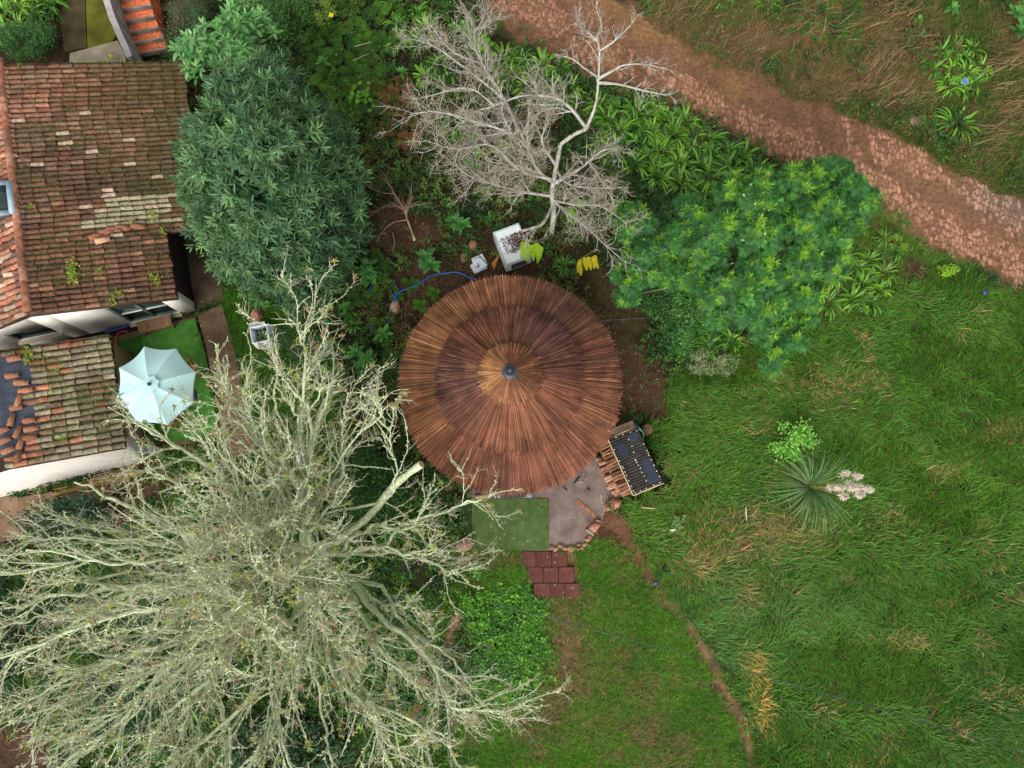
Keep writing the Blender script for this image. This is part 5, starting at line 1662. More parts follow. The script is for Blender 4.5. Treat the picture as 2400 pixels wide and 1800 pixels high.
beds = [([(1392, 235), (1480, 245), (1590, 275), (1690, 325), (1720, 350), (1790, 385), (1770, 410), (1650, 480), (1570, 440), (1490, 400), (1410, 350)], 34, 'strappy green lily clump in the big bed below the cobbled track', 'lily clumps in the big bed below the track', 1.0),
        ([(1160, 140), (1250, 145), (1330, 165), (1345, 235), (1290, 255), (1210, 205)], 34, 'strappy green lily clump between the grey leafless tree and the track', 'lily clumps behind the leafless tree', .95),
        ([(905, 30), (960, 10), (1010, 60), (990, 120), (930, 105)], 34, 'strappy lily clump at the top edge beside the start of the track', 'lily clumps at the top of the undergrowth', .85),
        ([(985, 160), (1050, 150), (1060, 200), (1000, 205)], 36, 'strappy lily clump tangled under the left of the leafless tree', 'lily clumps under the leafless tree', .8),
        ([(1910, 610), (2040, 590), (2085, 650), (2060, 710), (1940, 730), (1900, 690)], 36, 'strappy lily clump at the lower right of the feathery green tree', 'lily clumps beside the feathery tree', .85),
        ([(2200, 110), (2290, 100), (2300, 190), (2220, 230), (2170, 190)], 27, 'glossy lily clump with a blue flower head above the track', 'lily clumps above the track with the blue flower', .85),
        ([(-30, -40), (140, -40), (145, 40), (60, 75), (-30, 85)], 34, 'lily clump in the dark corner above the tiled house', 'lily clumps above the tiled house', .9),
        ([(2350, -20), (2420, -30), (2430, 25), (2370, 30)], 36, 'lily clump in the top corner of the grassy bank', 'lily clumps in the top bank corner', .85)]
for poly, d, lb, gr, s in beds:
    for (u, v) in poisson(poly, d):
        put(ag_pro, ag_used, P(u, v, 0), lb, gr, s * rng.uniform(.8, 1.15))
for (u, v, s, lb) in [(2236, 296, 1.25, 'solitary round lily clump beside the lone rock on the bank'), (1223, 1560, .55, 'small dark strappy clump at the left edge of the lawn'), (1321, 622, .6, 'small strappy clump at the upper right rim of the hut roof'), (828, 762, .55, 'small strappy clump beside the short blue hose'),
                      (1660, 812, .75, 'dark strappy clump under the lower edge of the feathery tree'), (1712, 800, .75, 'strappy clump under the lowest branches of the feathery tree'), (2095, 592, .7, 'strappy clump at the right tip of the feathery tree'), (1020, 1010, .6, 'strappy clump against the lower left hut eaves'), (965, 1000, .6, 'strappy clump between the hut and the lichened tree'),
                      (2070, 560, .6, 'small strappy clump on the verge of the track'), (735, 170, .5, 'small strappy clump above the big dark tree'), (950, 330, .5, 'small strappy clump in the middle of the undergrowth'), (1795, 8, .9, 'broad grassy clump at the top edge of the bank'), (1690, 5, .7, 'smaller grassy clump at the top edge of the bank')]:
    put(ag_pro, ag_used, P(u, v, 0), lb, None, s)
# blue flower head
fl_ = thing('blue_flower', P(2261, 190, 0), 'single pale blue flower head among the lily leaves on the bank', 'flower')
g = Geo(); c_ = P(2261, 192, .55); g.tube([P(2261, 192, 0), c_], .008, 5, lin(84, 120, 60)); g.build('stalk', M_LEAF, fl_)
N = 60; d_ = nrm(rng.normal(0, 1, (N, 3)) + [0, 0, .7])
V, F, C = strips(c_ + d_ * .03, d_, nrm(rng.normal(0, 1, (N, 3))), .085, .035, .1, 3, PR_OVATE[3], jitcol(lin(150, 176, 232), N, .12, .05))
Geo().add(V, F, C).build('petals', M_MATTLEAF, fl_)


def rosette(n, L_, wr, c, h=0.0, el=(.35, .3), bend=(.5, 1.1), center=(0, 0), fold=.22):
    ang = np.arange(n) * 2.4 + rng.normal(0, .25, n)
    e = np.abs(rng.normal(el[0], el[1], n)) + np.linspace(0, .9, n)
    p = np.c_[np.cos(ang) * .02 + center[0], np.sin(ang) * .02 + center[1], h + np.linspace(0, .06, n)]
    D = np.c_[np.cos(ang), np.sin(ang), e]
    LL = L_ * np.linspace(1.1, .55, n) * rng.uniform(.85, 1.15, n)
    cc = jitcol(c, n, .14, .04)
    return strips(p, D, [.01, .02, 1], LL, LL * wr, rng.uniform(*bend, n), 4, PR_OVATE[4], cc * .9, cc, fold)


def stem_piece(c0, c1, r, col):
    V, F = tubes(np.array([[c0, (np.array(c0) + c1) / 2 + [.01, .01, 0], c1]]), np.full((1, 3), r), 5)
    return V, F, np.tile(col, (len(V), 1))


BL_G = [lin(84, 144, 60), lin(72, 128, 58), lin(98, 156, 66)]
bl_pro = []
for k in range(4):
    pc = []
    for j in range(1 + k % 3):
        cx, cy = (rng.normal(0, .14, 2) if j else (0, 0)); h = .3 + .2 * rng.random()
        pc += [rosette(13, .30, .36, BL_G[k % 3], h, center=(cx, cy)), rosette(6, .20, .40, BL_G[k % 3] * 1.15, h + .05, (.9, .3), center=(cx, cy)), stem_piece((cx * .3, cy * .3, 0), (cx, cy, h), .012, lin(96, 116, 60))]
    bl_pro.append(plant_mesh('broad_leaf_plant', M_LEAF, pc))
bl_used = [False] * 4
for (u, v, s, lb) in [(829, 640, 1.05, 'broad-leaved plant at the foot of the big dark tree, left of a pair'), (866, 632, 1.0, 'broad-leaved plant at the foot of the dark tree, upper right of a pair'), (858, 655, .8, 'lower small leafy rosette between the pair beside the dark tree'),
                      (856, 555, 1.1, 'broad-leaved plant at the right side of the big dark tree'), (1067, 530, 1.0, 'large green rosette below the leafless tree on dark soil'), (1000, 615, 1.15, 'broad-leaved plant standing above the blue hose'), (845, 838, 1.15, 'broad-leaved plant left of the hut, upper left of a group of three'),
                      (872, 850, 1.0, 'broad-leaved plant left of the hut, right one of a group of three'), (856, 873, 1.1, 'broad-leaved plant left of the hut, lowest of a group of three'), (905, 793, .95, 'rounded leafy plant between the short hose and the hut roof'), (783, 712, .8, 'leafy plant below the dark tree, middle of a small row'),
                      (760, 742, .8, 'leafy plant below the dark tree, lowest of a small row'), (790, 690, .7, 'leafy plant below the dark tree, highest of a small row'), (815, 728, .7, 'leafy plant right of the small row below the dark tree'), (765, 165, .8, 'single bright rosette at the upper right of the dark tree'),
                      (947, 188, .75, 'blue-green rosette left of the leafless tree'), (2211, 44, .85, 'big-leaved plant near the top of the grassy bank'), (2140, 60, .55, 'smaller big-leaved plant on the bank left of the taller one'), (2148, 95, .5, 'little leafy seedling on the grassy bank'), (2352, 62, 1.1, 'big-leaved plant at the right edge of the bank, upper of two'), (2368, 92, 1.0, 'big-leaved plant at the right edge of the bank, lower of two'),
                      (1180, 255, .6, 'leafy plant seen through the grey branches'), (1110, 345, .8, 'green rosette seen through the lower left grey branches'), (1050, 300, .6, 'small rosette beside the brown ferns'), (1110, 960 - 560, .8, 'rosette between the grey branches and the green soil plants'), (620, 720, .4, 'small leafy sprout on the grass near the boulder'), (880, 1185, .8, 'leafy plant under the cut limb of the lichened tree'), (930, 1240, .8, 'leafy plant beside the front mat under the branches'),
                      (1120, 1330, .5, 'yellow-green rosette below the front mat'), (460, 1180, .8, 'leafy plant below the annex under the branches'), (360, 1210, .7, 'leafy plant at the edge of the paved yard')]:
    put(bl_pro, bl_used, P(u, v, 0), lb, None, s * 1.05)


def fern(nf, L_, c, tip):
    g = []
    for i in range(nf):
        a = i * 6.283 / nf + rng.normal(0, .3); m = 13
        t = np.linspace(.12, .97, m)
        el = rng.uniform(.5, 1.1)
        s = L_ * rng.uniform(.75, 1.15)
        hh = np.sin(t * 2.2) * .30 * s * el; rr = t * s * .9
        ctr = np.c_[np.cos(a) * rr, np.sin(a) * rr, hh + .05]
        d = nrm(np.gradient(ctr, axis=0)); sd = np.array([-math.sin(a), math.cos(a), 0])
        for sg in (-1, 1):
            D = d * .35 + sd * sg + [0, 0, .12]
            ll = s * .30 * np.sin(np.pi * (t * .8 + .16)) + .015
            cc = jitcol(c, m, .15, .05) * (1 - t[:, None] * .3) + tip * t[:, None] * .3
            g.append(strips(ctr, D, [.01, .02, 1], ll, ll * .2 + .006, .5, 2, [.8, 1, .1], cc, cc))
    return g


fe_pro = [plant_mesh('fern', M_MATTLEAF, fern(7, .56, [lin(56, 98, 30), lin(70, 112, 34), lin(50, 88, 32)][q], lin(92, 134, 42))) for q in range(3)]
fe_used = [False] * 3
fb_pro = [plant_mesh('dead_fern', M_MATTLEAF, fern(6, .5, lin(124, 80, 48), lin(150, 104, 64))) for _ in range(2)]
fb_used = [False] * 2
FERN_A = 'green fern in the shrubby undergrowth above the dark tree and hut'
for poly, d, lb, gr, s in [([(760, -30), (900, -30), (900, 120), (860, 260), (780, 300), (740, 160), (700, 60)], 38, 'feathery green fern in the undergrowth between the dark tree and the track', 'ferns above the dark tree', 1.0),
                           ([(840, 560), (900, 600), (940, 650), (1040, 690), (990, 720), (930, 700), (860, 690), (840, 740), (800, 720), (810, 660)], 40, 'small green fern around the blue garden hose', 'ferns around the blue hose', .6),
                           ([(880, 760), (920, 770), (920, 860), (890, 900), (900, 850)], 38, 'small green fern along the left rim of the hut roof', 'ferns along the left of the hut', .65),
                           ([(1800, 10), (2000, -10), (2010, 80), (1900, 90), (1830, 70)], 42, 'green bracken frond cluster at the top of the bank', 'bracken at the top of the bank', .9)]:
    for (u, v) in poisson(poly, d): put(fe_pro, fe_used, P(u, v, 0), lb, gr, s * rng.uniform(.75, 1.15), 'fern')
for poly, d, lb, gr, s in [([(880, 200), (960, 190), (985, 300), (960, 350), (900, 300), (870, 250)], 36, 'rust-brown dead fern left of the grey leafless tree', 'dead ferns beside the leafless tree', .8),
                           ([(1790, 20), (2010, 0), (2030, 70), (1990, 110), (1850, 90)], 42, 'rust-brown dead bracken at the top of the bank', 'dead bracken on the bank', .75)]:
    for (u, v) in poisson(poly, d): put(fb_pro, fb_used, P(u, v, 0), lb, gr, s * rng.uniform(.75, 1.15), 'fern')

# yellow-green acacia-like sprays beside the freezer


def pinnate(c, n, L_, col):
    g = []
    for i in range(n):
        a = rng.uniform(-.3, .3) - 1.57 + rng.normal(0, .25); x0 = (i / n - .5) * .62
        m = 24; t = np.linspace(.08, 1, m)
        base = np.array([x0, .05 * math.sin(i), .75 + .05 * rng.random()])
        d = np.array([math.cos(a), math.sin(a), -.15])
        ctr = base + d * (t * L_)[:, None]
        sd = np.array([-d[1], d[0], 0])
        for sg in (-1, 1):
            ll = .075 * np.sin(np.pi * (t * .75 + .2)) + .01
            cc = jitcol(col, m, .12, .05)
            g.append(strips(ctr, sd * sg + d * .3, [.01, .02, 1], ll, .016, .3, 2, [.8, 1, .15], cc, cc))
    g.append(stem_piece((.1, .1, 0), (-.2, 0, .72), .012, lin(120, 110, 60)))
    g.append(stem_piece((-.32, .04, .75), (.33, .04, .78), .008, lin(150, 150, 70)))
    return g


o = plant_mesh('feathery_spray', M_LEAF, pinnate(0, 12, .5, lin(168, 206, 40))); o.location = tuple(P(1248, 592, 0)); o.rotation_euler = (0, 0, R(-8))
tag(o, 'bright yellow-green feathery spray hanging over the white freezer', 'plant')
o = plant_mesh('feathery_spray', M_LEAF, pinnate(0, 6, .4, lin(196, 186, 36))); o.location = tuple(P(1372, 622, 0)); o.rotation_euler = (0, 0, R(30))
tag(o, 'yellow feathery spray at the upper right rim of the hut roof', 'plant')
o = plant_mesh('feathery_spray', M_LEAF, pinnate(0, 5, .36, lin(110, 160, 48))); o.location = tuple(P(1335, 505, 0)); o.rotation_euler = (0, 0, R(60))
tag(o, 'green feathery spray under the lower branches of the leafless tree', 'plant')

# heart-leaved vine patches (bright round leaves)
hv = []
for k in range(3):
    n = 34; p = np.c_[rng.normal(0, .2, (n, 2)), rng.uniform(.15, .4, n)]; a = rng.uniform(0, 6.28, n)
    c = jitcol(lin(96, 152, 36), n, .18, .05)
    hv.append(plant_mesh('round_leaf_plant', M_LEAF, [stem_piece((0, 0, 0), (.02, .01, .12), .012, lin(90, 120, 50))] + [stem_piece((.01, 0, .1), q, .006, lin(90, 120, 50)) for q in p] + [strips(p, np.c_[np.cos(a), np.sin(a), rng.normal(.1, .2, n)], [.01, .02, 1], rng.uniform(.09, .15, n), rng.uniform(.09, .14, n), .3, 4, [.5, 1, 1, .7, .1], c, c, .1)]))
hu = [False] * 3
for (u, v, s, lb) in [(850, 235, 1.1, 'bright round-leaved plant right of the dark tree'), (1125, 115, 1.2, 'bright round-leaved plant under the top of the leafless tree'), (1095, 80, 1.0, 'round-leaved plant at the upper left of the grey branches'), (1072, 320, .8, 'round-leaved plant under the left grey branches'), (1180, 362, 1.0, 'round-leaved plant in the heart of the grey branches'), (1125, 368, .7, 'small round-leaved plant left of the heart of the grey branches'), (1135, 455, .7, 'small round-leaved plant below the grey branches'), (835, 285, .6, 'small round-leaved plant beside the dark tree'), (1460, 480, .7, 'round-leaved plant at the lower right of the grey branches')]:
    put(hv, hu, P(u, v, 0), lb, None, s)
# small bright bushes


def bush(name, c, rx, ry, h, n, leaf, wr, cols, label, mat=M_LEAF, prof=PR_OVATE[3], cat='shrub', stems=9, up=.5, clump=10):
    t = thing(name, c, label, cat)
    nc = max(clump, 3)
    ce = np.c_[rng.uniform(-1, 1, (nc, 2)), rng.uniform(.35, 1, nc)]
    ce[:, :2] *= (np.sqrt(rng.random(nc)) / np.maximum(np.linalg.norm(ce[:, :2], axis=1), .3))[:, None]
    k = rng.integers(0, nc, n)
    p = ce[k] + rng.normal(0, .17, (n, 3)) * [1, 1, .7]
    p = p * [rx, ry, h] + np.asarray(c); p[:, 2] = np.maximum(p[:, 2], .03)
    a = rng.uniform(0, 6.28, n)
    cc = jitcol(np.array(cols)[(k + rng.integers(0, 2, n)) % len(cols)], n, .2, .06)
    V, F, C = strips(p, np.c_[np.cos(a), np.sin(a), rng.normal(up, .4, n)], [.01, .02, 1], leaf * rng.uniform(.7, 1.3, n), leaf * wr, rng.uniform(.2, .9, n), len(prof) - 1, prof, cc * .9, cc, .2)
    Geo().add(V, F, C).build('foliage', mat, t)
    g = Geo()
    for j in range(min(stems, nc)):
        e = ce[j] * [rx, ry, h] + np.asarray(c)
        g.tube([np.asarray(c) + rng.normal(0, .02, 3) * [1, 1, 0], (np.asarray(c) + e) / 2 + rng.normal(0, .03, 3), e], [.014, .01, .006], 5, lin(110, 90, 66))
    g.build('stems', M_BARK, t)
    return t


bush('bright_shrub', P(1846, 1040, 0), .62, .55, .7, 900, .075, .6, [lin(116, 180, 64), lin(98, 164, 58), lin(140, 200, 84)], 'small bright green leafy shrub standing in the long grass', clump=22)
bush('verge_shrub', P(2215, 642, 0), .3, .22, .35, 420, .05, .6, [lin(140, 186, 40), lin(120, 170, 40)], 'yellow-green little bush on the verge below the track')
bush('verge_shrub', P(2098, 575, 0), .34, .24, .4, 420, .05, .5, [lin(124, 160, 50), lin(100, 146, 48)], 'olive little bush between the feathery tree and the track')
bush('grey_shrub', P(1660, 858, 0), .62, .35, .55, 900, .09, .18, [lin(134, 146, 100), lin(108, 128, 84), lin(150, 156, 110)], 'grey-green thin-leaved bush below the ground ivy', prof=PR_LANCE[3], clump=18)
bush('round_bush', P(1120, 1420, 0), .4, .6, .28, 700, .07, .6, [lin(78, 138, 32), lin(98, 156, 38)], 'lush green low bush at the upper left of the lawn')
bush('weed_clump', P(1590, 1225, 0), .22, .2, .3, 200, .07, .5, [lin(104, 140, 70)], 'small weed clump in the grass beside the trail')
bush('dark_shrub', P(200, 1215, 0), 1.0, .55, 1.2, 4200, .075, .6, [lin(32, 66, 32), lin(42, 82, 38), lin(28, 56, 28)], 'dark dense shrub below the annex and paved yard', M_GLOSSLEAF, clump=46, stems=14)
bush('dark_shrub', P(-20, 1520, 0), 1.2, 1.4, 1.2, 3600, .08, .6, [lin(30, 62, 28), lin(42, 80, 34)], 'dark shrub at the left edge under the lichened branches', M_GLOSSLEAF, clump=40)
bush('dark_shrub', P(1055, 1600, 0), .6, .9, .5, 2000, .08, .5, [lin(44, 82, 44), lin(56, 96, 48)], 'blue-green shrub at the right edge of the lichened tree', clump=36)
bush('dark_shrub', P(880, 1130, 0), .9, .9, .7, 2600, .09, .5, [lin(42, 84, 32), lin(56, 100, 36)], 'green shrub left of the front mat under the cut limb', clump=30)
bush('dark_shrub', P(460, 1480, 0), 1.3, 1.5, 1.0, 4200, .1, .6, [lin(34, 74, 30), lin(42, 86, 34)], 'large dark shrub beneath the heart of the lichened tree', clump=44)
bush('dark_shrub', P(330, 1640, 0), 1.1, 1.1, .9, 3000, .1, .6, [lin(34, 70, 30), lin(44, 84, 36)], 'dark shrub beneath the lower left of the lichened tree', clump=36)
bush('dark_shrub', P(690, 1740, 0), 1.3, .8, .8, 3000, .1, .6, [lin(32, 64, 28), lin(42, 78, 34)], 'dark shrub under the bottom edge of the lichened tree', clump=36)
bush('red_stem_shrub', P(470, 110, 0), .62, 1.2, 1.5, 4600, .07, .3, [lin(58, 92, 60), lin(74, 112, 66), lin(104, 72, 60)], 'dark fine-leaved shrub with reddish stems beside the stair', prof=PR_LANCE[3], clump=46, stems=16)
bush('dark_shrub', P(95, 120, 0), .8, .5, .8, 2600, .075, .4, [lin(48, 92, 40), lin(62, 108, 46)], 'dark leafy shrub against the top of the tiled roof', clump=30)
bush('mid_shrub', P(690, 70, 0), .75, .75, .9, 2600, .075, .5, [lin(84, 130, 52), lin(66, 108, 48)], 'mid green small-leaved shrub at the top right of the pale tall shrub', clump=30)
bush('mid_shrub', P(700, 830, 0), .95, .6, .55, 3400, .06, .3, [lin(56, 96, 50), lin(70, 112, 54)], 'dense fine-leaved shrub left of the group of three broad-leaved plants', prof=PR_LANCE[3], clump=34)
bush('yellow_flower_plant', P(770, 45, 0), .32, .5, .7, 700, .09, .35, [lin(132, 156, 62), lin(110, 146, 56)], 'olive leafy plant with a yellow flower in the undergrowth')
fl_ = thing('yellow_flower', P(776, 36, 0), 'single yellow flower in the undergrowth', 'flower')
c_ = P(776, 36, .85); g = Geo(); g.tube([P(776, 36, 0), c_], .008, 5, lin(110, 130, 60)); g.build('stalk', M_LEAF, fl_)
a = np.arange(4) * 1.57 + .5; V, F, C = strips(np.repeat(c_[None], 4, 0), np.c_[np.cos(a), np.sin(a), np.full(4, .3)], [.01, .02, 1], .1, .08, .3, 3, PR_OVATE[3], np.tile(lin(240, 224, 60), (4, 1)), None, .1)
Geo().add(V, F, C).build('petals', M_MATTLEAF, fl_)

# pampas grass with plumes
pg = thing('pampas_grass', P(1895, 1142, 0), 'pampas grass tuft with cream feathery plumes in the long grass', 'grass clump')
n = 160; ang = rng.uniform(0, 6.28, n)
ang = np.where(np.abs(np.angle(np.exp(1j * (ang - 0)))) < .55, ang + math.pi * rng.uniform(.6, 1.4, n), ang)
c0 = P(1895, 1142, 0)
p = c0 + np.c_[np.cos(ang) * .08, np.sin(ang) * .08, np.zeros(n)] * rng.random((n, 1))
c = jitcol(lin(108, 142, 92), n, .3, .05); c[rng.random(n) < .12] = lin(160, 160, 110)
V, F, C = strips(p, np.c_[np.cos(ang), np.sin(ang), rng.uniform(.7, 2.2, n)], np.c_[-np.cos(ang) * .2, -np.sin(ang) * .2, np.ones(n)], rng.uniform(.7, 2.0, n), rng.uniform(.010, .017, n), rng.uniform(1.0, 2.0, n), 7, [.7, 1, 1, .95, .85, .7, .45, .1], c * .9, c * 1.1)
Geo().add(V, F, C).build('leaves', M_MATTLEAF, pg)
for (u, v, z) in [(1985, 1109, 1.9), (2014, 1116, 2.1), (1951, 1143, 1.75), (1974, 1144, 1.9), (1996, 1136, 2.0), (1999, 1144, 2.1), (2020, 1143, 2.15), (2040, 1148, 2.25), (1982, 1164, 1.95), (2018, 1160, 2.1)]:
    tip = P(u, v, z); d = nrm(tip - c0)
    b = tip - d * .2
    g = Geo(); g.tube([c0 + rng.normal(0, .04, 3) * [1, 1, 0], (c0 + b) / 2 + [-.03, 0, .12], b], .006, 5, lin(190, 176, 116)); sk = g.build('plume_stalk', M_LEAF, pg)
    m = 230; t = rng.random(m)
    pp = b + d * (t * .26)[:, None]
    sd = nrm(rng.normal(0, 1, (m, 3)))
    cc = jitcol(lin(252, 240, 224), m, .05, .02)
    V, F, C = strips(pp, nrm(d * .6 + sd * .85 * (1.15 - t)[:, None]), nrm(rng.normal(0, 1, (m, 3))),   .14 * (1.15 - .5 * t), .013, .2, 2, [.8, 1, .2], cc, cc)
    Geo().add(V, F, C).build('plume', M_PLUME, sk)

# ------------------------------------------------------------------ leafy trees
def cloud_rosettes(cent, axis, nleaf, L_, wr, cols, el, bend, prof, fold=.2, colvar=.12):
    """whorls of leaves round shoot tips; axis = shoot direction"""
    m = len(cent); n = m * nleaf
    rep = lambda a: np.repeat(a, nleaf, 0)
    ax = nrm(axis)
    ref = np.where(np.abs(ax[:, 2:3]) > .9, np.array([1.0, 0, 0]), np.array([0, 0, 1.0]))
    t1 = nrm(np.cross(ax, ref)); t2 = np.cross(ax, t1)
    j = np.tile(np.arange(nleaf), m)
    a = j * 2.399 + rep(rng.uniform(0, 6.28, m)) + rng.normal(0, .2, n)
    f = j / nleaf
    e = el[0] + (el[1] - el[0]) * f + rng.normal(0, .15, n)
    D = rep(t1) * (np.cos(a) * np.cos(e))[:, None] + rep(t2) * (np.sin(a) * np.cos(e))[:, None] + rep(ax) * np.sin(e)[:, None]
    LL = L_ * (1.1 - .5 * f) * rng.uniform(.8, 1.2, n)
    p = rep(cent) + rep(ax) * ((f - .5) * L_ * .9)[:, None]
    c = jitcol(rep(cols), n, colvar, .04) * (.9 + .25 * f[:, None])
    return strips(p, D, rep(ax) + [.001, .002, 0], LL, LL * wr, rng.uniform(*bend, n), len(prof) - 1, prof, c, c, fold)


def lobes_shell(base, axis_top, lobes, n, depth=.35):
    """shoot tips on the outside of overlapping crown lobes"""
    L = np.array([l[:3] for l in lobes]); Rr = np.array([l[3:6] for l in lobes])
    wts = (Rr.prod(1)) ** (2 / 3); wts /= wts.sum()
    k = rng.choice(len(lobes), n, p=wts)
    d = nrm(rng.normal(0, 1, (n, 3)) + [0, 0, .25])
    r = 1 - depth * rng.random(n) ** 2
    p = L[k] + d * Rr[k] * r[:, None]
    ins = np.zeros(n, bool)
    for i in range(len(lobes)):
        q = (p - L[i]) / Rr[i]
        ins |= ((q ** 2).sum(1) < .45) & (k != i)
    keep = ~ins & (p[:, 2] > .3)
    p, d, k = p[keep], d[keep], k[keep]
    return p, nrm(d / Rr[k]), k


def crown_lobes(top_uv, zs, base, nl, prof):
    pass


def trunk_and_limbs(t, base, tips, r0, col, mid=.5):
    base = np.asarray(base)
    top = tips.mean(0) * .45 + base * .55
    g = Geo(); g.tube([base, (base + top) / 2 + [.04, .03, 0], top], [r0, r0 * .85, r0 * .7], 9, col); g.build('trunk', M_BARK, t)
    g = Geo()
    for e in tips:
        m_ = (top + e) / 2 + rng.normal(0, .12, 3)
        g.tube([base * .35 + top * .65, top * .6 + m_ * .4, m_, e], [r0 * .55, r0 * .42, r0 * .3, r0 * .12], 6, col)
    g.build('limbs', M_BARK, t)


# big dark grey-green tree between the house and the hut
DB = P(770, 640, 0)
tr = thing('evergreen_tree', DB, 'big dense grey-green leafy tree between the tiled house and the round hut', 'tree')
rows = [(612, 330, 5.6, .8), (560, 300, 4.9, .9), (640, 250, 4.9, .85), (690, 320, 4.8, .9), (600, 420, 4.9, .95), (520, 390, 4.1, .9), (500, 300, 4.0, .75), (560, 210, 4.0, .8), (640, 190, 3.9, .75), (735, 280, 3.8, .8), (760, 380, 3.6, .85),
        (690, 430, 4.3, .95), (540, 500, 3.7, .9), (630, 520, 3.9, .95), (720, 510, 3.5, .9), (790, 470, 2.9, .75), (800, 410, 2.8, .7), (580, 590, 2.9, .85), (660, 610, 2.8, .85), (740, 600, 2.6, .85), (800, 560, 2.2, .75), (620, 660, 1.9, .7), (700, 680, 1.7, .7), (540, 610, 2.0, .6), (470, 440, 3.0, .7), (470, 350, 3.2, .6), (780, 330, 2.9, .65), (500, 540, 2.6, .7), (770, 640, 1.6, .6)]
lobes = []
for (u, v, z, r_) in rows:
    c = P(u, v, z); lobes.append((*c, r_ * .9, r_ * .9, r_ * .85))
p, d, k = lobes_shell(None, None, lobes, 2500, .6)
c0 = np.array([lin(82, 118, 78), lin(96, 132, 82), lin(66, 102, 68)])[rng.integers(0, 3, len(p))]
w = np.clip((fbm(p[:, 0] * 1.4, p[:, 1] * 1.4, 2) - .45) * 3, 0, 1)[:, None]
c0 = c0 * (1 - w * .5) + lin(96, 130, 72) * w * .5
c0 = c0 * np.exp(rng.normal(0, .22, (len(p), 1)))
V, F, C = cloud_rosettes(p, d * .7 + [0, 0, .35] + rng.normal(0, .28, p.shape), 14, .27, .19, c0, (-.1, 1.2), (.0, .5), PR_LANCE[3], .25)
Geo().add(V, F, C).build('crown', M_LEAF, tr)
trunk_and_limbs(tr, DB, np.array([l[:3] for l in lobes[::3]]), .16, lin(98, 84, 70))

# feathery bright green tree (right of the hut)
MB = P(1655, 715, 0)
mt = thing('feathery_tree', MB, 'bright green feathery-leaved tree with yellowish tips right of the round hut', 'tree')
rows = [(1790, 470, 4.2, .62), (1720, 450, 3.8, .55), (1850, 440, 3.9, .6), (1900, 420, 3.5, .5), (1960, 400, 3.3, .42), (1940, 480, 3.5, .55), (1880, 520, 4.0, .65), (1780, 550, 4.2, .68), (1700, 530, 3.9, .6), (1640, 510, 3.2, .5), (1600, 560, 3.0, .5), (1660, 590, 3.5, .6), (1990, 470, 3.0, .45), (1960, 550, 3.2, .5),
        (1870, 610, 3.6, .65), (1780, 640, 3.7, .65), (1950, 620, 2.9, .5), (1700, 670, 3.2, .55), (1740, 720, 3.0, .55), (1820, 700, 3.1, .6), (1890, 690, 2.8, .5), (1680, 740, 2.5, .45), (1790, 770, 2.4, .5), (1860, 760, 2.2, .42), (1640, 650, 2.5, .45), (1520, 590, 2.3, .45), (1500, 640, 2.0, .42), (1545, 640, 2.1, .42), (1510, 530, 2.3, .40), (1490, 500, 2.2, .32), (1560, 590, 2.5, .4), (1480, 690, 1.7, .28), (1840, 815, 1.9, .36), (1590, 640, 2.2, .4), (2030, 480, 2.6, .3)]
lobes = []
for (u, v, z, r_) in rows:
    c = P(u, v, z); lobes.append((*c, r_ * .78, r_ * .78, r_ * .70))
lobes += [(*(np.array(l[:3]) + rng.normal(0, .33, 3) * [1, 1, .6]), .24, .24, .22) for l in lobes for _ in range(2)]
p, d, k = lobes_shell(None, None, lobes, 8200, .55)
# new growth: sprays at the ends of the upper shoots
ph = nrm(d)[:, 2]
newg = (fbm(p[:, 0] * 7 + 3, p[:, 1] * 7, 4) + .30 * (ph - .5) + .16 * rng.normal(0, 1, len(p))) > .82
OLD = np.array([lin(60, 118, 50), lin(76, 134, 54), lin(50, 100, 52)]); NEW = np.array([lin(118, 170, 42), lin(104, 162, 50), lin(140, 184, 48)])
cc = np.where(newg[:, None], NEW[rng.integers(0, 3, len(p))], OLD[rng.integers(0, 3, len(p))])


def frond_sprays(cent, axis, col, nf, L_, npin):
    m = len(cent)
    ax = nrm(axis); ref = np.where(np.abs(ax[:, 2:3]) > .9, np.array([1.0, 0, 0]), np.array([0, 0, 1.0]))
    t1 = nrm(np.cross(ax, ref)); t2 = np.cross(ax, t1)
    rep = lambda a: np.repeat(a, nf, 0)
    n = m * nf
    a = np.tile(np.arange(nf), m) * 2.4 + rep(rng.uniform(0, 6.28, m)); e = rng.normal(.45, .35, n)
    D = nrm(rep(t1) * (np.cos(a) * np.cos(e))[:, None] + rep(t2) * (np.sin(a) * np.cos(e))[:, None] + rep(ax) * np.sin(e)[:, None])
    up = rep(ax); side = nrm(np.cross(D, up + [.001, 0, 0]))
    LL = L_ * rng.uniform(.7, 1.2, n)
    cf = jitcol(rep(col), n, .14, .05)
    P_, D_, W_, C_, U_, LN = [], [], [], [], [], []
    for j in range(npin):
        t = (j + .7) / npin
        for sg in (-1, 1):
            P_.append(rep(cent) + D * (LL * t)[:, None] - EZ * (.12 * LL * t * t)[:, None]); D_.append(side * sg + D * .5); C_.append(cf)
            LN.append(LL * .38 * math.sin(math.pi * (.2 + .7 * t))); U_.append(up)
    P_, D_, C_, U_ = map(np.concatenate, (P_, D_, C_, U_)); LN = np.concatenate(LN)
    return strips(P_, D_, U_, LN, LN * .26, .3, 1, [1, .45], C_)


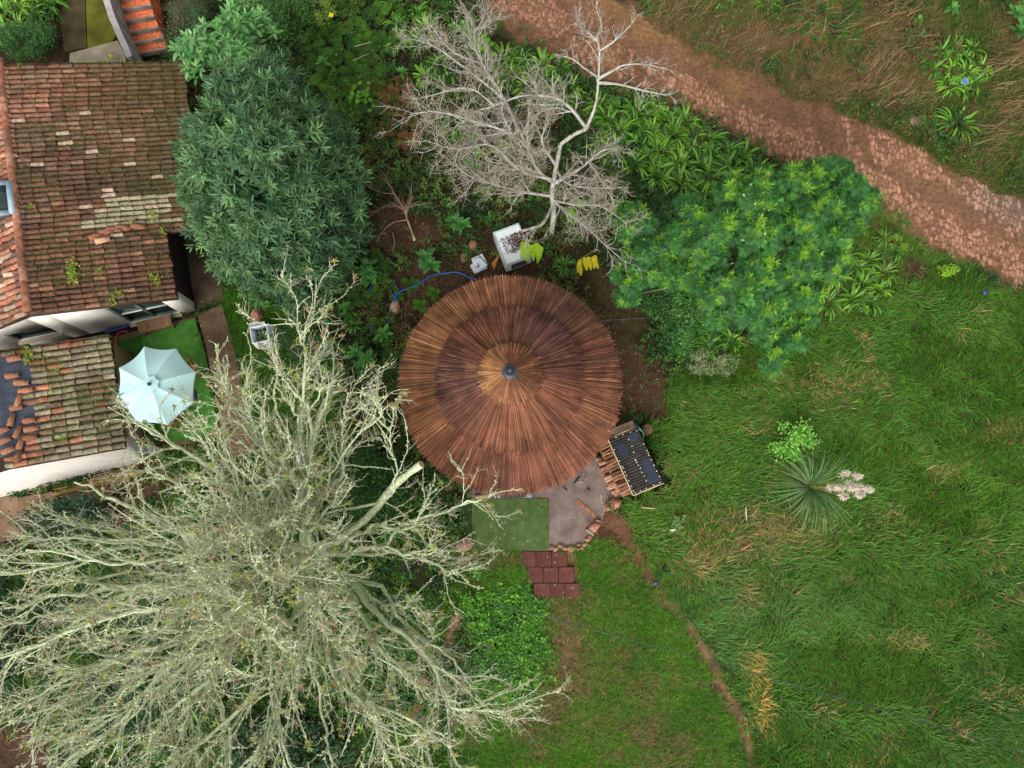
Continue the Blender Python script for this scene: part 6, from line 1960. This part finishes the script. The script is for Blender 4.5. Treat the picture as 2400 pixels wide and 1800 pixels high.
cc = cc * np.exp(rng.normal(0, .2, (len(p), 1)))
V, F, C = frond_sprays(p, d * .6 + [0, 0, .5] + rng.normal(0, .25, p.shape), cc, 6, .16, 5)
g = Geo().add(V, F, C)
q = np.where(newg)[0]
V, F, C = cloud_rosettes(p[q] + nrm(d[q]) * .08, d[q] * .5 + [0, 0, .7] + rng.normal(0, .3, (len(q), 3)), 9, .17, .13, NEW[rng.integers(0, 3, len(q))], (.0, 1.2), (.1, .5), PR_LANCE[3], .2, .18)
g.add(V, F, C)
# small cream blossoms
b = rng.choice(len(p), 60); bb = p[b] + nrm(d[b]) * .12
a = rng.uniform(0, 6.28, 60)
V, F, C = strips(bb, np.c_[np.cos(a), np.sin(a), np.full(60, .4)], [.01, .02, 1], .08, .022, .3, 2, PR_GRASS[2], jitcol(lin(232, 226, 180), 60, .06))
g.add(V, F, C)
g.build('crown', M_LEAF, mt)
trunk_and_limbs(mt, MB, np.array([l[:3] for l in lobes[:35]]) - [0, 0, .12], .10, lin(110, 104, 84))

# tall pale broad-leaved shrub above the dark tree
PB = P(560, 190, 0)
ps = thing('pale_shrub', PB, 'tall pale green large-leaved shrub at the top edge beside the dark tree', 'shrub')
pts = [(440, 88, 3.0), (455, 118, 2.7), (478, 60, 3.2), (510, 70, 3.4), (500, 100, 3.0), (525, 45, 3.4), (555, 65, 3.3), (540, 20, 3.6), (560, 5, 3.6), (580, 40, 3.4), (600, 60, 3.0), (590, 110, 2.8), (570, 140, 2.6), (540, 120, 2.8), (465, 160, 2.4), (600, 150, 2.2), (605, 20, 3.2), (430, 105, 2.6), (520, 140, 2.4), (575, 90, 3.0), (500, 130, 2.2), (550, 100, 2.6)]
cen = np.array([P(*q) for q in pts]); cen = np.vstack([cen] + [cen + rng.normal(0, .2, cen.shape) - [0, 0, .25] for _ in range(4)])
V, F, C = cloud_rosettes(cen, np.tile([[0, 0, 1.0]], (len(cen), 1)) + rng.normal(0, .25, cen.shape), 11, .27, .36, np.array([lin(108, 160, 92), lin(92, 148, 82), lin(124, 170, 104)])[rng.integers(0, 3, len(cen))], (-.1, 1.0), (.2, .7), PR_OVATE[3], .22)
Geo().add(V, F, C).build('crown', M_LEAF, ps)
trunk_and_limbs(ps, PB, cen[:22], .05, lin(110, 116, 80))


# ------------------------------------------------------------------ bare trees
def resample(pts, K):
    pts = np.asarray(pts, float)
    ext = np.vstack([2 * pts[0] - pts[1], pts, 2 * pts[-1] - pts[-2]])
    s = np.linspace(0, len(pts) - 1, K); out = []
    for x in s:
        i = min(int(x), len(pts) - 2); f = x - i
        a, b, c, d = ext[i:i + 4]
        out.append(.5 * (2 * b + (c - a) * f + (2 * a - 5 * b + 4 * c - d) * f * f + (3 * b - a - 3 * c + d) * f ** 3))
    return np.array(out)


def children(PL, RD, n, t0, t1, ang, len_f, len_abs, K, r_f, wig, upbias, rmin, out=None, grav=0.0):
    """grow n side branches on the parent polylines"""
    N, KP, _ = PL.shape
    plen = np.linalg.norm(np.diff(PL, axis=1), axis=2).sum(1)
    k = rng.choice(N, n, p=plen / plen.sum())
    t = rng.uniform(t0, t1, n) * (KP - 1)
    i = np.minimum(t.astype(int), KP - 2); f = (t - i)[:, None]
    p = PL[k, i] * (1 - f) + PL[k, i + 1] * f
    tg = nrm(PL[k, i + 1] - PL[k, i])
    r = RD[k, i] * (1 - f[:, 0]) + RD[k, i + 1] * f[:, 0]
    rnd = nrm(np.cross(tg, rng.normal(0, 1, (n, 3))))
    a = rng.normal(ang, .22, n)[:, None]
    d = tg * np.cos(a) + rnd * np.sin(a) + [0, 0, upbias]
    if out is not None: d = d + nrm((p - out) * [1, 1, .3]) * .25
    d = nrm(d)
    L = (plen[k] * len_f * (1 - .55 * t / (KP - 1)) + len_abs) * rng.uniform(.5, 1.3, n)
    q = [p]; dd = d
    step = L / (K - 1)
    for j in range(K - 1):
        dd = nrm(dd + rng.normal(0, wig, (n, 3)) + [0, 0, -grav])
        q.append(q[-1] + dd * step[:, None])
    Q = np.stack(q, 1)
    r0 = np.maximum(r * r_f, rmin)
    tt = np.linspace(0, 1, K)[None]
    RR = np.maximum(r0[:, None] * (1 - .72 * tt), rmin * .55)
    return Q, RR


def limb_set(limbs, K):
    PL = np.array([resample([P(*q[:3]) for q in l[0]], K) for l in limbs])
    tt = np.linspace(0, 1, K)[None] ** .8
    r0 = np.array([l[1] for l in limbs])[:, None]; r1 = np.array([l[2] for l in limbs])[:, None]
    return PL, r0 * (1 - tt) + r1 * tt


def knobbly(PL, RD, amt):
    PL = PL + rng.normal(0, 1, PL.shape) * (RD * amt * .5)[..., None]
    return PL, RD * np.exp(rng.normal(0, amt, RD.shape))


# big lichen-covered tree, lower left
LB = P(752, 1292, 0)
lt = thing('lichened_tree', LB, 'huge spreading leafless tree covered with pale green lichen, lower left', 'tree')
F0 = (728, 1296, 1.4)
limbs = [
    ([F0, (640, 1235, 2.6), (515, 1114, 3.8), (393, 1035, 4.6), (300, 985, 5.0)], .10, .018),
    ([F0, (600, 1280, 2.6), (475, 1255, 3.6), (363, 1210, 4.3), (282, 1166, 4.8), (175, 1130, 5.0)], .10, .018),
    ([F0, (620, 1340, 2.8), (510, 1385, 3.8), (336, 1374, 4.6), (150, 1400, 5.0), (10, 1425, 5.2)], .12, .02),
    ([F0, (600, 1380, 2.8), (430, 1480, 4.0), (300, 1530, 4.6), (190, 1575, 5.0), (20, 1665, 5.2)], .12, .02),
    ([F0, (600, 1400, 2.6), (480, 1460, 3.4), (380, 1560, 4.2), (270, 1690, 4.8), (120, 1815, 5.2)], .11, .02),
    ([F0, (620, 1420, 2.8), (500, 1500, 3.8), (480, 1600, 4.5), (530, 1700, 5.0), (520, 1830, 5.4)], .10, .02),
    ([F0, (760, 1330, 2.2), (811, 1358, 2.8), (882, 1450, 3.6), (980, 1534, 4.2), (1023, 1605, 4.5), (1066, 1648, 4.7), (1120, 1659, 4.8), (1185, 1674, 4.9)], .085, .008),
    ([F0, (810, 1330, 2.4), (893, 1363, 3.0), (925, 1431, 3.6), (980, 1491, 4.0), (1050, 1537, 4.3), (1104, 1591, 4.5), (1131, 1600, 4.5)], .075, .008),
    ([F0, (740, 1380, 2.4), (768, 1485, 3.4), (773, 1540, 3.9), (817, 1602, 4.3), (860, 1650, 4.6), (936, 1678, 4.8), (1017, 1716, 5.0), (1050, 1716, 5.0)], .10, .010),
    ([F0, (735, 1400, 2.6), (760, 1520, 3.8), (815, 1610, 4.4), (870, 1660, 4.7), (885, 1730, 5.0), (925, 1815, 5.2)], .09, .015),
    ([F0, (774, 1282, 1.8), (840, 1290, 2.2), (898, 1285, 2.6), (953, 1230, 3.1), (1045, 1196, 3.6), (1126, 1155, 4.0), (1153, 1144, 4.1)], .075, .008),
    ([F0, (800, 1300, 2.2), (925, 1306, 3.0), (1005, 1323, 3.5), (1045, 1345, 3.8), (1090, 1330, 4.0)], .06, .008),
    ([F0, (812, 1252, 2.4), (868, 1206, 3.0), (923, 1139, 3.7), (988, 1087, 4.2)], .105, .085),
    ([F0, (717, 1275, 2.2), (722, 1198, 3.0), (714, 1144, 3.6), (708, 1008, 4.6), (690, 965, 4.9), (645, 905, 5.2)], .10, .015),
    ([F0, (752, 1166, 3.0), (806, 1112, 3.6), (812, 1074, 3.9), (817, 980, 4.5), (817, 920, 4.8)], .09, .012),
    ([F0, (715, 1190, 3.2), (735, 1060, 4.2), (742, 960, 4.8), (720, 897, 5.1), (720, 803, 5.4), (692, 762, 5.5), (676, 746, 5.5)], .075, .008),
    ([F0, (680, 1200, 3.0), (620, 1060, 4.2), (560, 960, 4.8), (500, 870, 5.2)], .09, .012),
    ([F0, (660, 1190, 3.2), (600, 1010, 4.6), (575, 930, 5.0), (590, 860, 5.2)], .08, .010),
    ([F0, (640, 1290, 3.2), (540, 1280, 4.2), (400, 1300, 5.0), (250, 1310, 5.6), (60, 1290, 5.8)], .09, .015),
    ([F0, (640, 1400, 3.4), (540, 1540, 4.6), (420, 1650, 5.3), (330, 1780, 5.8)], .09, .018),
    ([F0, (690, 1420, 3.2), (660, 1560, 4.4), (640, 1680, 5.0), (690, 1810, 5.5)], .09, .018),
    ([F0, (600, 1350, 3.2), (430, 1420, 4.6), (280, 1450, 5.4), (90, 1510, 5.8), (-60, 1560, 6.0)], .09, .018),
    ([F0, (560, 1330, 3.0), (420, 1340, 4.0), (300, 1290, 4.6), (130, 1330, 5.2), (-40, 1350, 5.4)], .09, .018),
    ([F0, (750, 1180, 3.4), (800, 1080, 4.2), (870, 1000, 4.8), (930, 950, 5.0)], .06, .008),
    ([F0, (880, 1170, 3.2), (925, 1110, 3.8), (918, 1040, 4.2), (905, 985, 4.5), (870, 930, 4.7)], .045, .007),
    ([F0, (650, 1460, 3.6), (600, 1620, 4.8), (430, 1760, 5.6), (330, 1830, 5.9)], .08, .016)]
NX = len(limbs)
EXTRA = []
for (nu, nv, nz), tips in {(640, 1262, 2.5): [(100, 1215, 5.2), (20, 1245, 5.4), (340, 1095, 5.0), (420, 960, 5.2), (480, 1010, 5.4)], (625, 1345, 2.5): [(-20, 1480, 5.6), (40, 1580, 5.6), (80, 1360, 5.8), (160, 1490, 5.8)],
                           (640, 1400, 2.7): [(60, 1745, 5.6), (210, 1810, 5.6), (400, 1800, 5.8), (280, 1620, 5.9), (170, 1690, 5.6)], (724, 1385, 2.5): [(610, 1800, 5.6), (780, 1790, 5.4), (960, 1770, 5.0), (700, 1660, 5.8), (860, 1560, 5.0)],
                           (716, 1215, 2.7): [(640, 830, 5.3), (540, 900, 5.4), (770, 880, 5.2), (620, 960, 5.8), (690, 1050, 5.8)], (800, 1345, 2.2): [(1010, 1440, 4.4), (950, 1590, 4.8), (1000, 1640, 4.8)], (800, 1296, 2.0): [(1040, 1290, 4.0), (1010, 1180, 4.2)]}.items():
    for (u, v, z) in tips:
        m1 = (nu * .62 + u * .38 + rng.normal(0, 22), nv * .62 + v * .38 + rng.normal(0, 22), nz * .5 + z * .5); m2 = (nu * .28 + u * .72 + rng.normal(0, 18), nv * .28 + v * .72 + rng.normal(0, 18), nz * .2 + z * .8)
        EXTRA.append(([(nu, nv, nz), m1, m2, (u, v, z)], .062, .010))
# main boughs: neighbouring limbs share one before they part
BOUGH = {(0, 1, 18, 22, 16): (640, 1262, 2.5), (2, 3, 21): (625, 1345, 2.5), (4, 5, 19, 25): (640, 1400, 2.7), (8, 9, 20): (724, 1385, 2.5), (6, 7): (800, 1345, 2.2), (10, 11): (800, 1296, 2.0), (13, 14, 15, 17, 23, 24): (716, 1215, 2.7), (12,): (790, 1270, 2.1)}
nb = []
for ids, nd in BOUGH.items():
    for i in ids:
        pts = list(limbs[i][0]); pts[0] = nd
        if i != 12: pts = [pts[0]] + [q for q in pts[1:] if math.hypot(q[0] - nd[0], q[1] - nd[1]) > 45]
        limbs[i] = (pts, limbs[i][1] * .86, limbs[i][2])
    nb.append(([(735, 1296, 1.2), ((nd[0] + 728) / 2, (nd[1] + 1296) / 2, 1.9), nd], .115, .085))
# upright inner limbs that fill the middle of the crown
inner = [(640, 1262, 2.5), (625, 1345, 2.5), (640, 1400, 2.7), (724, 1385, 2.5), (716, 1215, 2.7)]
for k, (u, v, z) in enumerate([(560, 1230, 6.6), (470, 1190, 6.4), (520, 1330, 7.0), (420, 1370, 6.8), (560, 1420, 6.9), (480, 1470, 6.6), (640, 1480, 6.4), (700, 1500, 6.0), (600, 1540, 6.4), (640, 1120, 6.2), (560, 1100, 6.3), (690, 1180, 6.0), (760, 1240, 5.4), (610, 1300, 7.0), (350, 1250, 6.2), (380, 1480, 6.5), (300, 1390, 6.2), (700, 1380, 6.2), (790, 1430, 5.4), (450, 1110, 6.0), (690, 1290, 5.8), (740, 1330, 5.4), (700, 1240, 5.8), (780, 1190, 5.0), (660, 1350, 6.2), (820, 1370, 5.0), (740, 1440, 5.6), (640, 1220, 6.4), (540, 1270, 6.8), (850, 1280, 4.6), (720, 1120, 5.6), (400, 1430, 6.6), (520, 1560, 6.4), (440, 1300, 6.7)]):
    b = min(inner, key=lambda q: math.hypot(q[0] - u, q[1] - v))
    limbs.append(([b, ((b[0] * 2 + u) / 3 + rng.normal(0, 20), (b[1] * 2 + v) / 3 + rng.normal(0, 20), b[2] * .6 + z * .4), ((b[0] + 2 * u) / 3 + rng.normal(0, 22), (b[1] + 2 * v) / 3 + rng.normal(0, 22), b[2] * .3 + z * .72), (u, v, z)], .05, .012))
limbs += EXTRA
limbs += nb
K = 26
PL, RD = limb_set(limbs, K)
for i in range(len(limbs) - len(nb)):
    if i != 12:
        wv = np.cumsum(rng.normal(0, .035, (K, 3)), 0); wv -= np.linspace(0, 1, K)[:, None] * wv[-1]
        PL[i] += wv
LCOL = lin(208, 220, 178); LCOL2 = lin(178, 188, 154); BROWN = lin(184, 172, 152)


def limb_col(RDs, S, light, dark):
    n = RDs.shape[0] * RDs.shape[1]
    w = np.clip(rng.normal(.35, .3, (n, 1)), 0, 1)
    return np.repeat(light * (1 - w) + dark * w, S, 0)


g = Geo()
tp = np.array([LB, P(748, 1293, .5), P(740, 1295, 1.0), P(*F0)])
g.tube(resample(tp, 10), np.linspace(.30, .21, 10), 12, LCOL2)
g.build('trunk', M_BARK, lt)
for i in range(len(limbs)):
    pl_, rd_ = knobbly(PL[i:i + 1], RD[i:i + 1], .10)
    g = Geo(); V, F = tubes(pl_, rd_, 7); g.add(V, F, limb_col(rd_, 7, LCOL, LCOL2))
    if i == 12:
        ring = V[-7:]; g.add(np.vstack([ring, ring.mean(0)]), [[q, (q + 1) % 7, 7] for q in range(7)], lin(186, 150, 116))
    g.build('limb', M_BARK, lt)
sel = [i for i in range(len(limbs) - len(nb)) if i not in (12,)]
B1, R1 = children(PL[sel], RD[sel], 860, .2, .95, .6, .28, .32, 12, .6, .14, .06, .013, P(*F0))
B1k, R1k = knobbly(B1, R1, .12)
B2, R2 = children(B1, R1, 2800, .2, 1.0, .7, .38, .18, 8, .6, .17, .05, .0085, P(*F0))
B2b, R2b = children(PL[sel], RD[sel], 900, .2, 1.0, .85, .07, .22, 8, .22, .2, .10, .006, P(*F0))
B2 = np.concatenate([B2, B2b]); R2 = np.concatenate([R2, R2b])
B3, R3 = children(B2, R2, 7600, .12, 1.0, .7, .32, .16, 6, .6, .2, .05, .0054, P(*F0))
B4, R4 = children(B3, R3, 5200, .2, 1.0, .8, .25, .08, 4, .6, .26, .03, .0038)
g = Geo()
V, F = tubes(B1k, R1k, 6); g.add(V, F, limb_col(R1k, 6, LCOL, LCOL2))
R2j = R2 * np.exp(rng.normal(0, .16, R2.shape)); V, F = tubes(B2, R2j, 5); g.add(V, F, limb_col(R2j, 5, LCOL, BROWN))
V, F = tubes(B3, R3, 4); g.add(V, F, limb_col(R3, 4, lin(206, 204, 180), BROWN))
V, F = tubes(B4, R4, 3); g.add(V, F, limb_col(R4, 3, lin(196, 186, 160), lin(156, 132, 110)))
g.build('branches', M_BARK, lt)
# lichen beards along limbs and branches
n = 40000
src = np.concatenate([PL[sel].reshape(-1, 3), B1k.reshape(-1, 3), B1k.reshape(-1, 3), B2.reshape(-1, 3)[::2]])
rs = np.concatenate([RD[sel].ravel(), R1k.ravel(), R1k.ravel(), R2.ravel()[::2]])
q = rng.integers(0, len(src), n)
dd = nrm(rng.normal(0, 1, (n, 3)) + [0, 0, .3])
pp = src[q] + rng.normal(0, .05, (n, 3)) * .7 * [1, 1, .4] * np.minimum(1, rs[q] / .04)[:, None] + dd * (rs[q] * .8)[:, None]
cc = jitcol(lin(206, 212, 168), n, .14, .05)
V, F, C = strips(pp, dd, nrm(rng.normal(0, 1, (n, 3))), rng.uniform(.025, .06, n), rng.uniform(.018, .034, n), .3, 2, [.6, 1, .4], cc)
Geo().add(V, F, C).build('lichen', M_MATTLEAF, lt)
# few young leaves in tufts at the twig ends
e = np.concatenate([B3[:, -1], B2[:, -1]]); e = e[rng.choice(len(e), 1300, replace=False)]
cs = np.array([lin(140, 152, 66), lin(116, 140, 66), lin(150, 132, 88), lin(150, 150, 66), lin(140, 116, 88)])[rng.integers(0, 5, len(e))]
V, F, C = cloud_rosettes(e, np.tile([[0, 0, 1.0]], (len(e), 1)) + rng.normal(0, .4, e.shape), 7, .085, .34, cs, (-.2, .8), (.1, .6), PR_LANCE[3], .1, .2)
Geo().add(V, F, C).build('leaves', M_LEAF, lt)

# grey leafless tree at the top
GB = P(1292, 552, 0)
gt = thing('leafless_tree', GB, 'grey leafless tree spreading its bare twigs above the hut and track', 'tree')
A0 = (1294, 452, 1.5)
limbs = [
    ([(1292, 552, .0), (1298, 500, .8), A0, (1304, 390, 2.0), (1314, 338, 2.5)], .085, .06),
    ([(1314, 338, 2.5), (1345, 316, 2.8), (1374, 302, 3.1)], .06, .052),
    ([(1374, 302, 3.1), (1396, 245, 3.5), (1402, 190, 3.8), (1405, 118, 4.2), (1396, 92, 4.4), (1372, 72, 4.5), (1345, 55, 4.6)], .048, .007),
    ([(1404, 120, 4.2), (1435, 100, 4.4), (1455, 82, 4.5), (1478, 58, 4.6), (1495, 35, 4.7)], .03, .006),
    ([(1396, 92, 4.4), (1410, 62, 4.5), (1400, 28, 4.7), (1398, 4, 4.8)], .022, .006),
    ([(1402, 185, 3.8), (1432, 168, 4.0), (1462, 153, 4.2), (1510, 151, 4.4), (1570, 164, 4.6)], .045, .006),
    ([(1403, 194, 3.8), (1450, 198, 4.0), (1500, 210, 4.2), (1545, 220, 4.4), (1572, 222, 4.5)], .04, .006),
    ([(1400, 180, 3.8), (1370, 160, 4.0), (1340, 138, 4.2), (1300, 128, 4.3)], .03, .006),
    ([(1374, 302, 3.1), (1345, 262, 3.3), (1310, 234, 3.5), (1270, 224, 3.6), (1215, 226, 3.8), (1160, 248, 3.9), (1110, 262, 4.0)], .05, .012),
    ([(1160, 248, 3.9), (1096, 206, 4.1), (1004, 226, 4.3), (975, 232, 4.3)], .025, .006),
    ([(1300, 430, 1.7), (1260, 400, 2.2), (1235, 345, 2.8), (1190, 310, 3.3), (1130, 290, 3.7), (1030, 262, 4.2), (960, 268, 4.4)], .06, .010),
    ([(1300, 430, 1.7), (1360, 395, 2.2), (1380, 378, 2.4), (1414, 352, 2.7), (1452, 348, 2.9)], .05, .012),
    ([(1380, 378, 2.4), (1400, 410, 2.6), (1420, 445, 2.8), (1440, 470, 2.9)], .035, .008),
    ([(1235, 345, 2.8), (1180, 230, 3.5), (1130, 150, 4.0), (1110, 90, 4.3), (1135, 40, 4.5)], .045, .008),
    ([(1180, 230, 3.5), (1090, 160, 4.1), (1020, 110, 4.4), (960, 90, 4.5)], .035, .007),
    ([(1130, 150, 4.0), (1060, 120, 4.4), (1010, 60, 4.7)], .025, .006),
    ([(1296, 480, 1.1), (1273, 523, 1.5), (1245, 535, 1.7), (1224, 541, 1.8)], .05, .04),
    ([(1297, 470, 1.3), (1330, 500, 1.7), (1368, 528, 2.0), (1425, 580, 2.4), (1466, 615, 2.6)], .04, .006),
    ([(1297, 470, 1.3), (1350, 480, 1.9), (1410, 485, 2.3), (1470, 525, 2.6)], .04, .006),
    ([(1297, 460, 1.4), (1230, 450, 2.0), (1150, 430, 2.6), (1080, 400, 3.0), (1060, 350, 3.2)], .045, .007),
    ([(1290, 420, 1.9), (1220, 400, 2.5), (1150, 340, 3.2), (1070, 350, 3.6), (1000, 330, 3.8)], .045, .007),
    ([(1304, 400, 2.0), (1330, 430, 2.4), (1380, 440, 2.8), (1470, 440, 3.1)], .035, .006),
    ([(1273, 523, 1.5), (1240, 545, 1.7), (1235, 565, 1.8)], .025, .006),
    ([(1304, 390, 2.0), (1270, 330, 2.8), (1285, 270, 3.2), (1240, 180, 3.6)], .04, .007)]
gc1, gc2 = lin(188, 186, 174), lin(146, 140, 130)
PL, RD = limb_set(limbs, 16)
for i in range(len(limbs)):
    pl_, rd_ = knobbly(PL[i:i + 1], RD[i:i + 1], .08)
    g = Geo(); V, F = tubes(pl_, rd_, 7); g.add(V, F, limb_col(rd_, 7, gc1, gc2))
    if i == 16:
        ring = V[-7:]; g.add(np.vstack([ring, ring.mean(0)]), [[q, (q + 1) % 7, 7] for q in range(7)], lin(196, 120, 74))
    g.build('trunk' if i == 0 else 'limb', M_BARK, gt)
cen = P(1297, 470, 1.3)
thin = [2, 3, 4, 5, 6, 7]; dense = [i for i in range(1, len(limbs)) if i not in thin and i not in (1, 16)]
b1, r1 = children(PL[thin], RD[thin], 80, .2, 1, .8, .22, .12, 8, .5, .16, .05, .006, cen)
b1d, r1d = children(PL[dense], RD[dense], 420, .12, 1, .8, .28, .25, 9, .5, .22, .03, .007, cen)
B1 = np.concatenate([resample(x, 8)[None] for x in b1d] + [b1]); R1 = np.concatenate([np.array([np.interp(np.linspace(0, 8, 8), np.arange(9), x) for x in r1d]), r1])
B2, R2 = children(B1, R1, 3000, .1, 1, .85, .34, .13, 6, .55, .26, .02, .0052)
B3, R3 = children(B2, R2, 7200, .2, 1, .9, .3, .09, 5, .6, .3, .0, .0042)
g = Geo()
V, F = tubes(B1, R1, 5); g.add(V, F, limb_col(R1, 5, gc1, gc2))
V, F = tubes(B2, R2, 4); g.add(V, F, limb_col(R2, 4, lin(190, 184, 170), lin(158, 142, 126)))
V, F = tubes(B3, R3, 3); g.add(V, F, limb_col(R3, 3, lin(178, 168, 152), lin(150, 128, 110)))
g.build('branches', M_BARK, gt)

# pruned dead branch lying above the hut
FB = P(970, 562, .12)
fbm_ = thing('fallen_branch', FB * [1, 1, 0], 'dead pruned branch lying with its white cut end towards the hut', 'branch')
limbs = [([(972, 564, .1), (955, 515, .3), (947, 490, .4), (925, 455, .5), (905, 420, .6)], .035, .008), ([(950, 500, .35), (962, 465, .5), (965, 430, .6)], .02, .005), ([(955, 515, .3), (915, 525, .35), (885, 560, .3), (890, 570, .25)], .018, .005), ([(948, 492, .4), (910, 480, .45), (860, 512, .4)], .016, .004),
         ([(947, 490, .4), (980, 480, .45), (1010, 475, .4)], .012, .004), ([(925, 455, .5), (890, 450, .5), (860, 435, .5)], .012, .004), ([(920, 545, .3), (925, 570, .25), (920, 590, .2)], .01, .004)]
PL, RD = limb_set(limbs, 12)
g = Geo(); V, F = tubes(PL, RD, 6); g.add(V, F, limb_col(RD, 6, lin(180, 160, 136), lin(140, 116, 96)))
b1, r1 = children(PL, RD, 60, .2, 1, .7, .3, .1, 6, .5, .15, 0, .004); V, F = tubes(b1, r1, 4); g.add(V, F, limb_col(r1, 4, lin(170, 144, 120), lin(130, 102, 84)))
b2, r2 = children(b1, r1, 160, .2, 1, .7, .4, .08, 5, .6, .2, 0, .0035); V, F = tubes(b2, r2, 3); g.add(V, F, limb_col(r2, 3, lin(156, 128, 106), lin(120, 94, 78)))
ring = V[:0]
g.build('dead_twigs', M_BARK, fbm_)
g = Geo(); g.tube([P(972, 564, .1), P(968, 552, .14)], [.037, .036], 8, lin(226, 208, 184)); g.build('cut_end', M_WOOD, fbm_)
